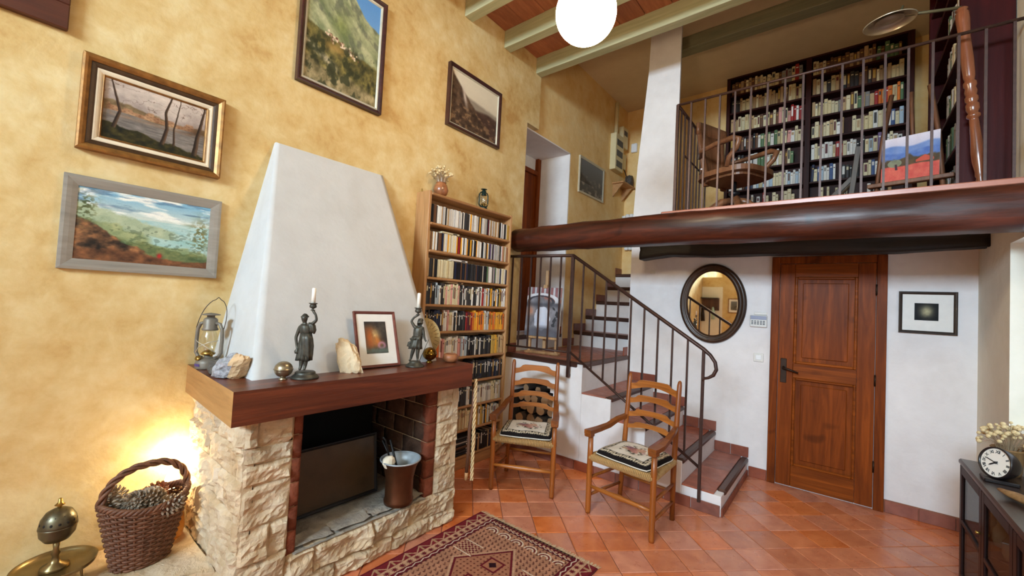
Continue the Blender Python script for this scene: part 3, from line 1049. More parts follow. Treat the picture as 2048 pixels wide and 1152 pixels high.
# apron under the opening
stones_rect((XS, 0, 0), (0, 1, 0), (1, 0, 0), 0.956, 2.085, [0.0, 0.095, 0.24], 170,
            [[1.22, 1.58, 1.86], [1.10, 1.44, 1.70]], amp=0.03)
# hearth lip
for k, (y0, y1) in enumerate(((0.99, 1.2), (1.2, 1.43), (1.43, 1.64), (1.64, 1.83))):
    MB().grid(6, 4, lambda u, v: (-2.20 + u * 0.10 + 0.008 * math.sin(9 * v + k), y0 + 0.002 + v * (y1 - y0 - 0.004), 0.262 + 0.006 * math.sin(7 * u + 5 * v + k) - 0.012 * max(0, u - 0.8))).build('lip_stone', ASH, fp, True)
# brick edges of the opening
for k in range(6):
    z0 = 0.235 + k * 0.1178
    stone(fp, (XS + 0.004, 0, 0), (0, 1, 0), (1, 0, 0), 0.956, 1.002, z0, z0 + 0.1178, 0.06, BRICK, 0.002, 300 + k, 'brick', gap=0.0022)
    stone(fp, (XS + 0.004, 0, 0), (0, 1, 0), (1, 0, 0), 1.808, 1.884, z0, z0 + 0.1178, 0.06, BRICK, 0.002, 320 + k, 'brick', gap=0.0022)
# right cheek of the firebox, coursed brick facing the opening
for k in range(6):
    z0 = 0.235 + k * 0.1178
    cuts = [2.112, 2.25, 2.47, 2.69, 2.74] if k % 2 else [2.112, 2.36, 2.58, 2.74]
    for i in range(len(cuts) - 1):
        stone(fp, (0, 1.813, 0), (-1, 0, 0), (0, -1, 0), cuts[i], cuts[i + 1], z0, z0 + 0.1178, 0.02, BRICKD, 0.001, 350 + k * 5 + i, 'brick', gap=0.003)

MANT = M_wood('mantel_oak', (66, 27, 13), (126, 60, 32), 'y', 12, 0.35, coat=0.12, rand=0, bumpv=0.3)
ENDG = M_wood('mantel_end_grain_lit', (150, 104, 56), (190, 146, 92), 'x', 10, 0.55, rand=0, bumpv=0.3)  # end grain, with the bulb's yellow light on this face mixed in
MZ0, MZ1 = 0.942, 1.093
mm = MB()
q = [(-2.0, 0.65), (-2.0, 2.10), (XL, 2.10), (XL, 0.69)]
vv = [(x, y, z) for z in (MZ0, MZ1) for x, y in q]
mm.add(vv, [(0, 1, 2, 3), (4, 5, 6, 7), (0, 1, 5, 4), (1, 2, 6, 5), (2, 3, 7, 6)], 0)
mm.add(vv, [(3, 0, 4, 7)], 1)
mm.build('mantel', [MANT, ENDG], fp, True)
hb = [(-2.205, 0.79), (-2.25, 1.985), (XL, 1.985), (XL, 0.80)]
ht = [(-2.825, 1.05), (-2.825, 1.83), (XL, 1.83), (XL, 1.05)]
hv = [(x, y, MZ1) for x, y in hb] + [(x, y, 2.472) for x, y in ht]


def hood_face(a, b_, c, d, nu, nv):
    A_, B_, C_, D_ = (Vector(hv[i]) for i in (a, b_, c, d))
    nrm = (B_ - A_).cross(D_ - A_).normalized()
    if nrm.x < 0 and abs(nrm.x) > 0.3: nrm = -nrm
    def fn(u, v):
        p = A_.lerp(B_, u).lerp(D_.lerp(C_, u), v)
        e = min(u, 1 - u, v, 1 - v)
        k = min(1, e * 8)
        return tuple(p + nrm * (0.010 * k * (float(fbm(np.array(u * 5.), np.array(v * 7.), 1.0, 3, 9)) - 0.5)))
    return nu, nv, fn


hm = MB()
for fc in ((0, 1, 5, 4, 30, 30), (0, 3, 7, 4, 16, 30), (1, 2, 6, 5, 16, 30)):
    nu, nv, fn = hood_face(*fc)
    hm.grid(nu, nv, fn)
hm.add([hv[i] for i in (4, 5, 6, 7)], [(0, 1, 2, 3)])
hm.build('hood', HOODW, fp, True)

# fire screen leaning at the back of the firebox
SCRN = M_plain('brown_smoked_glass', (74, 58, 40), 0.35, var=0.25, nscale=6)
SCRF = M_plain('black_metal', (26, 24, 24), 0.5, 0.4)
Ms = Matrix.Translation((-2.36, 1.335, 0.262)) @ Matrix.Rotation(math.radians(90), 4, 'Z') @ Matrix.Rotation(math.radians(-7), 4, 'X')
fs_ = empty('fire_screen', (-2.36, 1.335, 0.262), 0, 'smoky brown framed fire screen panel leaning inside the fireplace', 'fire screen')
fs_.matrix_basis = Ms
frame_bars(fs_, 'frame', 0.58, 0.37, 0.018, 0.018, SCRF)
MB().box(-0.275, 0.275, -0.010, -0.004, 0.015, 0.355).build('panel', SCRN, fs_)
MB().box(-0.300, -0.285, -0.02, 0.006, 0.0, 0.40, 0.003).build('side_post', SCRF, fs_)
ad = empty('andiron', (-2.2, 1.02, 0.25), 0, 'small black andiron in the near corner of the fireplace', 'andiron')
MB().lathe([(0.022, 0), (0.02, 0.015), (0.012, 0.03), (0.017, 0.05), (0.010, 0.07), (0.014, 0.10), (0.018, 0.125), (0.008, 0.15), (0.0, 0.155)], 12).build('post', SCRF, ad)
MB().tube([(0, 0, 0.02), (-0.25, 0.0, 0.02)], 0.009, 6).build('bar', SCRF, ad)

# ------------------------------------------------------------------ bucket of fire tools
BRONZEB = M_plain('browned_copper', (96, 58, 36), 0.38, 0.75, var=0.25, nscale=9)
TINNED = M_plain('tinned_inside', (168, 174, 178), 0.4, 0.3, var=0.15)
bk = empty('copper_bucket', (-2.125, 1.63, 0.268), 0, 'browned copper bucket holding fire tools on the hearth', 'bucket')
MB().lathe([(0.088, 0.0), (0.09, 0.02), (0.084, 0.032), (0.085, 0.15), (0.098, 0.215), (0.116, 0.252), (0.121, 0.262)], 32, capt=False).build('body', BRONZEB, bk)
MB().lathe([(0.0, 0.012), (0.078, 0.014), (0.080, 0.15), (0.094, 0.215), (0.112, 0.252), (0.121, 0.262)], 32, capt=False).build('lining', TINNED, bk)
MB().tube([(0.12 * math.cos(t), 0.12 * math.sin(t), 0.262) for t in np.linspace(0, 2 * PI, 32, endpoint=False)], 0.005, 6, closed=True).build('rim', TINNED, bk)
MB().tube([(0.0, 0.12, 0.24), (-0.04, 0.128, 0.255), (-0.10, 0.085, 0.262), (-0.125, 0.0, 0.262)], 0.004, 6).build('bail', SCRF, bk)


def at_bucket(dx, dy, dz): return (-2.125 + dx, 1.63 + dy, 0.268 + dz)


pk = MB().tube([at_bucket(0.03, -0.02, 0.03), at_bucket(-0.05, -0.085, 0.38), at_bucket(-0.052, -0.10, 0.40), at_bucket(-0.065, -0.10, 0.395)], 0.006, 6).build('poker', SCRF, label='thin iron poker with hooked top leaning in the bucket', cat='fire tool')
sv = empty('fire_shovel', at_bucket(0.03, 0.02, 0.025), 0, 'black fire shovel with long handle standing in the bucket', 'fire tool')
MB().tube([(0, 0, 0), (-0.06, -0.085, 0.36)], 0.007, 6).build('handle', SCRF, sv)
MB().box(-0.04, 0.04, -0.004, 0.004, 0.0, 0.13, 0.002, M=Mrot((-0.01, -0.015, 0.0), rx=0.18)).build('pan', SCRF, sv)
tg = empty('fire_tongs', at_bucket(-0.02, 0.0, 0.03), 0, 'pair of dark iron tongs crossing in the bucket', 'fire tool')
MB().tube([(0.03, 0.03, 0), (0.0, -0.05, 0.22), (-0.04, -0.1, 0.35)], 0.005, 6).build('arm', SCRF, tg)
MB().tube([(-0.03, 0.04, 0), (-0.02, -0.04, 0.22), (-0.04, -0.1, 0.35)], 0.005, 6).build('arm', SCRF, tg)
PAPER = M_plain('crumpled_paper', (226, 214, 190), 0.9)
me_ = MB()
me_.lathe([(0.0, -0.035), (0.026, -0.028), (0.034, -0.005), (0.030, 0.02), (0.018, 0.034), (0.0, 0.037)], 12)
me_.v = [(x * (1 + 0.25 * math.sin(31 * z + 17 * y)), y * (1 + 0.25 * math.cos(27 * x + 41 * z)), z * (1 + 0.2 * math.sin(50 * x))) for x, y, z in me_.v]
for s in me_.s: pass
me_.s = [False] * len(me_.s)
o = me_.build('crumpled_paper', PAPER, label='crumpled ball of cream paper at the rim of the bucket', cat='paper')
o.location = at_bucket(-0.005, -0.085, 0.262)

MB().tube([(-2.02, 2.09, 0.985), (-2.02, 2.20, 0.99)], 0.006, 6).build('peg', SCRF, fp, True)
# stick and rope hanging at the right end of the mantel
STICK = M_wood('dark_stick_wood', (64, 38, 24), (112, 72, 48), 'z', 18, 0.5)
TANW = M_plain('pale_wood_tip', (176, 130, 84), 0.6)
sk = empty('walking_stick', (-2.03, 2.125, 0.28), 0, 'dark knobbly walking stick with pale tip hanging beside the fireplace', 'walking stick')
MB().tube([(0.0, 0.0, 0.05), (0.004, 0.004, 0.2), (-0.006, 0.012, 0.36), (0.004, 0.026, 0.5), (0.0, 0.034, 0.66)], [0.012, 0.012, 0.013, 0.012, 0.014], 8).build('shaft', STICK, sk)
MB().tube([(0.0, -0.001, 0.0), (0.0, 0.0, 0.052)], [0.011, 0.013], 8).build('tip', TANW, sk)
MB().tube([(0.0, 0.034, 0.655), (0, 0.036, 0.69), (0.008, 0.03, 0.715), (0.0, 0.022, 0.69)], 0.003, 6).build('hanging_loop', SCRF, sk)
ROPEM = M_plain('natural_rope', (206, 178, 132), 0.9)
rp = MB()
for s in range(3):
    rp.tube([(-2.015 + 0.0075 * math.cos(t * 40 + s * 2.09), 2.165 + 0.0075 * math.sin(t * 40 + s * 2.09) - 0.012 * t, 0.27 + t * 0.71) for t in np.linspace(0, 1, 120)], 0.0062, 5)
rp.build('twisted_rope', ROPEM, label='cream twisted rope hanging down beside the walking stick', cat='rope')

# ------------------------------------------------------------------ stone bench left of the fireplace
ZB = 0.20
bn = empty('stone_bench', (-2.65, 0.2, 0), 0, 'low pale stone ledge along the ochre wall holding the basket', 'ledge')
edge = [(-2.30, 0.725), (-2.40, 0.56), (-2.50, 0.40), (-2.56, 0.25), (-2.60, 0.0), (-2.60, -0.5)]
bp = MB()
top = []
nE = 28
for i in range(nE + 1):
    t = i / nE * (len(edge) - 1); k = min(int(t), len(edge) - 2); f = t - k
    x = edge[k][0] * (1 - f) + edge[k + 1][0] * f; y = edge[k][1] * (1 - f) + edge[k + 1][1] * f
    top.append((x + 0.008 * math.sin(i * 2.3), y))
nW = 8
bp.grid(nE, nW, lambda u, v: (XL + (top[round(u * nE)][0] - XL) * v, top[round(u * nE)][1], ZB + 0.004 * (math.sin(u * 40 + v * 9) * 0.5) - (0.012 if v > 0.99 else 0)))
bp.grid(nE, 2, lambda u, v: (top[round(u * nE)][0] + 0.012 * math.sin(v * PI), top[round(u * nE)][1], ZB - 0.012 - 0.045 * v))
bp.build('slab', STONE, bn, True)
bs = MB().grid(nE, 1, lambda u, v: (top[round(u * nE)][0] - 0.02, top[round(u * nE)][1], (ZB - 0.055) * (1 - v)))
bs.build('mortar_base', MORT, bn, True)
for k in range(5):
    i0, i1 = 1 + k * 5, 5 + k * 5
    p0, p1 = Vector((top[i0][0], top[i0][1], 0)), Vector((top[i1][0], top[i1][1], 0))
    d = (p1 - p0); Ln = d.length; d.normalize()
    nrm = Vector((-d.y, d.x, 0)); nrm = nrm if nrm.x > 0 else -nrm
    stone(bn, tuple(p0 - nrm * 0.022), tuple(d), tuple(nrm), 0, Ln, 0.0, 0.143, 0.03, BRICK if k == 1 else STONE, 0.008, 500 + k)

# ------------------------------------------------------------------ basket of cones
WICK = M_wood('wicker', (84, 52, 34), (132, 88, 62), 'z', 30, 0.6, rand=0, stretch=0.5)
bkx, bky = -2.615, 0.512
bt = empty('wicker_basket', (bkx, bky, ZB + 0.002), math.radians(97), 'dark woven wicker basket with arched handle full of pine cones', 'basket')
HB = 0.265


def brim(t, k):          # basket surface at height fraction k
    a = 0.106 + 0.060 * k; b_ = 0.078 + 0.040 * k
    lift = 0.035 * k * (math.cos(t) ** 2)
    return (a * math.cos(t), b_ * math.sin(t), HB * k + lift)


wv = MB()
rows = 24
for r_ in range(rows):
    k = (r_ + 0.5) / rows
    pts = []
    for t in np.linspace(0, 2 * PI, 112, endpoint=False):
        x, y, z = brim(t, k)
        w_ = 1 + 0.045 * math.cos(14 * t + r_ * PI)
        pts.append((x * w_, y * w_, z))
    wv.tube(pts, 0.0062, 5, closed=True)
wv.build('woven_body', WICK, bt, kind='stuff')
for j in range(28):
    t = 2 * PI * j / 28
    MB().tube([brim(t, k) for k in (0, 0.3, 0.6, 0.9, 1.0)], 0.005, 5).build('stake', WICK, bt)
MB().lathe([(0.100, 0.004), (0.100, 0.010)], 32, sy=0.7).build('bottom', WICK, bt)
for s in range(3):
    MB().tube([tuple(a * (1 + 0.035 * math.cos(16 * t + s * 2.09)) if i < 2 else a + 0.012 + 0.010 * math.sin(16 * t + s * 2.09) for i, a in enumerate(brim(t, 1.0))) for t in np.linspace(0, 2 * PI, 120, endpoint=False)], 0.008, 6, closed=True).build('rim_strand', WICK, bt)
for s in range(3):
    pts = []
    for t in np.linspace(0, PI, 60):
        ang = t * 7 + s * 2.09
        e = 0.010
        pts.append((0.164 * math.cos(t) + e * math.cos(ang) * math.cos(t), e * math.sin(ang), HB + 0.02 + 0.17 * math.sin(t) + e * math.cos(ang) * math.sin(t) + 0.02 * abs(math.cos(t))))
    MB().tube(pts, 0.0085, 6).build('handle_strand', WICK, bt)

CONE = M_plain('pine_cone_scale', (172, 156, 136), 0.75, var=0.45, nscale=40, rand=0.3)
CONEB = M_plain('brown_pine_cone_scale', (150, 98, 66), 0.75, var=0.4, nscale=40)


def cone_mesh(L, R, n, mat):
    m = MB()
    m.lathe([(0.0, 0), (R * 0.45, L * 0.08), (R * 0.6, L * 0.4), (R * 0.4, L * 0.75), (0.0, L * 0.95)], 10)
    for i in range(n):
        f = (i + 0.5) / n
        th = i * 2.39996
        z = L * f
        rr = R * (math.sin(PI * (0.12 + 0.82 * f)) ** 0.7)
        c, s = math.cos(th), math.sin(th)
        wd = R * 0.26 * (1.1 - 0.5 * f)
        tip = (rr * c, rr * s, z + R * 0.30 * (f - 0.2))
        q_ = rr * 0.45
        m.add([(q_ * c - wd * s, q_ * s + wd * c, z), (q_ * c + wd * s, q_ * s - wd * c, z),
               (tip[0] + wd * 0.8 * s, tip[1] - wd * 0.8 * c, tip[2]), (tip[0] - wd * 0.8 * s, tip[1] + wd * 0.8 * c, tip[2]),
               (tip[0] * 0.98, tip[1] * 0.98, tip[2] + R * 0.13), (tip[0] * 0.95, tip[1] * 0.95, tip[2] - R * 0.08)],
              [(0, 1, 2, 4, 3), (0, 3, 5, 2, 1), (2, 5, 3, 4)])
    return m.mesh('pine_cone', mat, recalc=False)


cm1, cm2 = cone_mesh(0.125, 0.052, 80, CONE), cone_mesh(0.11, 0.05, 70, CONEB)
cs, sn = math.cos(math.radians(97)), math.sin(math.radians(97))
for i, (lx, ly, lz, rx, ry, me, lb) in enumerate((
        (-0.10, 0.005, 0.235, 0.25, -0.2, cm1, 'tall grey pine cone standing at the end of the basket nearest the brass burner'),
        (0.02, 0.055, 0.25, 0.5, 0.7, cm2, 'brown pine cone on the wall side of the basket'),
        (0.00, -0.055, 0.225, 1.2, 0.4, cm1, 'grey pine cone lying at the front middle of the basket'),
        (-0.075, -0.05, 0.215, 1.0, -0.5, cm1, 'grey pine cone low at the front near the handle foot'),
        (0.09, -0.01, 0.262, 1.1, 1.2, cm2, 'brown pine cone beside the amber bottle at the basket end'),
        (0.06, -0.015, 0.255, 0.8, 0.6, cm1, 'grey pine cone at the front right of the basket'),
        (-0.03, 0.0, 0.24, 0.7, -0.3, cm1, 'grey pine cone in the middle of the basket heap'))):
    o = inst('pine_cone', me, None, (bkx + cs * lx * 0.86 - sn * ly, bky + sn * lx * 0.86 + cs * ly, ZB + lz + 0.015), (rx, ry, i * 1.3))
    tag(o, lb, 'pine cone', 'pine cones in the basket')

# ------------------------------------------------------------------ amber glass bottle, with bulb and light added for the corner glow
m_, nt_, p_, L_ = new_mat('amber_glass')
p_.inputs['Base Color'].default_value = lin(232, 176, 104)
p_.inputs['Transmission Weight'].default_value = 0.75
p_.inputs['Roughness'].default_value = 0.08
AMBER = m_
lp = empty('amber_bottle', (-2.752, 0.64, ZB), 0, 'amber glass bottle with an added glowing bulb behind the basket', 'lamp')
MB().lathe([(0.05, 0.0), (0.062, 0.012), (0.068, 0.06), (0.062, 0.12), (0.042, 0.165), (0.024, 0.19), (0.02, 0.215)], 24).build('bottle', AMBER, lp)
BRASS = M_plain('aged_brass', (150, 122, 62), 0.32, 0.9, var=0.25, nscale=14)
MB().lathe([(0.022, 0.21), (0.024, 0.215), (0.018, 0.235), (0.016, 0.25)], 16).build('socket', BRASS, lp)
BULB = M_emit('glow_bulb', (1.0, 0.80, 0.45, 1), 25)
MB().lathe([(0.012, 0.25), (0.018, 0.262), (0.030, 0.29), (0.032, 0.31), (0.024, 0.335), (0.0, 0.345)], 20).build('bulb', BULB, lp)
bl = bpy.data.lights.new('corner_glow_light', 'POINT'); bl.energy = 7.0; bl.color = (1.0, 0.80, 0.48); bl.shadow_soft_size = 0.035  # point light added just off the bulb to brighten wall and stone
blo = bpy.data.objects.new('corner_glow_light', bl); COL.objects.link(blo); blo.parent = lp; blo.location = (-0.035, 0.02, 0.40)

# ------------------------------------------------------------------ things on the mantel
YAW = math.atan2(RX[1], RX[0])


def lantern(name, loc, rz, H, metal, dark, label, cat='lantern', bail_tilt=0.9, plaque=True):
    s = H / 0.30
    e = empty(name, loc, rz, label, cat)
    L = lambda pr: [(r * s, z * s) for r, z in pr]
    MB().lathe(L([(0.052, 0), (0.056, 0.006), (0.054, 0.014), (0.056, 0.03), (0.05, 0.048), (0.03, 0.058), (0.018, 0.062), (0.018, 0.075)]), 28).build('tank', metal, e)
    MB().lathe(L([(0.0, 0.072), (0.03, 0.074), (0.034, 0.082), (0.02, 0.095), (0.008, 0.10)]), 20).build('burner', BRASS, e)
    MB().lathe(L([(0.026, 0.084), (0.036, 0.105), (0.042, 0.135), (0.04, 0.165), (0.03, 0.195), (0.025, 0.21)]), 24, capb=False, capt=False).build('glass_globe', LGLASS, e)
    MB().lathe(L([(0.036, 0.205), (0.038, 0.212), (0.032, 0.22), (0.033, 0.262), (0.028, 0.27), (0.018, 0.275)]), 20).build('chimney', metal, e)
    MB().lathe(L([(0.018, 0.272), (0.018, 0.285), (0.042, 0.287), (0.043, 0.291), (0.02, 0.297), (0.0, 0.30)]), 20).build('cap', metal, e)
    for sx in (-1, 1):
        MB().tube([(sx * a * s, 0, b * s) for a, b in ((0.034, 0.055), (0.055, 0.062), (0.068, 0.085), (0.069, 0.15), (0.066, 0.21), (0.052, 0.24), (0.03, 0.245))], 0.009 * s, 8).build('side_tube', metal, e)
    pts = []
    for t in np.linspace(0, PI, 17):
        r_ = 0.075 * s; up_ = 0.165 * s * math.sin(t) ** 0.8
        k = 0.012 * s if abs(t - PI / 2) < 0.12 else 0
        pts.append((r_ * math.cos(t) * (1.0 if abs(math.cos(t)) > 0.5 else 1.05), up_ * math.sin(bail_tilt), 0.215 * s + (up_ + k) * math.cos(bail_tilt)))
    MB().tube(pts, 0.0022 * s, 6).build('bail_handle', dark, e)
    for sg in (-1, 1):
        MB().tube([(sg * 0.055 * s, -0.02 * s, 0.085 * s), (sg * 0.02 * s, -0.046 * s, 0.12 * s), (-sg * 0.03 * s, -0.044 * s, 0.145 * s), (-sg * 0.06 * s, -0.015 * s, 0.152 * s)], 0.0018 * s, 5).build('guard_wire', SILVW, e)
    MB().lathe(L([(0.014, 0), (0.014, 0.006), (0.0, 0.007)]), 14, M=Mrot((-0.018 * s, -0.046 * s, 0.058 * s), rx=1.0)).build('filler_cap', BRASS, e)
    MB().tube([(0.03 * s, -0.02 * s, 0.08 * s), (0.05 * s, -0.045 * s, 0.076 * s)], 0.006 * s, 8).build('wick_knob', BRASS, e)
    if plaque:
        lb = MB().grid(6, 1, lambda u, v: (0.0570 * s * math.cos(-2.5 + u * 0.9), 0.0570 * s * math.sin(-2.5 + u * 0.9), (0.016 + 0.013 * v) * s))
        lb.build('label_band', M_plain('violet_label', (70, 52, 112), 0.5), e)
    return e


SILVW = M_plain('pale_wire', (206, 198, 180), 0.4, 0.4)
LGLASS = M_glass('lantern_glass', (0.96, 0.97, 0.95), 0.06, 0.86)
GREYM = M_plain('grey_lantern_paint', (118, 110, 98), 0.48, 0.25, var=0.15)
DKWIRE = M_plain('dark_wire', (74, 62, 54), 0.5, 0.6)
GREENM = M_plain('dark_green_enamel', (22, 46, 44), 0.3, 0.3, var=0.15)
lantern('hurricane_lantern', (-2.675, 0.735, MZ1), YAW, 0.30, GREYM, DKWIRE, 'large grey hurricane lantern with raised wire handle on the mantel end', bail_tilt=0.3)


def rock(name, loc, size, seed, mats, label, cat='rock', rz=0.0, amp=0.35, cut=None, split=None, lean=0.0):
    m = MB()
    n1, n2 = 26, 16
    def fn(u, v):
        t, f = u * 2 * PI, (v - 0.5) * PI
        d = Vector((math.cos(f) * math.cos(t), math.cos(f) * math.sin(t), math.sin(f)))
        k = 1 + amp * (float(fbm(np.array(d.x * 1.7 + seed), np.array(d.y * 1.7 + d.z * 1.3 + seed), 1.3, 4, seed)) - 0.5) * 2
        sq = 1 / max(abs(d.x), abs(d.y), abs(d.z)) ** 0.45
        p = Vector((d.x * size[0], d.y * size[1], d.z * size[2])) * k * sq * 0.5
        p.x += lean * p.z
        return (p.x, p.y, max(p.z, -size[2] * 0.42) + size[2] * 0.42)
    m.grid(n1, n2, fn, smooth=False)
    if split: m.m = [1 if split(m.v[f[0]]) else 0 for f in m.f]
    o = m.build(name, mats, label=label, cat=cat)
    o.location = loc
    o.rotation_euler = (0, 0, rz)
    return o


CRYS = M_plain('grey_crystal', (150, 152, 158), 0.3, var=0.45, nscale=60, bumpv=0.9, bscale=70)
TANR = M_plain('tan_rock', (196, 164, 124), 0.6, var=0.25, nscale=14, bumpv=0.6)
DKR = M_plain('dark_grey_rock', (86, 80, 72), 0.8, var=0.3, nscale=20, bumpv=0.6)
rock('crystal_rock', (-2.335, 0.742, MZ1), (0.155, 0.10, 0.125), 5, [TANR, CRYS], 'sparkling grey crystal rock with tan side on the mantel', rz=YAW, split=lambda p: p[0] < 0.012 + 0.25 * (p[2] - 0.06), lean=0.35)
rock('dark_rock', (-2.47, 0.735, MZ1), (0.09, 0.08, 0.075), 12, [DKR], 'small dark grey rock between the large lantern and crystal', rz=YAW)
SHELLM = M_plain('fossil_limestone', (216, 192, 156), 0.8, var=0.16, nscale=10, bumpv=0.8, bscale=22)
rock('fossil_stone', (-2.165, 1.265, MZ1), (0.135, 0.07, 0.185), 21, [SHELLM], 'cream flame shaped fossil stone leaning by the framed print', rz=YAW, amp=0.45, lean=-0.35)


def brass_ball(loc, R, label, mat):
    e = empty('brass_ball', loc, 0, label, 'brass ball')
    MB().lathe([(R * 0.45, 0), (R * 0.5, R * 0.08), (R * 0.32, R * 0.2), (R * 0.3, R * 0.34)], 20).build('foot', mat, e)
    pr = [(R * math.sin(t), R * 1.2 - R * 0.92 * math.cos(t)) for t in np.linspace(0.28, PI / 2, 10)]
    MB().lathe(pr + [(R * 1.08, R * 1.2), (R * 1.08, R * 1.24)], 28).build('bowl', mat, e)
    MB().lathe([(R * 1.08, R * 1.24)] + [(R * math.cos(t), R * 1.26 + R * 0.9 * math.sin(t)) for t in np.linspace(0, PI / 2, 10)], 28).build('lid', mat, e)


BRASSL = M_plain('satin_brass', (158, 144, 118), 0.3, 0.85, var=0.12)
BRASSD = M_plain('dark_polished_brass', (128, 98, 40), 0.2, 0.95, var=0.15)
brass_ball((-2.155, 0.91, MZ1), 0.042, 'dull silvery brass ball box on foot near the crystal rock', BRASSL)
brass_ball((-2.21, 1.885, MZ1), 0.048, 'shiny dark brass ball box beside the wooden bowl', BRASSD)
POTW = M_plain('turned_wood', (146, 92, 58), 0.5, var=0.3, nscale=14)
wp = empty('wooden_bowl', (-2.15, 2.025, MZ1), 0, 'small squat turned wooden bowl at the mantel end by the rack', 'bowl')
MB().lathe([(0.035, 0), (0.05, 0.012), (0.056, 0.032), (0.05, 0.052), (0.036, 0.06), (0.034, 0.056), (0.045, 0.034), (0.035, 0.012), (0.0, 0.01)], 28).build('bowl', POTW, wp)
PALM = M_plain('woven_palm', (190, 164, 112), 0.8, var=0.2, nscale=50)
PALMD = M_plain('dark_palm_stripe', (110, 84, 50), 0.8)
fn_ = empty('palm_fan', (-2.50, 2.07, MZ1), math.radians(28), 'round striped palm leaf fan tucked behind the hood by the bookcase', 'fan')
Mf = Mrot((0, 0, 0.145), rx=PI / 2)
MB().lathe([(0.0, -0.003), (0.125, -0.003), (0.128, 0.0), (0.125, 0.003), (0.0, 0.003)], 36, M=Mf, sy=1.12).build('blade', PALM, fn_)
for k in range(24):
    t = 2 * PI * k / 24
    MB().box(0.085, 0.122, -0.0012, 0.0012, -0.0042, 0.0042, M=Mf @ Matrix.Rotation(t, 4, 'Z')).build('stripe', PALMD, fn_)
MB().tube([(0, 0, -0.0), (0, 0, 0.06)], 0.006, 6).build('handle', PALM, fn_)


# ---- bronze candlestick figures
BRONZE = M_plain('dark_patinated_bronze', (72, 69, 60), 0.46, 0.45, var=0.4, nscale=30)
WAX = M_plain('white_wax', (238, 232, 220), 0.5, var=0.02)


def skin_body(name, joints, edges, parent, mat, s, sub=2):
    me = bpy.data.meshes.new(name)
    me.from_pydata([(x * s, y * s, z * s) for (x, y, z, r) in joints], edges, [])
    o = bpy.data.objects.new(name, me)
    COL.objects.link(o)
    md = o.modifiers.new('skin', 'SKIN')
    md.use_smooth_shade = True
    if not me.skin_vertices:
        return o
    for i, j in enumerate(joints):
        sv_ = me.skin_vertices[0].data[i]
        sv_.radius = (j[3] * s, j[3] * s)
        sv_.use_root = (i == 0)
    o.modifiers.new('sub', 'SUBSURF').levels = sub
    o.modifiers['sub'].render_levels = sub
    me.materials.append(mat)
    o.parent = parent
    return o


def drape(name, rings, parent, mat, s, folds=8, amp=0.09, n=40, ph=0.0, squash=0.72):
    """cloth as rings (cx, cz, radius, fold depth)"""
    m = MB()
    vs, fs = [], []
    for k, (cx, cz, r, fd) in enumerate(rings):
        for j in range(n):
            t = 2 * PI * j / n
            rr = r * (1 + amp * fd * (math.sin(folds * t + ph + k * 0.35) + 0.5 * math.sin((folds * 2 + 1) * t + k)))
            vs.append(((cx + rr * math.cos(t)) * s, rr * squash * math.sin(t) * s, (cz + fd * 3 * math.sin(3 * t + ph)) * s))
    for k in range(len(rings) - 1):
        for j in range(n):
            fs.append((k * n + j, k * n + (j + 1) % n, (k + 1) * n + (j + 1) % n, (k + 1) * n + j))
    m.add(vs, fs, 0, True)
    o = m.build(name, mat, parent)
    sd = o.modifiers.new('thick', 'SOLIDIFY'); sd.thickness = 4 * s; sd.offset = 1
    return o


def candle_holder(e, s, x, z, cw):
    c = (x * s, -4 * s, z * s)
    MB().lathe([(8 * s, 0), (10 * s, 8 * s), (26 * s, 14 * s), (24 * s, 20 * s), (10 * s, 24 * s), (12 * s, 34 * s), (36 * s, 48 * s), (38 * s, 66 * s), (30 * s, 82 * s), (46 * s, 92 * s), (46 * s, 98 * s), (20 * s, 96 * s)], 20, c).build('candle_socket', BRONZE, e)
    return MB().lathe([(0.0, 0), (cw * s, 0), (cw * s, 170 * s), (cw * 0.7 * s, 178 * s), (0.0, 180 * s)], 16, (c[0], c[1], c[2] + 90 * s))


s1 = 0.000453
ca = empty('bronze_candlestick', (-2.135, 1.008, MZ1), YAW, 'bronze woman figure candlestick in long skirt raising one arm, white candle', 'candlestick', 'bronze figure candlesticks')
MB().lathe([(140 * s1, 0), (147 * s1, 10 * s1), (138 * s1, 24 * s1), (112 * s1, 46 * s1), (106 * s1, 54 * s1), (108 * s1, 66 * s1), (96 * s1, 76 * s1), (0, 78 * s1)], 36).build('base', BRONZE, ca)
J = [(-22, 0, 400, 46), (-26, 0, 470, 40), (-32, 0, 540, 50), (-36, 0, 588, 30), (-42, -4, 620, 17), (-46, -9, 662, 42), (-49, -4, 715, 34),
     (22, 0, 592, 24), (92, -5, 655, 17), (80, -6, 712, 13), (42, -5, 764, 17),
     (-92, 0, 572, 24), (-130, -4, 450, 18), (-108, -14, 350, 13), (-92, -20, 318, 14),
     (-46, -8, 250, 34), (-48, -12, 130, 20), (-50, -34, 88, 14), (-4, 8, 250, 34), (-10, 8, 130, 20), (-8, -20, 88, 14)]
Ed = [(0, 1), (1, 2), (2, 3), (3, 4), (4, 5), (5, 6), (3, 7), (7, 8), (8, 9), (9, 10), (3, 11), (11, 12), (12, 13), (13, 14), (0, 15), (15, 16), (16, 17), (0, 18), (18, 19), (19, 20)]
skin_body('figure', J, Ed, ca, BRONZE, s1)
drape('skirt', [(-22, 500, 52, 0.3), (-22, 440, 58, 0.6), (-28, 380, 64, 0.9), (-32, 300, 66, 1.2), (-34, 230, 68, 1.4), (-34, 196, 68, 1.6)], ca, BRONZE, s1, 9)
drape('overskirt', [(-20, 505, 58, 0.2), (-14, 440, 68, 0.8), (-6, 360, 70, 1.0), (4, 270, 60, 1.6), (14, 200, 46, 2.0)], ca, BRONZE, s1, 7, 0.10, 40, 1.2)
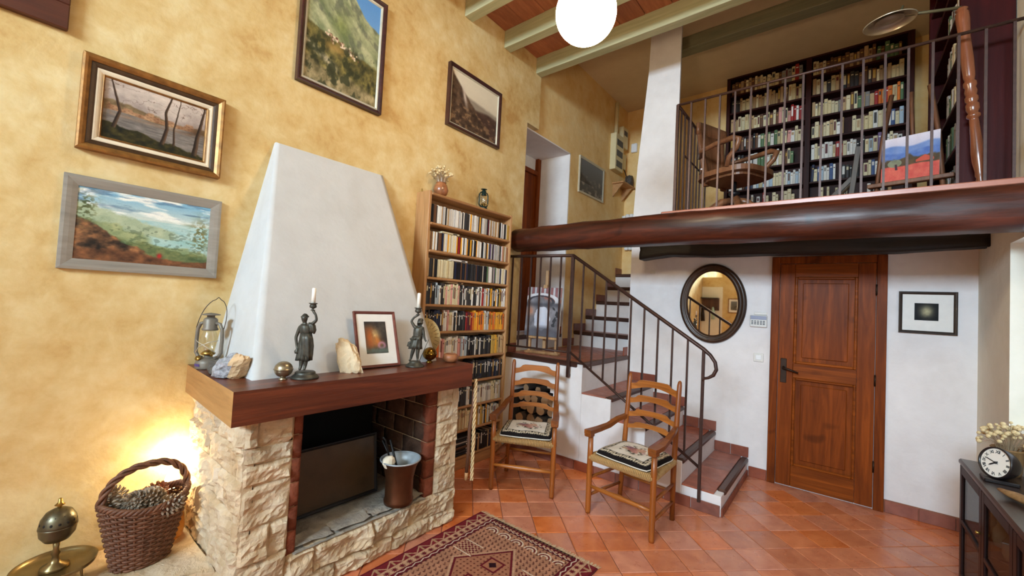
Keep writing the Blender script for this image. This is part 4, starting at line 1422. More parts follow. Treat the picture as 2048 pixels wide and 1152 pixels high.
drape('bodice', [(-26, 478, 50, 0.4), (-30, 530, 58, 0.5), (-34, 580, 60, 0.4), (-36, 605, 42, 0.2)], ca, BRONZE, s1, 8, 0.06)
drape('sleeve', [(28, 625, 24, 0.3), (40, 590, 34, 1.0), (52, 545, 30, 1.8), (60, 505, 16, 2.0)], ca, BRONZE, s1, 5, 0.16, 24)
hr = MB()
hr.grid(18, 10, lambda u, v: tuple(q * s1 for q in (-47 + 37 * math.cos(u * 2 * PI) * math.cos(v * 1.5), 3 + 37 * math.sin(u * 2 * PI) * math.cos(v * 1.5), 678 + 44 * math.sin(v * 1.5) + 3 * math.sin(u * 40)))) 
for k in range(12):
    t = k * 2 * PI / 12
    hr.lathe([(0, -9 * s1), (8 * s1, -4 * s1), (9 * s1, 3 * s1), (0, 9 * s1)], 7, ((-47 + 36 * math.cos(t)) * s1, (2 + 35 * math.sin(t)) * s1, (688 + 4 * math.sin(3 * t)) * s1))
hr.lathe([(0, -16 * s1), (14 * s1, -6 * s1), (15 * s1, 5 * s1), (0, 15 * s1)], 10, (-78 * s1, 22 * s1, 694 * s1))
hr.build('hair', BRONZE, ca)
MB().lathe([(6 * s1, 0), (26 * s1, 8 * s1), (30 * s1, 34 * s1), (12 * s1, 58 * s1), (16 * s1, 70 * s1)], 14, (-96 * s1, -22 * s1, 268 * s1)).build('jug', BRONZE, ca)
cd = candle_holder(ca, s1, 40, 750, 22)
cd.build('candle', WAX, ca)

s2 = 0.000554
cb = empty('bronze_candlestick', (-2.125, 1.695, MZ1), YAW, 'bronze young man figure candlestick in short tunic with staff, white candle', 'candlestick', 'bronze figure candlesticks')
MB().lathe([(104 * s2, 0), (107 * s2, 8 * s2), (98 * s2, 20 * s2), (66 * s2, 46 * s2), (62 * s2, 52 * s2), (66 * s2, 58 * s2), (56 * s2, 64 * s2), (0, 66 * s2)], 36).build('base', BRONZE, cb)
J = [(8, 0, 270, 40), (12, 0, 335, 34), (18, 0, 400, 42), (22, 0, 445, 28), (26, 0, 470, 15), (32, -7, 508, 36), (34, -2, 552, 30),
     (-28, 0, 452, 22), (-70, -4, 518, 16), (-42, -8, 560, 12), (4, -6, 592, 15),
     (68, 0, 442, 22), (86, -6, 356, 16), (104, -14, 312, 11), (120, -18, 292, 12),
     (-14, -4, 235, 30), (-38, -6, 145, 22), (-52, -4, 78, 13), (-62, -28, 66, 12), (26, 4, 235, 30), (22, 2, 145, 22), (26, 6, 80, 13), (34, -20, 68, 12)]
Ed = [(0, 1), (1, 2), (2, 3), (3, 4), (4, 5), (5, 6), (3, 7), (7, 8), (8, 9), (9, 10), (3, 11), (11, 12), (12, 13), (13, 14), (0, 15), (15, 16), (16, 17), (17, 18), (0, 19), (19, 20), (20, 21), (21, 22)]
skin_body('figure', J, Ed, cb, BRONZE, s2)
drape('tunic', [(22, 462, 34, 0.2), (18, 430, 52, 0.4), (14, 380, 50, 0.5), (10, 335, 46, 0.5), (6, 290, 56, 0.9), (0, 240, 64, 1.3), (-4, 205, 70, 1.6)], cb, BRONZE, s2, 9)
drape('sash', [(12, 350, 50, 0.6), (6, 325, 56, 0.9), (0, 305, 58, 0.7)], cb, BRONZE, s2, 6, 0.12)
MB().tube([(-40 * s2, 10 * s2, 320 * s2), (-66 * s2, 14 * s2, 312 * s2), (-58 * s2, 16 * s2, 280 * s2), (-88 * s2, 16 * s2, 262 * s2), (-100 * s2, 14 * s2, 232 * s2), (-60 * s2, 10 * s2, 224 * s2)], [12 * s2, 18 * s2, 15 * s2, 18 * s2, 14 * s2, 6 * s2], 8, flat=0.6).build('flying_drapery', BRONZE, cb)
MB().lathe([(0, -14 * s2), (24 * s2, -8 * s2), (33 * s2, 6 * s2), (26 * s2, 24 * s2), (0, 32 * s2)], 14, (35 * s2, 7 * s2, 528 * s2)).build('hair', BRONZE, cb)
MB().tube([(146 * s2, -18 * s2, 318 * s2), (52 * s2, -14 * s2, 70 * s2)], 3.5 * s2, 6).build('staff', BRONZE, cb)
cd = candle_holder(cb, s2, 4, 580, 20)
cd.v = [(x, y, z if z < 0.42 else z) for x, y, z in cd.v]
cd.build('candle', WAX, cb)

# ---- framed print leaning on the hood
REDW = M_wood('reddish_frame_wood', (90, 42, 34), (130, 66, 52), 'x', 12, 0.35, coat=0.3)
fw, fh = 0.285, 0.35
pv = empty('framed_print', (-2.19, 1.495, MZ1), 0, 'framed fiery orange print with white mount leaning against the chimney hood', 'picture')
pv.matrix_basis = Matrix.Translation((-2.205, 1.49, MZ1 + 0.002)) @ Matrix.Rotation(math.radians(88), 4, 'Z') @ Matrix.Rotation(math.radians(-18), 4, 'X')
frame_bars(pv, 'frame', fw, fh, 0.016, 0.016, REDW)
MB().box(-fw / 2 + 0.008, fw / 2 - 0.008, -0.008, -0.001, 0.008, fh - 0.008).build('mount', MATB, pv)


def fiery(U, V):
    n = fbm(U, V, 4, 5, 31); n2 = fbm(U, V, 7, 4, 8)
    img = lerp3((52, 48, 46), (92, 84, 74), n2 * 1.4 - 0.2)
    img = over(img, (170, 92, 46), 0.8 * np.exp(-((U - 0.18) / 0.26) ** 2 - ((V - 0.45) / 0.45) ** 2) * (0.6 + n))
    img = over(img, (236, 206, 140), np.exp(-((U - 0.45) / 0.16) ** 2 - ((V - 0.55) / 0.2) ** 2) * 1.2 * n2)
    img = over(img, (206, 124, 60), np.exp(-((U - 0.55) / 0.22) ** 2 - ((V - 0.36) / 0.16) ** 2) * n * 1.5)
    img = over(img, (196, 138, 160), np.exp(-((np.hypot((U - 0.72) / 1.5, V - 0.24) - 0.09) / 0.04) ** 2) * 0.8)
    img = over(img, (96, 108, 100), np.exp(-((V - 0.08) / 0.09) ** 2) * (0.4 + n2))
    return over(img, (44, 44, 44), np.clip((V - 0.78) * 3.5, 0, 1) * (1 - U) * 1.3)


canvas('print', 0.148, 0.20, 130, 170, fiery, PRINT, pv, Matrix.Translation((-0.005, -0.0095, 0.085)))

# ------------------------------------------------------------------ paintings on the ochre wall
GOLD = M_plain('antique_gilt', (146, 102, 50), 0.42, 0.45, var=0.35, nscale=24)
GOLDD = M_plain('dark_gilt_groove', (66, 44, 22), 0.5, 0.2, var=0.3)
LINEN = M_plain('linen_slip', (222, 206, 178), 0.85, var=0.05)
GREYF = M_wood('grey_painted_frame', (140, 132, 120), (160, 152, 140), 'x', 10, 0.6)
DKFR = M_wood('dark_mahogany_frame', (46, 22, 20), (78, 40, 36), 'x', 12, 0.35, coat=0.2)
SILV = M_plain('silver_slip', (202, 196, 176), 0.4, 0.3, var=0.08)


def wall_pic(name, y0, y1, z0, z1, label, cat='painting', x=XL, group='paintings on the ochre wall'):
    e = empty(name, (x, (y0 + y1) / 2, z0), 0, label, cat, group)
    e.rotation_euler = (0, 0, PI / 2)      # local -y faces the room, local x runs along +Y
    return e, y1 - y0, z1 - z0


def trunk(img, U, V, pts, w0, col):
    ys = np.array([p[1] for p in pts]); xs = np.array([p[0] for p in pts])
    cx = np.interp(V, ys, xs) + 0.006 * np.sin(V * 11)
    ww = np.interp(V, [ys.min(), ys.max()], [w0, w0 * 0.4])
    m = (np.abs(U - cx) < ww) & (V > ys.min()) & (V < ys.max())
    return over(img, col, m * 0.92)


def soft(x, k=40.0):
    return np.clip(x * k + 0.5, 0, 1)


def river(U, V):
    n = fbm(U, V, 6, 5, 3); n2 = fbm(U, V, 18, 5, 4); n3 = fbm(U, V, 50, 3, 5)
    img = lerp3((150, 138, 132), (206, 192, 180), (V - 0.5) * 1.3 + n * 0.9 - 0.15)
    img = img * (0.92 + 0.16 * n2[..., None])
    hill = 0.60 + 0.05 * np.sin(U * 5 + 1) + 0.08 * (n2 - 0.5)
    img = over(img, lerp3((104, 88, 66), (148, 130, 100), n2 * 1.4 - 0.2), soft(hill - V) * 0.9)
    bld = 0.545 + 0.035 * soft(np.sin(U * 31 + 1) - 0.3, 8) + 0.03 * soft(np.sin(U * 17) - 0.5, 8)
    town = soft(bld - V, 60) * soft(V - 0.475, 60) * soft(0.42 - np.abs(U - 0.46), 20)
    img = over(img, lerp3((150, 112, 88), (204, 168, 136), n2 * 1.5 - 0.3), town * 0.8)
    img = over(img, (92, 66, 54), town * soft(np.sin(U * 90) * np.sin(V * 130) - 0.6, 8) * 0.3)
    wt = lerp3((104, 98, 94), (176, 168, 160), n * 0.7 + fbm(U, V * 6, 9, 4, 9) * 0.7 - 0.3)
    img = over(img, wt, soft(0.475 + 0.015 * np.sin(U * 9) - V, 60))
    img = over(img, (150, 122, 100), np.exp(-((V - 0.43) / 0.03) ** 2) * n2 * 0.8 * (np.abs(U - 0.46) < 0.4))
    bank = 0.30 - 0.24 * U + 0.12 * (n - 0.5) + 0.05 * (n2 - 0.5)
    img = over(img, lerp3((38, 40, 24), (96, 88, 54), n2 * 1.3 - 0.15), soft(bank - V, 40))
    img = over(img, (92, 70, 54), np.exp(-((U - 0.92) / 0.1) ** 2 - ((V - 0.5) / 0.08) ** 2) * n2 * 1.4)
    for pts, w_ in (([(0.10, 0.2), (0.15, 0.5), (0.06, 1.0)], 0.020), ([(0.56, 0.12), (0.60, 0.42), (0.575, 0.7), (0.63, 1.0)], 0.024), ([(0.68, 0.14), (0.67, 0.45), (0.72, 0.95)], 0.012), ([(0.90, 0.06), (0.92, 0.4), (0.98, 0.95)], 0.030)):
        ys = [p[1] for p in pts]; xs = [p[0] for p in pts]
        cx = np.interp(V, ys, xs) + 0.010 * (fbm(V * 0 + 0.3, V, 9, 3, 7) - 0.5)
        ww = np.interp(V, [min(ys), max(ys)], [w_, w_ * 0.35])
        img = over(img, lerp3((54, 42, 36), (110, 90, 74), soft(U - cx, 40)), soft(ww - np.abs(U - cx), 160) * soft(V - min(ys), 60) * 0.95)
    br = np.abs(fbm(U, V, 9, 4, 17) - 0.5)
    img = over(img, (100, 82, 72), np.clip(1 - br / 0.016, 0, 1) * soft(V - 0.62, 12) * 0.7)
    return (img - 130) * 1.25 + 114


def coast(U, V):
    n = fbm(U, V, 5, 5, 13); n2 = fbm(U, V, 15, 5, 14); n3 = fbm(U, V, 40, 3, 15)
    img = lerp3((222, 220, 198), (112, 168, 200), (V - 0.58) * 2.3)
    img = over(img, (236, 236, 226), np.clip((fbm(U, V * 2.4, 5, 6, 41) - 0.46) * 6, 0, 1) * soft(V - 0.62, 14))
    img = over(img, (70, 100, 130), np.clip((fbm(U, V * 3, 6, 5, 47) - 0.58) * 6, 0, 1) * soft(V - 0.74, 14) * 0.6)
    img = over(img, lerp3((138, 182, 184), (200, 216, 206), fbm(U, V * 5, 7, 4, 48)), soft(0.655 - V, 60))
    img = over(img, lerp3((140, 158, 128), (190, 198, 164), n2), soft(0.80 - 0.40 * U + 0.20 * (n - 0.5) + 0.05 * (n3 - 0.5) - V, 26) * soft(0.72 - U, 8))
    img = over(img, (150, 162, 140), np.exp(-((U - 0.83) / 0.06) ** 2 - ((V - 0.665) / 0.02) ** 2))
    img = over(img, lerp3((104, 126, 84), (168, 172, 122), n2 * 1.3 - 0.1), soft(0.62 - 0.40 * U + 0.16 * (n2 - 0.5) - V, 26) * 0.9)
    img = over(img, lerp3((140, 184, 180), (186, 210, 200), n), soft(0.06 - np.abs(V - 0.40 - 0.06 * np.sin(U * 7)), 40) * soft(U - 0.52, 16))
    img = over(img, lerp3((52, 74, 44), (122, 128, 78), n2 * 1.5 - 0.2), soft(0.40 - 0.22 * U + 0.16 * (n2 - 0.5) - V, 26) * 0.9)
    dots = soft(fbm(U, V, 34, 2, 49) - 0.62, 14)
    img = over(img, (40, 56, 36), dots * soft(0.55 - V, 10) * soft(V - 0.2, 10) * 0.3)
    rk = lerp3((30, 22, 16), (160, 108, 68), n2 * 1.9 - 0.45) * (0.85 + 0.3 * n3[..., None])
    img = over(img, rk, soft(0.60 - 1.05 * (U - 0.05) + 0.34 * (n - 0.5) + 0.1 * (n2 - 0.5) - V, 26))
    img = over(img, lerp3((60, 36, 22), (150, 96, 58), n2 * 1.4 - 0.2), soft(0.13 + 0.05 * np.sin(U * 6) + 0.05 * (n2 - 0.5) - V, 40))
    img = over(img, (170, 40, 36), np.exp(-((U - 0.60) / 0.018) ** 2 - ((V - 0.14) / 0.035) ** 2) * 1.3)
    img = over(img, lerp3((46, 66, 38), (150, 124, 62), n2), np.clip((n3 - 0.42) * 9, 0, 1) * np.exp(-((U - 0.92) / 0.07) ** 2 - ((V - 0.5) / 0.26) ** 2))
    img = over(img, lerp3((52, 66, 40), (120, 116, 66), n2), np.clip((n3 - 0.45) * 9, 0, 1) * np.exp(-((U - 0.06) / 0.07) ** 2 - ((V - 0.72) / 0.2) ** 2))
    return img


def village(U, V):
    n = fbm(U, V * 1.3, 5, 5, 23); n2 = fbm(U, V, 18, 5, 24); n3 = fbm(U, V, 45, 3, 26)
    img = lerp3((150, 186, 222), (92, 146, 206), V)
    ridge = 1.12 - 0.42 * U ** 1.4 + 0.025 * np.sin(U * 14) + 0.02 * (n2 - 0.5)
    d = U * 0.7 + V
    slope = lerp3((104, 116, 80), (178, 178, 138), fbm(d * 2.4, (U - V) * 0.8, 4, 6, 25) * 1.9 - 0.45)
    slope = over(slope, (96, 100, 84), np.clip((fbm(d * 1.3, U - V * 0.5, 9, 5, 29) - 0.52) * 6, 0, 1) * 0.7)
    slope = over(slope, (126, 138, 70), np.exp(-((U - 0.45) / 0.12) ** 2 - ((V - 0.62) / 0.12) ** 2) * n)
    img = over(img, slope * (0.92 + 0.16 * n3[..., None]), soft(ridge - V, 60))
    b1 = 0.50 - 0.14 * U + 0.06 * (n2 - 0.5)
    scrub = lerp3((40, 42, 22), (128, 116, 62), n2 * 1.9 - 0.45) * (0.86 + 0.28 * n3[..., None])
    img = over(img, scrub, soft(b1 - V, 40))
    img = over(img, lerp3((140, 110, 50), (172, 142, 86), n2), np.exp(-((U - 0.38) / 0.18) ** 2 - ((V - 0.37) / 0.045) ** 2) * 0.95)
    r = np.random.default_rng(77)
    for k in range(60):
        t = r.random(); cx = 0.26 + 0.42 * t + r.normal() * 0.03; cy = 0.485 - 0.11 * t + r.normal() * 0.016
        w_, h_ = r.uniform(0.008, 0.02), r.uniform(0.006, 0.013)
        m = soft(w_ - np.abs(U - cx), 300) * soft(h_ - np.abs(V - cy), 300)
        c = r.choice([0, 1, 2], p=[0.5, 0.3, 0.2])
        img = over(img, ((226, 206, 180), (190, 156, 128), (112, 82, 62))[c], m * 0.92)
    gr = lerp3((104, 92, 60), (186, 168, 130), n2 * 1.7 - 0.35)
    img = over(img, gr, soft(0.20 - 0.1 * U + 0.16 * (n - 0.5) - V, 20) * 0.85)
    img = over(img, (192, 178, 150), np.exp(-((V - 0.33 + 0.35 * U) / 0.035) ** 2) * soft(0.42 - U, 12) * n2 * 1.5)
    return over(img, (38, 44, 22), np.clip((fbm(U, V, 9, 4, 33) - 0.54) * 12, 0, 1) * soft(0.44 - V, 14) * 0.8)


def brownhill(U, V):
    n = fbm(U, V, 6, 5, 43); n2 = fbm(U, V, 15, 4, 44)
    img = lerp3((190, 178, 156), (222, 212, 190), V + n * 0.3)
    img = over(img, (150, 138, 122), np.clip((0.66 - 0.1 * U + 0.05 * n - V) * 18, 0, 1))
    img = over(img, lerp3((56, 38, 32), (96, 72, 60), n2), np.clip((0.50 + 0.02 * np.sin(U * 10) - V) * 20, 0, 1) * (U > 0.45))
    img = over(img, lerp3((48, 34, 26), (108, 84, 64), n2 * 1.5 - 0.2), np.clip((0.98 - 1.05 * U + 0.1 * (n - 0.5) - V) * 18, 0, 1))
    img = over(img, (206, 190, 176), np.exp(-((U - 0.27 - 0.25 * (0.6 - V)) / 0.035) ** 2 - ((V - 0.6) / 0.16) ** 2))
    return over(img, (150, 118, 84), np.clip((n2 - 0.55) * 8, 0, 1) * (V < 0.4) * 0.6)


def dusk(U, V):
    n = fbm(U, V, 7, 5, 53)
    img = lerp3((84, 80, 74), (120, 124, 126), V * 1.1)
    img = over(img, (168, 158, 142), np.clip((n - 0.46) * 6, 0, 1) * (V < 0.55) * 0.8)
    return over(img, (36, 32, 30), np.clip((0.62 - 0.5 * U + 0.2 * (n - 0.5) - V) * 10, 0, 1) * (V > 0.3) * 0.6)


# gilt frame
e, w_, h_ = wall_pic('gilt_painting', 0.187, 0.763, 2.158, 2.616, 'wide gilt framed river landscape painting, upper left on ochre wall')
frame_bars(e, 'outer_frame', w_, h_, 0.030, 0.042, GOLD)
frame_bars(e, 'frame_groove', w_, h_, 0.028, 0.026, GOLDD, inset=0.028)
frame_bars(e, 'linen_slip', w_, h_, 0.024, 0.020, LINEN, inset=0.052)
frame_bars(e, 'inner_frame', w_, h_, 0.008, 0.022, GOLD, inset=0.075)
canvas('canvas', w_ - 0.162, h_ - 0.162, 300, 220, river, OIL, e, Matrix.Translation((0, -0.012, 0.081)))
e, w_, h_ = wall_pic('grey_framed_painting', 0.162, 0.787, 1.584, 2.031, 'wide grey framed coastal landscape painting below the gilt frame')
frame_bars(e, 'frame', w_, h_, 0.05, 0.022, GREYF)
canvas('canvas', w_ - 0.096, h_ - 0.096, 320, 220, coast, OIL, e, Matrix.Translation((0, -0.013, 0.048)))
e, w_, h_ = wall_pic('village_painting', 1.142, 1.774, 2.928, 3.80, 'tall dark framed painting of a hill village under green mountains')
frame_bars(e, 'frame', w_, h_, 0.03, 0.04, DKFR)
frame_bars(e, 'slip', w_, h_, 0.017, 0.028, SILV, inset=0.03)
canvas('canvas', w_ - 0.09, h_ - 0.09, 260, 360, village, OIL, e, Matrix.Translation((0, -0.018, 0.045)))
e, w_, h_ = wall_pic('mountain_painting', 2.449, 3.17, 3.118, 3.70, 'dark framed brown mountain landscape painting above the pine rack')
frame_bars(e, 'frame', w_, h_, 0.032, 0.04, DKFR)
frame_bars(e, 'slip', w_, h_, 0.012, 0.028, SILV, inset=0.032)
canvas('canvas', w_ - 0.086, h_ - 0.086, 220, 180, brownhill, OIL, e, Matrix.Translation((0, -0.018, 0.043)))
e, w_, h_ = wall_pic('stairwell_painting', 4.98, 5.73, 3.13, 3.65, 'small silver framed dark landscape on the stairwell wall', x=XF)
frame_bars(e, 'frame', w_, h_, 0.03, 0.025, SILV)
canvas('canvas', w_ - 0.06, h_ - 0.06, 160, 110, dusk, OIL, e, Matrix.Translation((0, -0.014, 0.03)))

# ------------------------------------------------------------------ brass incense burner
DKBR = M_plain('dark_pierced_brass', (98, 92, 74), 0.36, 0.8, var=0.4, nscale=16)
OLDBR = M_plain('old_brass_dish', (140, 122, 84), 0.3, 0.85, var=0.25, nscale=8)
HOLE = M_plain('dark_hole', (26, 24, 22), 0.9)
ib = empty('incense_burner', (-2.69, 0.232, ZB), 0, 'brass incense burner with pierced round lid standing on a footed dish', 'burner')
ib.scale = (1.08, 1.08, 1.3)
MB().lathe([(0.0, 0.046), (0.10, 0.046), (0.118, 0.054), (0.122, 0.062), (0.126, 0.062), (0.122, 0.05), (0.10, 0.042), (0.0, 0.042)], 40).build('dish', OLDBR, ib)
for k in range(3):
    t = k * 2.094 + 0.9
    MB().tube([(0.09 * math.cos(t), 0.09 * math.sin(t), 0.046), (0.095 * math.cos(t), 0.095 * math.sin(t), 0.02), (0.10 * math.cos(t), 0.10 * math.sin(t), 0.0)], [0.006, 0.004, 0.005], 8).build('foot', OLDBR, ib)
MB().lathe([(0.045, 0.046), (0.042, 0.056), (0.018, 0.066), (0.010, 0.085), (0.014, 0.097), (0.009, 0.112), (0.012, 0.138)], 24).build('stem', OLDBR, ib)
MB().lathe([(0.012, 0.136), (0.038, 0.143), (0.053, 0.162), (0.056, 0.184), (0.058, 0.186), (0.058, 0.19)], 32).build('bowl', DKBR, ib)
lid = MB().lathe([(0.058, 0.19), (0.0565, 0.196), (0.052, 0.216), (0.0385, 0.236), (0.018, 0.246), (0.008, 0.248)], 32).build('lid', DKBR, ib)
for ring, (r_, z_, nn, tl) in enumerate(((0.0538, 0.2058, 14, 1.35), (0.0446, 0.2257, 12, 0.98), (0.0275, 0.2407, 9, 0.45))):
    for k in range(nn):
        t = 2 * PI * (k + 0.5 * ring) / nn
        MB().lathe([(0.0, 0.0006), (0.0048, 0.0004), (0.0048, -0.002)], 8, M=Mrot((r_ * math.cos(t), r_ * math.sin(t), z_), ry=tl, rz=t)).build('piercing', HOLE, lid)
MB().lathe([(0.008, 0.246), (0.006, 0.252), (0.016, 0.258), (0.007, 0.266), (0.006, 0.278), (0.0, 0.281)], 16).build('finial', BRASS, ib)
MB().box(-0.068, -0.054, -0.008, 0.008, 0.185, 0.195, 0.002).build('hinge', DKBR, ib)

# ------------------------------------------------------------------ books and discs
PAGES = M_plain('book_pages', (222, 208, 176), 0.9, var=0.1, nscale=80)
PAL = {}
for nm, c in dict(white=(226, 222, 214), cream=(216, 202, 164), ivory=(206, 188, 142), tan=(178, 146, 104), brown=(104, 68, 44), black=(24, 22, 24),
                  charcoal=(52, 48, 48), grey=(138, 134, 128), silver=(184, 180, 176), red=(156, 34, 30), maroon=(92, 24, 30), orange=(212, 108, 30),
                  yellow=(226, 160, 42), blue=(58, 84, 132), navy=(30, 38, 66), pale_blue=(178, 198, 214), green=(84, 112, 74), pink=(212, 150, 140),
                  violet=(112, 92, 128), gold=(196, 158, 72)).items():
    PAL[nm] = M_plain('book_' + nm, c, 0.5, var=0.14, nscale=9, rand=0.18)


def book_mesh(kind):
    m = MB()
    if kind == 'disc':        # jewel case: two lids, a spine strip and a paper inlay
        m.box(0, 1, 0.0, 1, 0, 1, 0.03, 0)
        m.box(0.12, 0.88, -0.004, 0.02, 0.06, 0.94, 0, 2)
        m.box(0.2, 0.8, 0.03, 0.97, 0.985, 1.004, 0, 1)
    else:
        m.box(0, 0.10, 0.03, 1, 0, 1, 0, 0); m.box(0.90, 1, 0.03, 1, 0, 1, 0, 0)
        m.box(0.10, 0.90, 0.05, 0.97, 0.012, 0.985, 0, 1)
        n = 5
        pr = [(k / n, 0.03 - 0.03 * math.sin(PI * k / n)) for k in range(n + 1)]
        v = [(x, y, z) for z in (0, 1) for x, y in pr]
        m.add(v, [(k, k + 1, k + 2 + n, k + 1 + n) for k in range(n)], 0, True)
        pr2 = [(x, y - 0.003) for x, y in pr[1:-1]]
        z0, z1 = (0.62, 0.86) if kind == 'a' else ((0.30, 0.88) if kind == 'b' else (0.74, 0.80))
        v = [(x, y, z) for z in (z0, z1) for x, y in pr2]
        k_ = len(pr2)
        m.add(v, [(k, k + 1, k + 1 + k_, k + k_) for k in range(k_ - 1)], 2, True)
    return m.mesh('book', [PAL['white'], PAGES, PAL['black']], recalc=False)


BMESH = {k: book_mesh(k) for k in ('disc', 'a', 'b', 'c')}
ONES = 'first second third fourth fifth sixth seventh eighth ninth tenth eleventh twelfth thirteenth fourteenth fifteenth sixteenth seventeenth eighteenth nineteenth'.split()
TENS = {20: 'twent', 30: 'thirt', 40: 'fort', 50: 'fift', 60: 'sixt', 70: 'sevent', 80: 'eight', 90: 'ninet'}


def ordinal(n):
    if n < 20: return ONES[n - 1]
    t, o = n // 10 * 10, n % 10
    return TENS[t] + ('ieth' if o == 0 else 'y-' + ONES[o - 1])


BR = random.Random(5)
CONTR = {'black': 'white', 'charcoal': 'cream', 'navy': 'gold', 'maroon': 'gold', 'brown': 'gold', 'red': 'white', 'blue': 'white', 'violet': 'white', 'green': 'cream'}


def book_row(name, word, u0, u1, place, rot, segs, th, hgt, dep, where, group, skip=lambda u: False, kinds='abccc', leanp=0.0):
    u, i, n = u0, 0, 0
    tot = u1 - u0
    cum, acc = [], 0
    for f, pal in segs:
        acc += f; cum.append((acc, pal))
    while True:
        t = BR.uniform(*th)
        if u + t > u1: break
        fr = (u - u0) / tot
        pal = next((p for a, p in cum if fr <= a + 1e-6), cum[-1][1])
        colr = BR.choice(pal)
        i += 1
        if colr != '-' and not skip(u):
            n += 1
            h = BR.uniform(*hgt); d = BR.uniform(*dep)
            me = BMESH['disc'] if kinds == 'd' else BMESH[BR.choice(kinds)]
            o = bpy.data.objects.new(name, me)
            COL.objects.link(o)
            o.location = place(u, BR.uniform(0, 0.006))
            o.rotation_euler = (0, BR.uniform(0.03, 0.09) if BR.random() < leanp else 0, rot)
            o.scale = (t * 0.96, d, h)
            for k_, mt in enumerate((PAL[colr], PAGES, PAL[colr if kinds == 'd' else CONTR.get(colr, BR.choice(('tan', 'brown', 'grey', 'tan', 'charcoal', 'maroon')))])):
                o.material_slots[k_].link = 'OBJECT'
                o.material_slots[k_].material = mt
            tag(o, f"{colr.replace('_', ' ')} {word}, {ordinal(n)} from left on {where}", name.replace('_', ' '), group)
        u += t + 0.0006
    return n


# ------------------------------------------------------------------ pine rack on the left wall
PINEV = M_wood('pale_pine_upright', (170, 122, 76), (204, 158, 108), 'z', 16, 0.5, rand=0.04)
PINEY = M_wood('pale_pine_shelf', (160, 112, 68), (196, 148, 98), 'y', 16, 0.5, rand=0.06)
rk = empty('pine_rack', (XL, 2.73, 0), 0, 'tall narrow pine shelving rack packed with discs and paperbacks beside fireplace', 'bookcase')
RX0, RX1, RY0, RY1 = XL + 0.002, -2.68, 2.185, 3.285
RZ = [2.418, 2.169, 1.94, 1.713, 1.486, 1.256, 1.023, 0.794, 0.567, 0.354, 0.114]
for (a, b_) in ((RY0, RY0 + 0.028), (RY1 - 0.028, RY1)):
    MB().box(RX0, RX1, a, b_, 0, 2.43, 0.004).build('side_panel', PINEV, rk, True)
MB().box(RX0, RX0 + 0.006, RY0 + 0.028, RY1 - 0.028, 0.05, 2.41).build('back_panel', PINEV, rk, True)
for z in RZ:
    MB().box(RX0 + 0.006, RX1 + 0.004, RY0 + 0.028, RY1 - 0.028, z - 0.022, z, 0.006).build('shelf', PINEY, rk, True)
MB().box(RX1 - 0.02, RX1, RY0 + 0.028, RY1 - 0.028, 0.0, 0.09, 0.003).build('plinth', PINEY, rk, True)
MIX = ['white', 'white', 'silver', 'black', 'cream', 'charcoal', 'grey', 'tan']
DARK = ['black', 'black', 'charcoal', 'black', 'navy', 'brown']
WHT = ['white', 'white', 'cream', 'silver']
rows = [
    ('d', [(0.06, ['brown', 'black', 'charcoal']), (0.24, ['white', 'white', 'silver', 'black', 'tan']), (0.3, ['white', 'white', 'charcoal', 'silver', 'yellow']), (0.3, ['white', 'silver', 'black', 'tan', 'white', 'maroon']), (0.1, ['charcoal', 'gold', 'black', 'white'])]),
    ('d', [(0.08, ['tan', 'brown', 'white']), (0.07, DARK), (0.16, ['cream', 'cream', 'white', 'yellow']), (0.04, ['red', 'maroon', 'grey']), (0.35, ['white', 'black', 'charcoal', 'white', 'silver', 'yellow']), (0.2, ['violet', 'grey', 'white', 'black', 'silver']), (0.1, ['white', 'pink', 'tan'])]),
    ('d', [(0.1, ['black', 'charcoal', 'tan']), (0.18, ['cream', 'cream', 'ivory']), (0.3, DARK), (0.12, ['white', 'black', 'black']), (0.15, ['white', 'violet', 'green', 'charcoal', 'silver']), (0.15, ['white', 'cream', 'navy', 'silver'])]),
    ('b', [(0.09, DARK), (0.1, ['white', 'black', 'pale_blue', 'charcoal']), (0.17, ['cream', 'pink', 'cream']), (0.24, ['black', 'charcoal', 'white']), (0.08, ['red', 'white', 'charcoal']), (0.2, ['black', 'navy', 'silver', 'grey', 'white', 'yellow']), (0.12, ['gold', 'black', 'white'])]),
    ('b', [(0.2, DARK), (0.12, ['white', 'cream', 'pink']), (0.13, ['black', 'charcoal', 'white', 'black']), (0.08, ['maroon', 'red', 'maroon']), (0.18, ['yellow', 'orange', 'yellow']), (0.05, ['silver', 'white']), (0.24, ['yellow', 'orange', 'yellow'])]),
    ('b', [(0.08, ['red', 'brown', 'white']), (0.08, ['orange', 'tan']), (0.26, ['white', 'cream', 'pink', 'white']), (0.08, ['pale_blue', 'white']), (0.32, ['black', 'charcoal', 'black', 'white']), (0.1, ['gold', 'yellow', 'cream']), (0.08, ['brown', 'tan'])]),
    ('b', [(0.35, ['charcoal', 'white', 'tan', 'black']), (0.15, ['white', 'tan', 'black']), (0.5, DARK)]),
    ('b', [(0.45, ['brown', 'black', 'white', 'tan']), (0.2, ['black', 'white', 'charcoal']), (0.35, ['white', 'white', 'cream', 'silver'])]),
    ('b', [(0.6, ['tan', 'cream', 'ivory', 'tan', 'cream']), (0.2, ['black', 'white', 'yellow', 'gold']), (0.2, ['white', 'pale_blue', 'black', 'cream'])]),
]
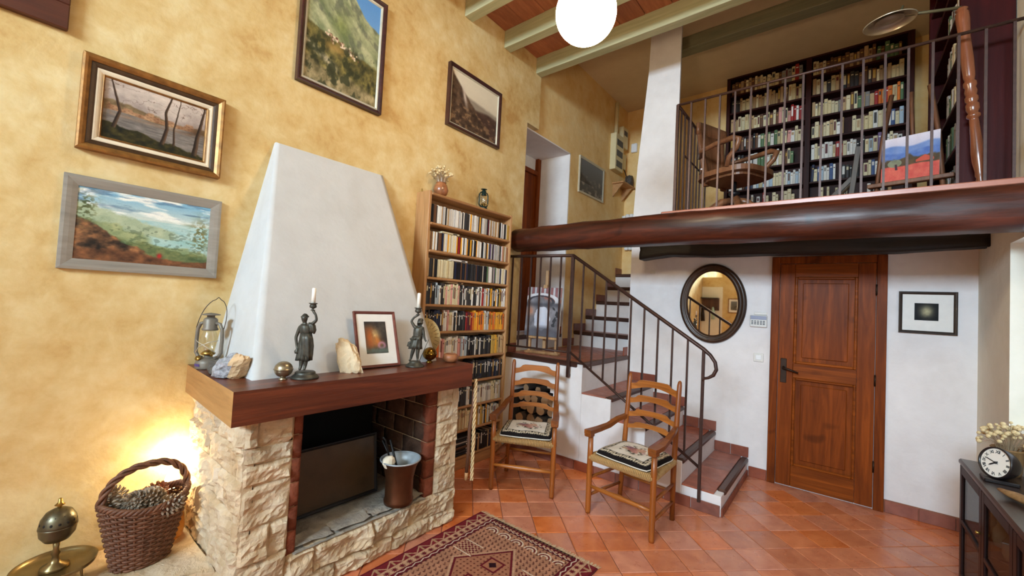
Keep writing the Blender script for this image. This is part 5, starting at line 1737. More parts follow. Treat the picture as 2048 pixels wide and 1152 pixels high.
for r_, (kd, segs) in enumerate(rows):
    zb = RZ[r_ + 1] + 0.001
    lo = 2.215 if r_ < 5 else (2.32 if r_ == 5 else 2.42)
    fr = (lo - 2.215) / (3.257 - 2.215)
    isd = kd == 'd'
    ncount = book_row('disc_case' if isd else 'paperback', 'disc case' if isd else 'paperback', 2.217, 3.254,
                      lambda u, j, zb=zb: (RX1 - 0.008 - j, u, zb), PI / 2, segs,
                      (0.0125, 0.0165) if isd else (0.014, 0.024), (0.150, 0.158) if isd else (0.155, 0.185), (0.13, 0.14) if isd else (0.11, 0.13),
                      f'{ordinal(r_ + 1)} shelf of pine rack', 'discs on the pine rack' if isd else 'paperbacks on the pine rack',
                      skip=lambda u, lo=lo: u < lo, kinds='d' if isd else 'abcc')
# books lying flat on top of the rows, and the stack on the lowest shelf
for k, (y, z, L, c, lb) in enumerate(((2.36, RZ[2] + 0.160, 0.2, 'cream', 'cream paperback lying flat on top of second row of pine rack'),
                                      (2.48, RZ[3] + 0.160, 0.2, 'white', 'white paperback lying flat on top of third row of pine rack'),
                                      (2.46, RZ[4] + 0.187, 0.18, 'tan', 'thin tan paperback lying flat on fourth row of pine rack'))):
    o = inst('paperback', BMESH['a'], None, (RX1 - 0.012, y, z + 0.016), (0, PI / 2, PI / 2), (0.015, 0.12, L), [PAL[c], PAGES, PAL['black']])
    tag(o, lb, 'paperback', 'paperbacks on the pine rack')
for k in range(8):
    c = ('black', 'charcoal', 'black', 'brown', 'black', 'silver', 'black', 'charcoal')[k]
    o = inst('paperback', BMESH['c'], None, (RX1 - 0.012 - 0.004 * (k % 3), 2.62 + 0.008 * (k % 2), RZ[10] + 0.019 + k * 0.0205), (0, PI / 2, PI / 2), (0.019, 0.12, 0.24), [PAL[c], PAGES, PAL['white']])
    tag(o, f'{c} paperback, {ordinal(k + 1)} from bottom of the flat stack on lowest rack shelf', 'paperback', 'paperbacks on the pine rack')
book_row('paperback', 'paperback', 2.90, 3.24, lambda u, j: (RX1 - 0.008 - j, u, RZ[10] + 0.001), PI / 2, [(1, DARK + ['tan'])], (0.016, 0.024), (0.15, 0.185), (0.11, 0.13), 'lowest shelf of pine rack', 'paperbacks on the pine rack')

# vase of dried flowers and small green lantern on top of the rack
POTT = M_plain('mottled_pottery', (150, 96, 62), 0.3, var=0.55, nscale=16, coat=0.4)
DRYF = M_plain('dried_flower_head', (210, 188, 142), 0.9, var=0.3)
DRYS = M_plain('dried_stem', (170, 148, 118), 0.9)
PAPERW = M_plain('pale_wrap', (190, 174, 160), 0.8)


def posy(name, loc, R, Hs, n, seed, label, vase_fn, spread=1.0, headr=0.012):
    e = empty(name, loc, 0, label, 'flowers')
    vase_fn(e)
    r = random.Random(seed)
    hd = MB().lathe([(0, -1), (0.7, -0.7), (1, 0), (0.75, 0.65), (0, 0.9)], 7).mesh('flower_head', DRYF)
    sm = MB()
    for k in range(n):
        a = r.uniform(0, 2 * PI); q = math.sqrt(r.random()) * spread
        top_ = Vector((R * q * math.cos(a), R * q * math.sin(a), Hs * (1.0 - 0.35 * q * q + r.uniform(-0.12, 0.08))))
        sm.tube([(top_.x * 0.12, top_.y * 0.12, Hs * 0.25), (top_.x * 0.45, top_.y * 0.45, Hs * 0.6), tuple(top_)], 0.0012, 4, cap=False)
        inst('flower_head', hd, e, tuple(top_), (r.random(), r.random(), r.random()), (headr * r.uniform(0.7, 1.2),) * 3)
    sm.build('stems', DRYS, e, kind='stuff')
    return e


def vase1(e):
    MB().lathe([(0.04, 0), (0.058, 0.02), (0.066, 0.055), (0.055, 0.095), (0.042, 0.108), (0.046, 0.118), (0.04, 0.116), (0.036, 0.10)], 28).build('vase', POTT, e)
    m = MB()
    for k in range(9):
        t = 2 * PI * k / 9
        m.add([(0.03 * math.cos(t - .3), 0.03 * math.sin(t - .3), 0.10), (0.03 * math.cos(t + .3), 0.03 * math.sin(t + .3), 0.10), (0.055 * math.cos(t), 0.055 * math.sin(t), 0.18)], [(0, 1, 2)])
    m.build('wrap', PAPERW, e)


posy('dried_posy', (-2.765, 2.375, 2.43), 0.115, 0.26, 60, 3, 'mottled brown pottery vase of cream dried flowers on top of pine rack', vase1)
lantern('storm_lantern', (-2.765, 2.925, 2.42), YAW + 0.6, 0.215, GREENM, SCRF, 'small dark green storm lantern on top of the pine rack', bail_tilt=2.6, plaque=False)
for k, y in enumerate((2.20, )):
    MB().lathe([(0.006, 0), (0.008, 0.01), (0.004, 0.018), (0.006, 0.026), (0, 0.03)], 10, (-2.80, y, 2.43)).build('peg', BRASS, rk, True)

# ------------------------------------------------------------------ library bookcase at the back of the loft
MAHO = M_wood('dark_mahogany', (40, 14, 10), (68, 26, 18), 'z', 14, 0.5, rand=0.08, spec=0.2)
MAHX = M_wood('dark_mahogany_shelf', (40, 14, 10), (66, 26, 18), 'x', 14, 0.5, rand=0.08, spec=0.2)
BX0, BXM, BX1, BYF = -1.345, -0.392, 0.575, 6.36
lb = empty('library_bookcase', (-0.4, 6.45, ZM), 0, 'wide dark mahogany bookcase full of books against the loft back wall', 'bookcase')
for x in (BX0, BXM - 0.03, BX1 - 0.045):
    MB().box(x, x + (0.06 if x != BX0 else 0.045), BYF - 0.015, YF - 0.002, ZM, 4.93, 0.004).build('upright', MAHO, lb, True)
MB().box(BX0, BX1, BYF - 0.02, YF - 0.002, 4.86, 4.93, 0.004).build('cornice', MAHX, lb, True)
MB().box(BX0 + 0.045, BX1 - 0.045, YF - 0.012, YF - 0.002, ZM, 4.86).build('back_panel', MAHO, lb, True)
LZ = [2.70, 2.98, 3.26, 3.54, 3.82, 4.10, 4.38, 4.635]
bays = (('left', BX0 + 0.047, BXM - 0.032), ('right', BXM + 0.032, BX1 - 0.047))
CR = ['cream', 'ivory', 'cream', 'white', 'tan', 'ivory']
CRW = ['white', 'cream', 'white', 'ivory', 'pale_blue']
DIMMED = ['tan', 'ivory', 'brown', 'tan', 'cream']  # browner mix for the upper shelves, their dimness put into the colours
lrows = {
    'left': [[(1, ['-'])], [(0.45, ['-', '-', 'white']), (0.55, ['-', '-', 'cream', 'red'])],
             [(0.18, ['white', 'white', 'cream']), (0.15, ['black', 'navy', 'brown', 'blue']), (0.67, CRW + ['cream'])],
             [(0.3, ['black', 'charcoal', 'white']), (0.1, ['white']), (0.1, ['red', 'green']), (0.22, ['white', 'cream']), (0.28, ['tan', 'green', '-', 'brown', 'cream'])],
             [(0.4, ['charcoal', 'black', 'brown']), (0.35, ['green', 'cream', 'ivory', 'white']), (0.25, ['cream', 'pink', 'white'])],
             [(0.28, CR), (0.36, DIMMED + ['cream']), (0.12, ['pink', 'red', 'cream']), (0.24, ['pink', 'red', 'tan', 'white'])],
             [(0.1, ['charcoal', 'tan']), (0.42, CR), (0.06, ['orange', 'tan']), (0.42, DIMMED)],
             [(0.2, ['brown', 'tan']), (0.5, DIMMED), (0.3, ['tan', 'ivory', 'grey', 'red'])]],
    'right': [[(1, ['-'])], [(0.4, ['-', '-', '-', 'cream']), (0.6, ['-', 'white', '-', 'tan'])],
              [(0.28, ['white', 'pale_blue', 'navy', 'violet', 'cream', 'blue']), (0.3, ['charcoal', 'cream', 'black', '-']), (0.3, ['white', 'black', 'cream', 'navy', 'blue']), (0.12, ['white', 'cream'])],
              [(0.28, CRW), (0.06, ['red']), (0.14, ['white', 'cream']), (0.1, ['black', 'charcoal']), (0.42, ['pale_blue', 'white', 'cream', 'violet', 'charcoal'])],
              [(0.35, CR), (0.08, ['-']), (0.4, CR + ['white']), (0.17, ['cream', 'pale_blue', 'blue'])],
              [(0.22, CR), (0.05, ['orange', 'cream']), (0.38, DIMMED + ['green', 'grey']), (0.15, ['red', 'orange']), (0.2, ['green', 'orange', 'ivory', 'orange'])],
              [(0.15, DIMMED), (0.12, ['charcoal', 'tan', 'ivory']), (0.36, ['brown', 'charcoal']), (0.37, DIMMED + ['ivory'])],
              [(0.4, DIMMED), (0.3, ['brown', 'tan']), (0.3, ['brown', 'green', 'tan'])]]}
for bn_, x0, x1 in bays:
    for k, z in enumerate(LZ):
        MB().box(x0 - 0.002, x1 + 0.002, BYF, YF - 0.012, z - 0.025, z, 0.003).build('shelf', MAHX, lb, True)
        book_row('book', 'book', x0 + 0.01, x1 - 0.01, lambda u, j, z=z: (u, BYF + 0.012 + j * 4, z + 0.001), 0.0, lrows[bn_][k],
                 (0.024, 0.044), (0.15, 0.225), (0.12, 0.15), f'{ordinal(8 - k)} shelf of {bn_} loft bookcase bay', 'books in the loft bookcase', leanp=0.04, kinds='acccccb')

# dark tall bookcase end beside the loft right wall
RED = M_wood('dark_red_lacquer', (46, 10, 10), (68, 17, 15), 'z', 8, 0.45, coat=0.0, rand=0.05, spec=0.12)
tb = empty('tall_bookcase', (0.67, 4.2, ZM), 0, 'tall dark red lacquered bookcase end standing at right on the loft', 'bookcase')
TX0, TX1, TY0, TY1 = 0.552, XR - 0.004, 3.74, 5.0
MB().box(TX0, TX1, TY0, TY0 + 0.03, ZM, 4.86, 0.003).build('end_panel', RED, tb, True)
MB().box(TX0, TX1, TY1 - 0.03, TY1, ZM, 4.86, 0.003).build('end_panel', RED, tb, True)
MB().box(TX1 - 0.01, TX1, TY0 + 0.03, TY1 - 0.03, ZM, 4.86).build('back_panel', RED, tb, True)
TZ = [2.42, 2.72, 3.02, 3.32, 3.62, 3.92, 4.22, 4.52]
for k, z in enumerate(TZ):
    MB().box(TX0 + 0.01, TX1 - 0.01, TY0 + 0.03, TY1 - 0.03, z - 0.025, z, 0.003).build('shelf', RED, tb, True)
    if k in (0, 1, 2, 3, 4):
        book_row('side_book', 'book', -4.40, -3.80, lambda u, j, z=z: (TX0 + 0.03 + j, -u, z + 0.001), -PI / 2,
                 [(0.3, ['white', 'silver', 'green']), (0.4, ['white', 'grey', 'cream', '-']), (0.3, ['grey', 'white', 'charcoal'])],
                 (0.03, 0.05), (0.17, 0.23), (0.12, 0.15), f'{ordinal(k + 1)} shelf up of dark red bookcase', 'books in the dark red bookcase')

# ------------------------------------------------------------------ loft furniture
CHW = M_wood('swivel_chair_wood', (92, 58, 38), (150, 102, 70), 'z', 14, 0.35, coat=0.2)
STEEL = M_plain('dark_steel', (60, 62, 68), 0.35, 0.8)
sw = empty('swivel_armchair', (-0.79, 4.14, ZM), math.radians(-24), 'old wooden swivel armchair behind the loft railing', 'chair')
for k in range(4):
    t = PI / 4 + k * PI / 2
    c, s = math.cos(t), math.sin(t)
    MB().tube([(0.03 * c, 0.03 * s, 0.20), (0.10 * c, 0.10 * s, 0.19), (0.18 * c, 0.18 * s, 0.13), (0.235 * c, 0.235 * s, 0.05), (0.25 * c, 0.25 * s, 0.02)], [0.032, 0.034, 0.032, 0.028, 0.026], 8).build('leg', CHW, sw)
MB().lathe([(0.03, 0.13), (0.032, 0.25), (0.045, 0.255), (0.045, 0.275), (0.018, 0.28), (0.018, 0.40)], 16).build('spindle', STEEL, sw)
seat = MB()
sp = []
for j in range(36):
    t = 2 * PI * j / 36
    sp.append((0.27 * abs(math.cos(t)) ** 0.6 * (1 if math.cos(t) > 0 else -1), 0.26 * abs(math.sin(t)) ** 0.6 * (1 if math.sin(t) > 0 else -1)))
seat.prism(sp, 0.40, 0.445).build('seat', CHW, sw)
MB().prism([(x * 0.8, y * 0.8) for x, y in sp], 0.375, 0.40).build('seat_bearer', CHW, sw)
for sg in (-1, 1):
    MB().tube([(-0.20, sg * 0.12, 0.36), (-0.215, sg * 0.13, 0.50), (-0.25, sg * 0.15, 0.75), (-0.27, sg * 0.17, 0.93)], [0.022, 0.024, 0.022, 0.02], 8, flat=1.6).build('back_post', CHW, sw)
    MB().tube([(-0.245, sg * 0.17, 0.63), (-0.17, sg * 0.25, 0.655), (0.0, sg * 0.275, 0.665), (0.16, sg * 0.27, 0.67), (0.215, sg * 0.265, 0.645), (0.19, sg * 0.26, 0.58), (0.12, sg * 0.255, 0.52), (0.10, sg * 0.25, 0.44)], [0.018, 0.02, 0.022, 0.026, 0.026, 0.022, 0.022, 0.022], 8).build('arm', CHW, sw)
MB().grid(10, 2, lambda u, v: (-0.265 - 0.04 * math.sin(u * PI), -0.21 + 0.42 * u, 0.86 + 0.11 * v + 0.03 * math.sin(u * PI) * v)).build('crest_rail', CHW, sw).modifiers.new('t', 'SOLIDIFY').thickness = 0.03
MB().grid(8, 4, lambda u, v: (-0.215 - 0.05 * v - 0.02 * math.sin(u * PI), -0.12 + 0.24 * u, 0.46 + 0.42 * v)).build('back_panel', CHW, sw).modifiers.new('t', 'SOLIDIFY').thickness = 0.012
MB().tube([(-0.18, -0.22, 0.50), (-0.25, -0.12, 0.51), (-0.265, 0.0, 0.51), (-0.25, 0.12, 0.51), (-0.18, 0.22, 0.50)], [0.008, 0.022, 0.024, 0.022, 0.008], 8, flat=1.3).build('lower_rail', CHW, sw)

EASW = M_wood('easel_wood', (92, 58, 40), (140, 94, 66), 'z', 14, 0.5)
CANVW = M_plain('canvas_edge', (226, 222, 212), 0.9, var=0.03)
EASX, EASY = 0.335, 4.12
es = empty('studio_easel', (EASX, EASY, ZM), math.radians(-14), 'brown wooden studio easel on the loft holding the red field painting', 'easel')
MB().box(-0.20, 0.26, -0.05, 0.0, 0.185, 0.215, 0.004).build('tray', EASW, es)
for sx in (-0.13, 0.17):
    MB().tube([(sx * 1.25, -0.02, 0.0), (sx, 0.03, 0.55), (sx * 0.7, 0.08, 0.92)], 0.016, 4).build('upright', EASW, es)
MB().tube([(0.02, 0.30, 0.0), (0.02, 0.07, 0.90)], 0.014, 4).build('rear_leg', EASW, es)
MB().box(-0.17, 0.2, 0.0, 0.02, 0.06, 0.09, 0.003).build('cross_bar', EASW, es)


def redfield(U, V):
    n = fbm(U, V, 6, 4, 61); n2 = fbm(U, V, 13, 4, 62)
    img = lerp3((196, 198, 226), (232, 226, 240), (V - 0.7) * 3 + n * 0.4)
    img = over(img, lerp3((92, 128, 196), (150, 172, 220), n), np.clip((0.80 + 0.03 * np.sin(U * 9) - V) * 25, 0, 1))
    img = over(img, lerp3((70, 104, 184), (120, 150, 208), n2), np.clip((0.66 + 0.03 * np.sin(U * 7 + 2) - V) * 25, 0, 1))
    img = over(img, lerp3((52, 54, 46), (120, 84, 48), n2), np.clip((0.50 + 0.10 * (n2 - 0.4) + 0.08 * np.exp(-((U - 0.5) / 0.06) ** 2) - V) * 25, 0, 1))
    img = over(img, (206, 88, 66), ((np.abs(U - 0.76) < 0.15) & (V > 0.36) & (V < 0.50 - 0.6 * np.abs(U - 0.76))) * 1.0)
    img = over(img, lerp3((206, 72, 66), (232, 120, 100), n2), np.clip((0.34 + 0.01 * np.sin(U * 12) - V) * 40, 0, 1))
    tree = np.exp(-((U - 0.24) / 0.14) ** 2 - ((V - 0.40) / 0.10) ** 2) > 0.45
    img = over(img, lerp3((108, 116, 92), (176, 180, 152), n2), tree * 0.95)
    return over(img, (70, 44, 60), ((np.abs(U - 0.27 + 0.1 * (V - 0.3)) < 0.022) & (V > 0.24) & (V < 0.38)))


ea = empty('red_field_painting', (EASX, EASY, ZM), math.radians(-14), 'unframed painting of red field and blue hills on the loft easel', 'painting')
Me = Mrot((0.03, -0.030, 0.217), rx=math.radians(-6))
MB().box(-0.155, 0.155, 0.0, 0.018, 0, 0.335, 0.001, M=Me).build('stretcher', CANVW, ea)
canvas('canvas', 0.31, 0.335, 170, 184, redfield, OIL, ea, Me @ Matrix.Translation((0, -0.0015, 0)))
# folding stand of grey wood left of the easel
GRYW = M_wood('grey_weathered_wood', (72, 68, 66), (112, 106, 100), 'z', 14, 0.6)
fsn = empty('folding_stool', (0.02, 4.45, ZM), 0, 'grey folding wooden stool with crossed legs behind the loft railing', 'stool')
MB().box(-0.02, 0.015, -0.12, -0.10, 0.0, 0.60, 0.003, M=Mrot(ry=0.10)).build('leg', GRYW, fsn)
MB().box(-0.02, 0.015, 0.08, 0.10, 0.0, 0.60, 0.003, M=Mrot(ry=0.10)).build('leg', GRYW, fsn)
MB().box(-0.02, 0.015, -0.095, -0.075, 0.0, 0.46, 0.003, M=Mrot((-0.28, 0, 0), ry=0.72)).build('leg', GRYW, fsn)
MB().box(-0.02, 0.015, 0.055, 0.075, 0.0, 0.46, 0.003, M=Mrot((-0.28, 0, 0), ry=0.72)).build('leg', GRYW, fsn)
MB().box(-0.33, 0.2, -0.09, 0.08, 0.155, 0.18, 0.003).build('seat', GRYW, fsn)
ob = empty('open_book', (-0.55, 3.86, ZM + 0.002), 0.1, 'open white book lying on the loft floor by the swivel chair', 'book')
for sg in (-1, 1):
    MB().grid(8, 1, lambda u, v: (sg * u * 0.15, -0.11 + 0.22 * v, 0.03 + 0.035 * math.sin(u * PI * 0.8))).build('page_block', CANVW, ob).modifiers.new('t', 'SOLIDIFY').thickness = 0.018
MB().box(-0.155, 0.155, -0.115, 0.115, 0.0, 0.006, 0.002).build('cover', PAL['maroon'], ob)
for k, (x, y, c, s_) in enumerate(((0.24, 4.0, 'pale_blue', 0.14), (0.40, 4.02, 'white', 0.12), (0.13, 3.95, 'cream', 0.11))):
    o = MB().box(-s_ / 2, s_ / 2, -0.012, 0.012, 0, 0.125, 0.003).build('sketchbook', PAL[c], label=f"{c.replace('_', ' ')} sketchbook standing under the loft easel", cat='sketchbook', group='sketchbooks under the easel')
    o.location = (x, y + 0.1, ZM + 0.001)

# leaning turned wooden lamp post with a wide metal shade
COPW = M_wood('turned_reddish_wood', (116, 62, 38), (166, 100, 66), 'z', 14, 0.25, coat=0.4)
lm = empty('turned_floor_lamp', (0.635, 3.64, ZM + 0.002), 0, 'leaning turned wooden floor lamp with arm and wide metal shade on loft', 'lamp')
Ml = Mrot((0, 0, 0), ry=math.radians(-4.6))
prof = [(0.024, 0.0), (0.022, 0.02), (0.016, 0.03), (0.022, 0.045), (0.018, 0.06), (0.023, 0.075), (0.021, 0.10), (0.029, 0.16), (0.030, 0.22), (0.024, 0.33), (0.021, 0.42), (0.019, 0.43),
        (0.031, 0.44), (0.031, 0.455), (0.022, 0.465), (0.03, 0.49), (0.03, 0.52), (0.023, 0.53), (0.03, 0.545), (0.03, 0.565), (0.024, 0.575), (0.029, 0.60), (0.024, 0.625), (0.03, 0.64), (0.03, 0.66), (0.022, 0.67),
        (0.027, 0.70), (0.029, 0.80), (0.026, 0.95), (0.032, 1.06), (0.032, 1.11), (0.024, 1.12), (0.03, 1.135), (0.016, 1.15), (0, 1.155)]
MB().lathe(prof, 20, M=Ml).build('post', COPW, lm)
GREYBR = M_plain('grey_brass_arm', (120, 116, 90), 0.4, 0.7)
tp = Ml @ Vector((0, 0, 1.15))
sh_c = (-0.425, -0.02, 1.178)
MB().tube([tuple(tp), (sh_c[0] + 0.07, 0, 1.205), (sh_c[0] + 0.05, 0, 1.205)], 0.010, 8).build('arm', GREYBR, lm)
MB().tube([(sh_c[0] + 0.02, sh_c[1], 1.19), (sh_c[0] + 0.05, sh_c[1], 1.215), (sh_c[0] + 0.065, sh_c[1], 1.26)], 0.007, 6).build('hook', GREYBR, lm)
SHADE = M_plain('silvery_shade', (196, 188, 168), 0.35, 0.6, var=0.06)
Msh = Mrot(sh_c, ry=math.radians(-3), rx=math.radians(4))
MB().lathe([(0.135, -0.012), (0.138, -0.008), (0.10, 0.012), (0.06, 0.02), (0.05, 0.03), (0.02, 0.035), (0.0, 0.036)], 40, M=Msh, capb=False).build('shade', SHADE, lm)
MB().lathe([(0.075, 0.004), (0.062, 0.012), (0.045, 0.006), (0.0, 0.0)], 30, M=Msh, capb=False).build('reflector', SHADE, lm)
# small spotlight fixed on the pale wall at the loft edge
MB().box(XR - 0.03, XR - 0.002, 3.44, 3.48, 2.52, 2.62, 0.006).build('wall_spotlight', PAINTW, label='small white fitting on the wall beside the loft railing end', cat='wall fitting')

# ------------------------------------------------------------------ ladder-back armchairs
OAK = M_wood('honey_oak', (128, 66, 20), (180, 104, 40), 'z', 14, 0.38, coat=0.1, rand=0.05)
OAKX = M_wood('honey_oak_slat', (140, 78, 26), (194, 120, 50), 'x', 12, 0.38, coat=0.1, rand=0.05)
OAKD = M_wood('oak_arm', (104, 54, 18), (154, 86, 34), 'y', 12, 0.35, coat=0.1, rand=0.05)
RUSH = M_wood('woven_rush', (158, 120, 68), (200, 162, 106), 'x', 30, 0.7, rand=0, bumpv=0.6)
CUSH = M_print('embroidered_cloth', 0.95, 0.1, 0.4)
PIPE = M_plain('white_piping', (232, 228, 216), 0.8, var=0.03)


def armchair(loc, rz, label):
    e = empty('ladder_back_armchair', loc, rz, label, 'chair', 'ladder-back armchairs')
    for sx in (-1, 1):
        MB().tube([(sx * 0.25, 0, 0), (sx * 0.25, 0, 0.02), (sx * 0.25, 0, 0.3), (sx * 0.25, 0, 0.42), (sx * 0.25, 0, 0.585)], [0.017, 0.020, 0.021, 0.021, 0.018], 10).build('leg', OAK, e)
        bx = 0.205
        MB().tube([(sx * 0.215, 0.40, 0), (sx * bx, 0.42, 0.40), (sx * bx, 0.44, 0.62), (sx * bx, 0.475, 0.97), (sx * bx, 0.48, 0.995), (sx * bx, 0.481, 1.005)], [0.018, 0.021, 0.020, 0.018, 0.014, 0.006], 10).build('leg', OAK, e)
        # arm: scrolls from back post to an overhanging block over the front leg
        pts = [(bx, 0.44, 0.66), (bx + 0.02, 0.34, 0.645), (0.235, 0.22, 0.612), (0.25, 0.10, 0.60), (0.252, 0.0, 0.60), (0.252, -0.045, 0.602)]
        wd = [0.016, 0.018, 0.020, 0.024, 0.028, 0.029]
        m = MB(); vs = []
        for (px, py, pz), w_ in zip(pts, wd):
            for dx, dz in ((-1, -0.5), (1, -0.5), (1, 0.5), (-1, 0.5)):
                vs.append((sx * px + dx * w_, py, pz + dz * 0.03))
        n = len(pts)
        fs = [(4 * i + a, 4 * i + (a + 1) % 4, 4 * i + 4 + (a + 1) % 4, 4 * i + 4 + a) for i in range(n - 1) for a in range(4)] + [(0, 1, 2, 3), (4 * n - 4, 4 * n - 3, 4 * n - 2, 4 * n - 1)]
        m.add(vs, fs)
        m.box(sx * 0.252 - 0.029, sx * 0.252 + 0.029, -0.047, 0.012, 0.565, 0.600, 0.006)
        m.build('arm', OAKD, e)
        for z in (0.13, 0.26):
            MB().tube([(sx * 0.25, 0, z), (sx * 0.235, 0.2, z + 0.002), (sx * 0.213, 0.41, z)], [0.010, 0.014, 0.010], 8).build('stretcher', OAK, e)
    MB().tube([(-0.25, 0, 0.20), (-0.14, 0, 0.20), (-0.06, 0, 0.20), (0, 0, 0.20), (0.06, 0, 0.20), (0.14, 0, 0.20), (0.25, 0, 0.20)], [0.011, 0.015, 0.017, 0.021, 0.017, 0.015, 0.011], 10).build('stretcher', OAKX, e)
    MB().tube([(-0.21, 0.41, 0.2), (0.21, 0.41, 0.2)], 0.011, 8).build('stretcher', OAKX, e)
    for zc, hh in ((0.915, 0.085), (0.80, 0.075), (0.69, 0.07), (0.595, 0.06)):
        n = 20; vs = []
        for i in range(n + 1):
            u = i / n; x = -0.205 + 0.41 * u
            c = math.sin(PI * u)
            shoulder = 1 / (1 + math.exp(-(min(u, 1 - u) - 0.17) * 60))
            zt_ = zc + hh * (0.12 + 0.38 * shoulder + 0.06 * c)
            zb_ = zc - hh * 0.5 + hh * 0.48 * c ** 1.2
            yb = 0.43 + (zc - 0.55) * 0.115 + 0.018 * c
            for y in (yb - 0.007, yb + 0.007):
                vs += [(x, y, zb_), (x, y, zt_)]
        fs = []
        for i in range(n):
            a, b_ = 4 * i, 4 * i + 4
            fs += [(a, b_, b_ + 1, a + 1), (a + 2, a + 3, b_ + 3, b_ + 2), (a + 1, b_ + 1, b_ + 3, a + 3), (a, a + 2, b_ + 2, b_)]
        fs += [(0, 1, 3, 2), (4 * n, 4 * n + 2, 4 * n + 3, 4 * n + 1)]
        MB().add(vs, fs).build('slat', OAKX, e)
    # rush seat: cords wound round the four rails, each side a run of cords
    rs = MB()
    fl, fr_, bl, br = Vector((-0.25, 0, 0.41)), Vector((0.25, 0, 0.41)), Vector((-0.207, 0.42, 0.41)), Vector((0.207, 0.42, 0.41))
    ctr = Vector((0, 0.21, 0.408))
    for (a, b_) in ((fl, fr_), (fr_, br), (br, bl), (bl, fl)):
        nn = 20
        for k in range(nn):
            f = (k + 0.5) / nn * 0.5
            for side in (0, 1):
                p = a.lerp(b_, f if side == 0 else 1 - f)
                cdir = (ctr - (a + b_) / 2)
                q = p + cdir * (2 * f) * 0.98
                out = -cdir.normalized()
                rs.tube([p + out * 0.0 + Vector((0, 0, -0.022)), p + out * 0.020, p + out * 0.012 + Vector((0, 0, 0.018)), p + Vector((0, 0, 0.021)), q + Vector((0, 0, 0.016))], 0.0066, 5, cap=False)
    rs.box(-0.20, 0.20, 0.02, 0.40, 0.395, 0.412)
    rs.build('rush_seat', RUSH, e, kind='stuff')
    return e


def embroid(U, V):
    x, y = (U - 0.5) * 2, (V - 0.5) * 2
    d = np.maximum(np.abs(x), np.abs(y))
    img = np.zeros(U.shape + (3,)) + np.array((226, 218, 204.0))
    # dark border with pale scrolls
    bd = d > 0.70
    t = np.where(np.abs(x) > np.abs(y), y, x)
    s = (d - 0.84) / 0.14
    q = (t * 4.0) % 1 - 0.5
    r1 = np.hypot(q, s * 0.62 + 0.10); r2 = np.hypot(np.abs(q) - 0.36, s * 0.62 - 0.22)
    scroll = (np.abs(r1 - 0.30) < 0.075) | (r2 < 0.13) | (np.hypot(q, s * 0.62 - 0.05) < 0.10)
    scroll = scroll & (d > 0.735) & (d < 0.975)
    img = over(img, (30, 26, 26), bd * 1.0)
    img = over(img, (222, 208, 180), (bd & scroll) * 0.95)
    # bouquet
    n2 = fbm(U, V, 26, 3, 72)
    x, y = x / 1.45, y / 1.45
    blob = np.exp(-(x / 0.36) ** 2 - ((y) / 0.30) ** 2)
    img = over(img, (92, 96, 70), (blob > 0.32) * (n2 > 0.56) * 0.95)
    img = over(img, (44, 40, 40), (blob > 0.30) * (n2 > 0.66) * 0.95)
    for cx, cy, r_, c in ((-0.05, 0.0, 0.15, (186, 128, 120)), (0.13, 0.08, 0.12, (204, 160, 136)), (-0.17, 0.1, 0.10, (150, 112, 124)), (0.06, -0.12, 0.09, (196, 140, 130)), (-0.22, -0.06, 0.07, (200, 170, 140)), (0.26, -0.04, 0.06, (210, 176, 168))):
        rr = np.hypot(x - cx, y - cy)
        img = over(img, c, (rr < r_) * 0.9)
        img = over(img, np.array(c) * 0.62, (np.abs((rr * 22) % 1 - 0.5) < 0.13) * (rr < r_) * 0.7)
    return img


def cushion(loc, rz, label, w=0.43, d=0.40, h=0.055):
    e = empty('seat_cushion', loc, rz, label, 'cushion', 'embroidered seat cushions')
    n = 60
    U, V = np.meshgrid(np.linspace(0, 1, n + 1), np.linspace(0, 1, n + 1))
    x, y = (U - 0.5) * 2, (V - 0.5) * 2
    k = (1 - np.abs(x) ** 6) * (1 - np.abs(y) ** 6)
    z = h * (0.30 + 0.70 * np.clip(k, 0, 1) ** 0.4) + 0.003 * np.sin(x * 7) * np.sin(y * 6)
    rnd = 1 - 0.06 * (np.abs(x) * np.abs(y)) ** 4
    px, py = x * w / 2 * rnd, (V - 0.5) * d * rnd
    me = bpy.data.meshes.new('pad')
    top_ = np.stack([px, py, z], -1).reshape(-1, 3)
    bot = np.stack([px, py, 0.002 + 0 * z], -1).reshape(-1, 3)
    idx = np.arange((n + 1) ** 2).reshape(n + 1, n + 1); N2 = (n + 1) ** 2
    F = np.stack([idx[:-1, :-1], idx[:-1, 1:], idx[1:, 1:], idx[1:, :-1]], -1).reshape(-1, 4).tolist()
    loop = list(idx[0, :]) + list(idx[1:, -1]) + list(idx[-1, -2::-1]) + list(idx[-2:0:-1, 0])
    for a, b_ in zip(loop, loop[1:] + loop[:1]): F.append([int(a), int(a) + N2, int(b_) + N2, int(b_)])
    F.append([int(a) + N2 for a in loop])
    me.from_pydata(np.concatenate([top_, bot]).tolist(), [], F)
    col = me.color_attributes.new('Col', 'FLOAT_COLOR', 'POINT')
    rgb = lina(embroid(U, V)).reshape(-1, 3)
    buf = np.ones((2 * N2, 4)); buf[:N2, :3] = rgb; buf[N2:, :3] = lina(np.array([34, 30, 30.0]))
    col.data.foreach_set('color', buf.ravel())
    me.polygons.foreach_set('use_smooth', [True] * len(F))
    me.materials.append(CUSH)
    o = bpy.data.objects.new('pad', me); COL.objects.link(o); o.parent = e
    MB().tube([tuple(top_[int(i)] * np.array((1.01, 1.01, 0.72))) for i in loop[::2]], 0.004, 5, closed=True).build('piping', PIPE, e)
    return e


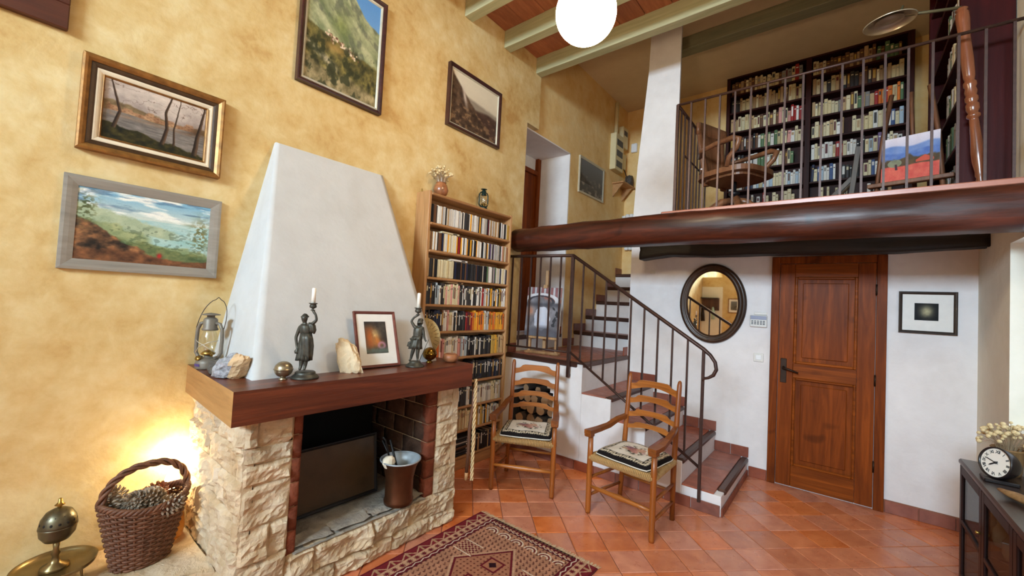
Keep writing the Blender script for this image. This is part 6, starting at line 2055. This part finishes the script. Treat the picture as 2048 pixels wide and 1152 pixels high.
A1, A2 = 0.458, -0.104
armchair((-2.0, 2.735, 0), A1, 'honey oak ladder-back armchair in front of the arched log niche')
armchair((-1.207, 2.822, 0), A2, 'honey oak ladder-back armchair standing beside the lowest stair steps')
for (lx, ly), rz, lb_ in (((-2.0, 2.735), A1, 'floral embroidered seat cushion on the armchair by the log niche'), ((-1.207, 2.822), A2, 'floral embroidered seat cushion on the armchair beside the stairs')):
    cushion((lx - math.sin(rz) * 0.205, ly + math.cos(rz) * 0.205, 0.432), rz + (0.05 if rz > 0 else -0.05), lb_)

# ------------------------------------------------------------------ rug
RUGM = M_print('knotted_wool', 1.0, 0.05, 0.6)
RW, RL = 0.93, 1.55
RX_, RY_ = -2.018, 2.285 - RL


def rugfn(U, V):
    x = U * RW; d = (1 - V) * RL
    xs = np.minimum(x, RW - x)
    field = np.zeros(U.shape + (3,)) + np.array((178, 128, 100.0))
    field = field * (0.88 + 0.24 * fbm(U, V, 30, 3, 81)[..., None])
    MAR, BEI, DKB, WHI = (104, 32, 40), (196, 154, 122), (50, 26, 32), (226, 208, 184)
    img = field
    # small dark motifs scattered in the field
    gx, gy = (x / 0.034) % 1, (d / 0.034 + np.floor(x / 0.034) * 0.5) % 1
    img = over(img, (96, 52, 44), ((np.abs(gx - gy) < 0.16) & (np.abs(gx - 0.5) < 0.28)) * 0.85)
    img = over(img, (66, 34, 36), (np.hypot(gx - 0.5, gy - 0.78) < 0.13) * 0.8)
    # central medallions
    for cy in (0.50, 1.12):
        q = np.abs(x - RW / 2) / 0.22 + np.abs(d - cy) / 0.30
        img = over(img, BEI, (q < 1.06) & (q > 0.98))
        img = over(img, MAR, (q < 0.98) & (q > 0.90))
        img = over(img, (172, 116, 88), (q < 0.90))
        g2 = (np.abs((x / 0.028) % 1 - 0.5) + np.abs((d / 0.028) % 1 - 0.5)) < 0.28
        img = over(img, (110, 58, 46), (q < 0.86) & g2)
        for oy in (-0.10, 0.10):
            s_ = np.maximum(np.abs(x - RW / 2), np.abs(d - cy - oy))
            img = over(img, MAR, (s_ < 0.055)); img = over(img, (170, 112, 84), (s_ < 0.043))
            img = over(img, DKB, (np.abs(x - RW / 2) + np.abs(d - cy - oy) < 0.030))
        # key pattern blocks at either side
        for ox in (-0.225, 0.225):
            bx, by_ = np.abs(x - RW / 2 - ox), np.abs(d - cy + 0.13)
            blk = (bx < 0.065) & (by_ < 0.045)
            key = ((np.abs(((x * 1.0) / 0.030) % 1 - 0.5) < 0.22) ^ (np.abs((d / 0.026) % 1 - 0.5) < 0.2))
            img = over(img, MAR, blk); img = over(img, BEI, blk & key)
            img = over(img, WHI, (bx < 0.075) & (np.abs(by_ - 0.056) < 0.004))
    # row of arches near the end
    k = ((x - 0.17) / 0.105) % 1 - 0.5
    rr = np.hypot(k * 0.105, d - 0.135)
    arch = (d < 0.138) & (d > 0.08) & (x > 0.17) & (x < RW - 0.17)
    for r0 in (0.020, 0.032, 0.042):
        img = over(img, WHI if r0 != 0.032 else MAR, arch & (np.abs(rr - r0) < 0.004))
    # end border
    e = np.minimum(d, RL - d)
    img = over(img, MAR, e < 0.066)
    img = over(img, WHI, (np.abs(e - 0.05 - 0.004 * np.sign(np.sin(x * 170))) < 0.0035))
    img = over(img, BEI, (np.abs(e - 0.036) < 0.008) & (np.sin(x * 210) > -0.2))
    img = over(img, DKB, (np.abs(e - 0.028) < 0.002) | (np.abs(e - 0.060) < 0.003))
    img = over(img, (104, 84, 62), (e < 0.018)); img = over(img, DKB, (e < 0.018) & (np.sin(x * 240) > 0.3))
    # side borders
    s = xs
    img = over(img, MAR, s < 0.155)
    zig = np.abs(((d / 0.030) % 2) - 1)
    img = over(img, WHI, (np.abs(s - 0.128 - 0.012 * zig) < 0.0032))
    img = over(img, DKB, (np.abs(s - 0.152) < 0.003))
    img = over(img, BEI, (s > 0.074) & (s < 0.116))
    st = ((d / 0.052) % 1 - 0.5) * 0.052; sv_ = s - 0.095
    ang = np.arctan2(sv_, st)
    img = over(img, MAR, (np.hypot(st, sv_) < 0.015 + 0.005 * np.cos(8 * ang)) & (s > 0.074) & (s < 0.116))
    img = over(img, (120, 40, 46), (s > 0.012) & (s < 0.068))
    z2 = np.abs(((d / 0.052) % 2) - 1)
    img = over(img, BEI, (s > 0.012) & (s < 0.068) & (np.abs(s - 0.016 - 0.046 * z2) < 0.005))
    img = over(img, (176, 138, 104), (s > 0.016) & (s < 0.064) & (np.abs((d / 0.104) % 1 - 0.5) < 0.07))
    img = over(img, BEI, (np.abs(s - 0.070) < 0.002))
    return img * (0.90 + 0.16 * fbm(U, V, 90, 2, 83)[..., None])


rg = empty('oriental_rug', (RX_ + RW / 2, RY_, 0.001), 0, 'maroon and beige oriental rug with fringed end on terracotta floor', 'rug')
MB().box(-RW / 2, RW / 2, 0, RL, 0.0, 0.0085).build('backing', M_plain('rug_edge', (96, 40, 42), 0.95), rg)
canvas('pile', RW, RL, 300, 500, rugfn, RUGM, rg, Matrix.Translation((0, 0, 0.0095)) @ Matrix.Rotation(-PI / 2, 4, 'X'))
FRG = M_plain('cream_fringe', (214, 192, 156), 0.9)
fm = MB(); rr_ = random.Random(4)
for end, sg in ((RL, 1), (0, -1)):
    for k in range(210):
        x = -RW / 2 + RW * k / 209
        a = rr_.uniform(-0.008, 0.008); l_ = rr_.uniform(0.026, 0.042)
        fm.add([(x - 0.0024, end, 0.007), (x + 0.0024, end, 0.007), (x + a + 0.0018, end + sg * l_, 0.003), (x + a - 0.0018, end + sg * l_, 0.003)], [(0, 1, 2, 3)])
fm.build('fringe', FRG, rg, kind='stuff', recalc=False)

# ------------------------------------------------------------------ glass-fronted cabinet at right
CABW = M_wood('dark_cabinet_wood', (24, 9, 8), (44, 19, 15), 'z', 12, 0.4, coat=0.0, rand=0.04, spec=0.3)
CABT = M_wood('grey_brown_cabinet_top', (44, 32, 28), (70, 56, 50), 'y', 12, 0.3, coat=0.1, rand=0)  # top board lighter and greyer than the cabinet body
CGL = M_glass('cabinet_glass', (0.75, 0.72, 0.68), 0.04, 0.8)
cb_ = empty('glazed_cabinet', (0.67, 2.95, 0), 0, 'low dark wooden cabinet with glazed doors under the side window', 'cabinet')
KX0, KX1, KY0, KY1, KZ = 0.555, XR - 0.02, 2.15, 3.615, 0.75
MB().box(KX0 + 0.02, KX1, KY0 + 0.02, KY1 - 0.02, 0.0, 0.06, 0.004).build('plinth', CABW, cb_, True)
MB().box(KX0 + 0.02, KX1, KY1 - 0.03, KY1 - 0.005, 0.06, KZ - 0.03, 0.003).build('side_panel', CABW, cb_, True)
MB().box(KX0 + 0.02, KX1, KY0 + 0.005, KY0 + 0.03, 0.06, KZ - 0.03, 0.003).build('side_panel', CABW, cb_, True)
MB().box(KX1 - 0.012, KX1, KY0 + 0.03, KY1 - 0.03, 0.06, KZ - 0.03).build('back_panel', CABW, cb_, True)
for z in (0.06, 0.38):
    MB().box(KX0 + 0.03, KX1 - 0.012, KY0 + 0.03, KY1 - 0.03, z, z + 0.018).build('shelf', CABW, cb_, True)
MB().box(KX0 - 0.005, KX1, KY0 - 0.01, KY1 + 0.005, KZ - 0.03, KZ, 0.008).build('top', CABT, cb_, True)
for k in range(3):
    y0 = KY0 + 0.005 + k * (KY1 - KY0 - 0.01) / 3; y1 = y0 + (KY1 - KY0 - 0.01) / 3 - 0.004
    dr = MB()
    dr.box(KX0, KX0 + 0.022, y0, y0 + 0.045, 0.06, KZ - 0.032, 0.003); dr.box(KX0, KX0 + 0.022, y1 - 0.045, y1, 0.06, KZ - 0.032, 0.003)
    dr.box(KX0, KX0 + 0.022, y0 + 0.045, y1 - 0.045, 0.06, 0.11, 0.003); dr.box(KX0, KX0 + 0.022, y0 + 0.045, y1 - 0.045, KZ - 0.08, KZ - 0.032, 0.003)
    dr.box(KX0, KX0 + 0.022, y0 + 0.045, y1 - 0.045, 0.39, 0.415, 0.003)
    dro = dr.build('door', CABW, cb_, True)
    for z0, z1 in ((0.11, 0.39), (0.415, KZ - 0.08)):
        MB().box(KX0 + 0.008, KX0 + 0.012, y0 + 0.045, y1 - 0.045, z0, z1).build('pane', CGL, dro, True)
    MB().lathe([(0.0, 0.018), (0.009, 0.014), (0.006, 0.006), (0.008, 0.0)], 12, M=Mrot((KX0, y0 + 0.022, 0.5), ry=-PI / 2)).build('knob', BRASS, dro, True)
PORC = M_plain('white_porcelain', (206, 198, 176), 0.25, var=0.1)
for k in range(7):
    j = MB().lathe([(0.028, 0), (0.036, 0.03), (0.034, 0.08), (0.018, 0.11), (0.02, 0.13), (0.0, 0.132)], 16)
    o = j.build('porcelain_jar', PORC, label=f'cream porcelain jar, {ordinal(k + 1)} from the far end behind cabinet glass', cat='jar', group='porcelain jars in the cabinet')
    o.location = (0.665, 3.50 - k * 0.17, 0.40)

# clock
BLKC = M_plain('black_clock_case', (30, 24, 24), 0.3, var=0.1)
FACE = M_plain('enamel_dial', (238, 236, 228), 0.4, var=0.02)
INK = M_plain('black_ink', (24, 22, 24), 0.6, var=0.02)
ck = empty('round_clock', (0.625, 3.235, KZ), 0, 'round black mantel clock with white Roman numeral dial on the cabinet', 'clock')
nrm = Vector((-0.80, -0.56, 0.20)).normalized()
qm = nrm.to_track_quat('Z', 'Y').to_matrix().to_4x4()
Rc = 0.078
Mc = Matrix.Translation((0, 0, 0.093)) @ qm
MB().lathe([(0.0, -0.07), (0.052, -0.068), (0.070, -0.04), (Rc * 0.98, -0.015), (Rc, 0.0), (Rc, 0.010), (Rc * 0.94, 0.014), (Rc * 0.90, 0.002)], 40, M=Mc, capt=False).build('case', BLKC, ck)
MB().lathe([(Rc * 0.905, 0.003), (0.0, 0.003)], 40, M=Mc, smooth=False, capb=False).build('dial', FACE, ck)
fc = bpy.data.curves.new('numeral', 'FONT')
dg = None
for hnum, txt in enumerate(('XII', 'I', 'II', 'III', 'IIII', 'V', 'VI', 'VII', 'VIII', 'IX', 'X', 'XI')):
    cu = bpy.data.curves.new('numeral', 'FONT'); cu.body = txt; cu.size = 0.021; cu.align_x = 'CENTER'; cu.align_y = 'CENTER'; cu.space_character = 0.85; cu.offset = 0.0004
    to = bpy.data.objects.new('numeral_tmp', cu); COL.objects.link(to)
    dgx = bpy.context.evaluated_depsgraph_get()
    me = bpy.data.meshes.new_from_object(to.evaluated_get(dgx))
    bpy.data.objects.remove(to)
    me.materials.clear(); me.materials.append(INK)
    a = -2 * PI * hnum / 12
    no = bpy.data.objects.new('numeral', me); COL.objects.link(no); no.parent = ck
    no.matrix_basis = Mc @ Matrix.Rotation(a, 4, 'Z') @ Matrix.Translation((0, 0.054, 0.0040))
for a, l_, w_ in ((-2 * PI * (7.8 / 12), 0.036, 0.0028), (-2 * PI * (47.5 / 60), 0.058, 0.0018)):
    MB().prism([(-w_, -0.012), (w_, -0.012), (w_ * 1.3, l_ * 0.7), (0, l_), (-w_ * 1.3, l_ * 0.7)], 0.0055, 0.0065, M=Mc @ Matrix.Rotation(a, 4, 'Z')).build('hand', INK, ck)
MB().lathe([(0.006, 0.004), (0.006, 0.008), (0, 0.009)], 12, M=Mc).build('hub', INK, ck)
MB().box(-0.05, 0.07, -0.05, 0.05, 0.0, 0.018, 0.004).build('foot', BLKC, ck)
WICKL = M_wood('pale_wicker', (126, 92, 54), (168, 130, 84), 'z', 24, 0.7, rand=0)


def pot2(e):
    MB().lathe([(0.045, 0), (0.05, 0.02), (0.060, 0.13), (0.066, 0.135), (0.062, 0.14), (0.056, 0.13), (0.045, 0.02)], 24, capt=False).build('pot', WICKL, e)
    MB().box(-0.068, -0.052, -0.02, 0.02, 0.085, 0.115, 0.003).build('bow', INK, e)


posy('dried_bouquet', (0.705, 3.44, KZ), 0.12, 0.26, 80, 9, 'wicker pot of beige dried flowers behind the clock on the cabinet', pot2, headr=0.011)
MB().tube([(0.585, 2.98, KZ + 0.03), (0.62, 2.94, KZ + 0.026), (0.68, 2.85, KZ + 0.022), (0.72, 2.72, KZ + 0.02)], [0.006, 0.016, 0.018, 0.012], 8, flat=2.0).build('driftwood', WICKL, label='flat brown piece of driftwood on the cabinet in front of the clock', cat='driftwood')

# ------------------------------------------------------------------ globe pendant
gl = empty('globe_pendant', (-1.13, 1.93, 3.14), 0, 'glowing white glass globe pendant lamp hanging from the beamed ceiling', 'lamp')
GLOW = M_emit('lit_opal_glass', (1.0, 0.78, 0.50, 1), 54.0)
MB().lathe([(0.05, 0.155)] + [(0.165 * math.sin(t), 0.16 * math.cos(t)) for t in np.linspace(0.33, PI, 26)], 40).build('globe', GLOW, gl)
MB().lathe([(0.052, 0.15), (0.056, 0.16), (0.05, 0.19), (0.02, 0.21), (0.008, 0.23)], 24).build('fitting', BRASS, gl)
MB().tube([(0, 0, 0.22), (0, 0, 1.26)], 0.004, 6).build('cord', SCRF, gl)
MB().lathe([(0.05, 1.265), (0.048, 1.24), (0.02, 1.21), (0.006, 1.2)], 20).build('ceiling_rose', BRASS, gl)

# ------------------------------------------------------------------ stairwell fittings
BEIG = M_plain('beige_plastic', (216, 202, 160), 0.5, var=0.04)
eb = empty('fuse_box', (XF, 6.06, 3.75), 0, 'cream electrical fuse box with three switch windows on the stairwell wall', 'fuse box')
MB().box(XF, XF + 0.10, 5.93, 6.22, 3.72, 4.30, 0.006).build('case', BEIG, eb, True)
for k in range(3):
    MB().box(XF + 0.098, XF + 0.104, 5.97, 6.18, 3.77 + k * 0.17, 3.87 + k * 0.17, 0.002).build('breaker_window', DKEY, eb, True)
MB().box(XF, XF + 0.06, 6.28, 6.42, 3.83, 4.08, 0.006).build('breaker_box', BEIG, label='small cream breaker box right of the fuse box', cat='breaker box')
mt_ = empty('electric_meter', (XF, 6.3, 4.2), 0, 'grey beige electric meter above the fuse box', 'meter')
MB().box(XF, XF + 0.09, 6.2, 6.40, 4.16, 4.50, 0.008).build('case', BEIG, mt_, True)
MB().box(XF + 0.088, XF + 0.094, 6.24, 6.36, 4.36, 4.44, 0.002).build('window', DKEY, mt_, True)
MB().tube([(XF + 0.03, 6.06, 4.30), (XF + 0.03, 6.06, 4.84)], 0.03, 10).build('cable_duct', BEIG, label='cream cable duct running up from the fuse box', cat='duct')
MB().box(XF + 0.10, XF + 0.2, YF - 0.05, YF, 4.15, 4.3, 0.01).build('wall_lamp', PAINTW, label='small white fitting on stairwell back wall by the meter', cat='wall fitting')
MB().tube([(XF + 0.06, 6.36, 3.82), (XF + 0.09, 6.40, 3.70), (XF + 0.05, 6.46, 3.64), (XF + 0.12, 6.5, 3.60)], 0.008, 6).build('cable', SCRF, label='loose black cable drooping below the breaker box', cat='cable')
ws = empty('wall_shelf', (XF, 6.25, 3.5), 0, 'little wooden corner shelf with slanted brackets in the stairwell', 'shelf')
MB().box(XF, XF + 0.2, 6.05, 6.5, 3.52, 3.545, 0.003).build('board', PINEY, ws, True)
for y in (6.10, 6.45):
    MB().prism([(0, 0), (0.17, 0), (0, -0.2)], y - 0.012, y + 0.012, M=Matrix.Translation((XF, 0, 3.52)) @ Matrix(((1, 0, 0, 0), (0, 0, 1, 0), (0, 1, 0, 0), (0, 0, 0, 1)))).build('bracket', PINEY, ws)
for o in [c for c in ws.children if c.name.startswith('bracket')]:
    o.location = (-XF, -6.25, -3.5)
SHM = M_plain('dark_ornament', (70, 58, 48), 0.6, var=0.3)
rock('dark_ornament', (XF + 0.13, 6.42, 3.546), (0.12, 0.12, 0.20), 31, [SHM], 'dark knobbly ornament on the little stairwell shelf', cat='ornament')
rd = empty('radiator', (-2.78, YF - 0.06, 2.5), 0, 'white panel radiator at the top of the stairwell', 'radiator')
for k in range(8):
    MB().box(-2.85 + k * 0.07, -2.79 + k * 0.07, YF - 0.10, YF - 0.03, 2.50, 3.10, 0.012).build('column', PAINTW, rd, True)
MB().tube([(-2.87, YF - 0.065, 3.06), (-2.28, YF - 0.065, 3.06)], 0.018, 8).build('header', PAINTW, rd, True)
MB().lathe([(0.02, 0), (0.026, 0.01), (0.026, 0.05), (0.0, 0.055)], 12, M=Mrot((-2.86, YF - 0.065, 3.06), ry=-PI / 2)).build('valve', PAINTW, rd, True)

# ------------------------------------------------------------------ easel on the landing
LEW = M_wood('pale_easel_wood', (176, 132, 88), (212, 170, 122), 'z', 14, 0.5)
le = empty('box_easel', (-2.565, 3.78, nz[4]), math.radians(10), 'pale wooden table easel standing on the stair landing', 'easel')
for sx in (-0.16, 0.16):
    MB().box(sx - 0.014, sx + 0.014, -0.02, 0.02, 0.0, 0.17, 0.003).build('leg', LEW, le)
MB().box(-0.2, 0.2, -0.05, 0.03, 0.0, 0.028, 0.004).build('foot_rail', LEW, le)
MB().box(-0.18, 0.18, -0.05, 0.02, 0.165, 0.19, 0.004).build('tray', LEW, le)
MB().box(-0.018, 0.018, 0.03, 0.055, 0.03, 0.92, 0.003).build('mast', LEW, le)
MB().box(-0.024, 0.024, 0.0, 0.035, 0.72, 0.76, 0.004).build('top_clamp', LEW, le)


def venice(U, V):
    n = fbm(U, V, 6, 4, 91); n2 = fbm(U, V, 14, 4, 92)
    img = lerp3((96, 92, 96), (170, 168, 176), n * 1.4 - 0.2)
    img = over(img, (150, 84, 84), (V > 0.80) * (np.sin(U * 46) > 0) * 0.75)
    img = over(img, (206, 204, 210), (V > 0.80) * (np.sin(U * 46) < -0.4) * 0.8)
    img = over(img, (168, 96, 78), np.exp(-((V - 0.76 - 0.06 * np.sin(U * 4)) / 0.05) ** 2) * (U > 0.5))
    rr = np.hypot((U - 0.42) / 0.48, (V - 0.70) / 0.16)
    img = over(img, (214, 214, 220), (np.abs(rr - 1) < 0.14) & (V > 0.68))
    img = over(img, (64, 62, 70), (np.abs(rr - 0.75) < 0.08) & (V > 0.66))
    img = over(img, (70, 70, 78), np.exp(-((V - 0.64) / 0.05) ** 2) * 0.8)
    img = over(img, lerp3((196, 202, 222), (226, 228, 236), n), (np.hypot((U - 0.48) / 0.26, (V - 0.36) / 0.26) < 0.9 + 0.3 * (n2 - 0.5)))
    img = over(img, (190, 136, 110), np.exp(-((U - 0.12) / 0.1) ** 2 - ((V - 0.5) / 0.1) ** 2) * (0.5 + n))
    img = over(img, (52, 50, 54), (np.abs(U - 0.86 - 0.05 * np.sin(V * 18)) < 0.05) * (V > 0.2) * (V < 0.6) * (n2 > 0.45))
    return over(img, (84, 82, 90), np.clip((0.14 + 0.1 * np.sin(U * 3) - V) * 12, 0, 1) * 0.8)


lp_ = empty('bridge_painting', (-2.565, 3.78, nz[4]), math.radians(10), 'unframed grey and white canal bridge painting on the landing easel', 'painting')
Mv = Mrot((-0.01, -0.035, 0.192), rx=math.radians(-5))
MB().box(-0.205, 0.205, 0.0, 0.02, 0, 0.54, 0.001, M=Mv).build('stretcher', CANVW, lp_)
canvas('canvas', 0.41, 0.54, 180, 236, venice, OIL, lp_, Mv @ Matrix.Translation((0, -0.0015, 0)))

# ------------------------------------------------------------------ logs in the niche
BARK = M_plain('log_bark', (86, 70, 58), 0.9, var=0.4, nscale=24, bumpv=0.8, bscale=30, rand=0.3)
CUT = M_plain('sawn_log_end', (186, 148, 108), 0.85, var=0.2, nscale=30, rand=0.25)


def log_mesh(seed):
    r = random.Random(seed); m = MB(); n = 14
    a = [1 + 0.12 * r.uniform(-1, 1) for _ in range(n)]
    ring = [(math.cos(2 * PI * j / n) * a[j], math.sin(2 * PI * j / n) * a[j]) for j in range(n)]
    m.add([(x, 0, z) for x, z in ring] + [(x * 0.96, 1, z * 0.96) for x, z in ring], [(j, (j + 1) % n, (j + 1) % n + n, j + n) for j in range(n)], 0, True)
    m.add([(x * 0.93, -0.003, z * 0.93) for x, z in ring], [tuple(range(n))], 1)
    m.add([(x, 0, z) for x, z in ring] + [(x * 0.93, -0.003, z * 0.93) for x, z in ring], [(j, (j + 1) % n, (j + 1) % n + n, j + n) for j in range(n)], 0)
    return m.mesh('firewood_log', [BARK, CUT])


lms = [log_mesh(k) for k in range(4)]
k = 0
zrow = 0.16
for row, (cnt, rad) in enumerate(((5, 0.052), (4, 0.060), (4, 0.058), (5, 0.05), (3, 0.04))):
    wd = (a1 - a0 - 0.03) / cnt
    for i in range(cnt):
        r_ = rad * random.uniform(0.85, 1.0)
        x = a0 + 0.015 + wd * (i + 0.5)
        if row == 4 and i == 2: continue
        o = inst('firewood_log', lms[k % 4], None, (x, YS + 0.05 + random.uniform(0, 0.07), zrow + rad), (0, random.uniform(0, 3), 0), (r_, 0.35, r_))
        tag(o, f'sawn firewood log, {ordinal(i + 1)} from left in {ordinal(row + 1)} row up of niche', 'log', 'firewood logs in the niche')
        k += 1
    zrow += rad * 1.95

# ------------------------------------------------------------------ rear wall, seen in the mirror
MB().box(XL + 0.005, -2.36, YP, YP + 0.012, 0.9, 2.2).build('wall_rear_panel', CREAMW, kind='structure')
cr = empty('coat_rack', (-2.6, YP + 0.02, 1.6), 0, 'dark wooden wall rack with shelf and hooks, reflected in the oval mirror', 'coat rack')
MB().box(-2.84, -2.43, YP + 0.012, YP + 0.16, 1.90, 1.925, 0.003).build('shelf', BLACKW, cr, True)
MB().box(-2.84, -2.43, YP + 0.012, YP + 0.03, 1.60, 1.90, 0.003).build('backboard', STICK, cr, True)
for k in range(5):
    x = -2.80 + k * 0.08
    MB().tube([(x, YP + 0.03, 1.68), (x, YP + 0.07, 1.66), (x, YP + 0.09, 1.70)], 0.006, 6).build('hook', SCRF, cr, True)
CLOTHG = M_plain('pale_green_cloth', (170, 196, 180), 0.9)
MB().tube([(-2.56, YP + 0.085, 1.69), (-2.555, YP + 0.08, 1.55), (-2.55, YP + 0.08, 1.38)], [0.02, 0.04, 0.045], 10, flat=0.5).build('hanging_cloth', CLOTHG, label='pale green cloth hanging from the rack seen in the mirror', cat='cloth')
MB().tube([(-2.80, YP + 0.085, 1.69), (-2.80, YP + 0.08, 1.5), (-2.79, YP + 0.08, 1.32)], [0.02, 0.045, 0.05], 10, flat=0.5).build('dark_bag', SCRF, label='black bag hanging from the rack seen in the mirror', cat='bag')
rp_ = empty('mirror_picture', (-2.1, YP, 1.56), PI, 'gilt framed picture on the rear wall, reflected in the oval mirror', 'picture')
frame_bars(rp_, 'frame', 0.26, 0.36, 0.02, 0.02, GOLD)
MB().box(-0.115, 0.115, -0.008, -0.001, 0.015, 0.345).build('mount', MATB, rp_)
canvas('print', 0.14, 0.22, 20, 30, dusk, PRINT, rp_, Matrix.Translation((0, -0.0095, 0.07)))
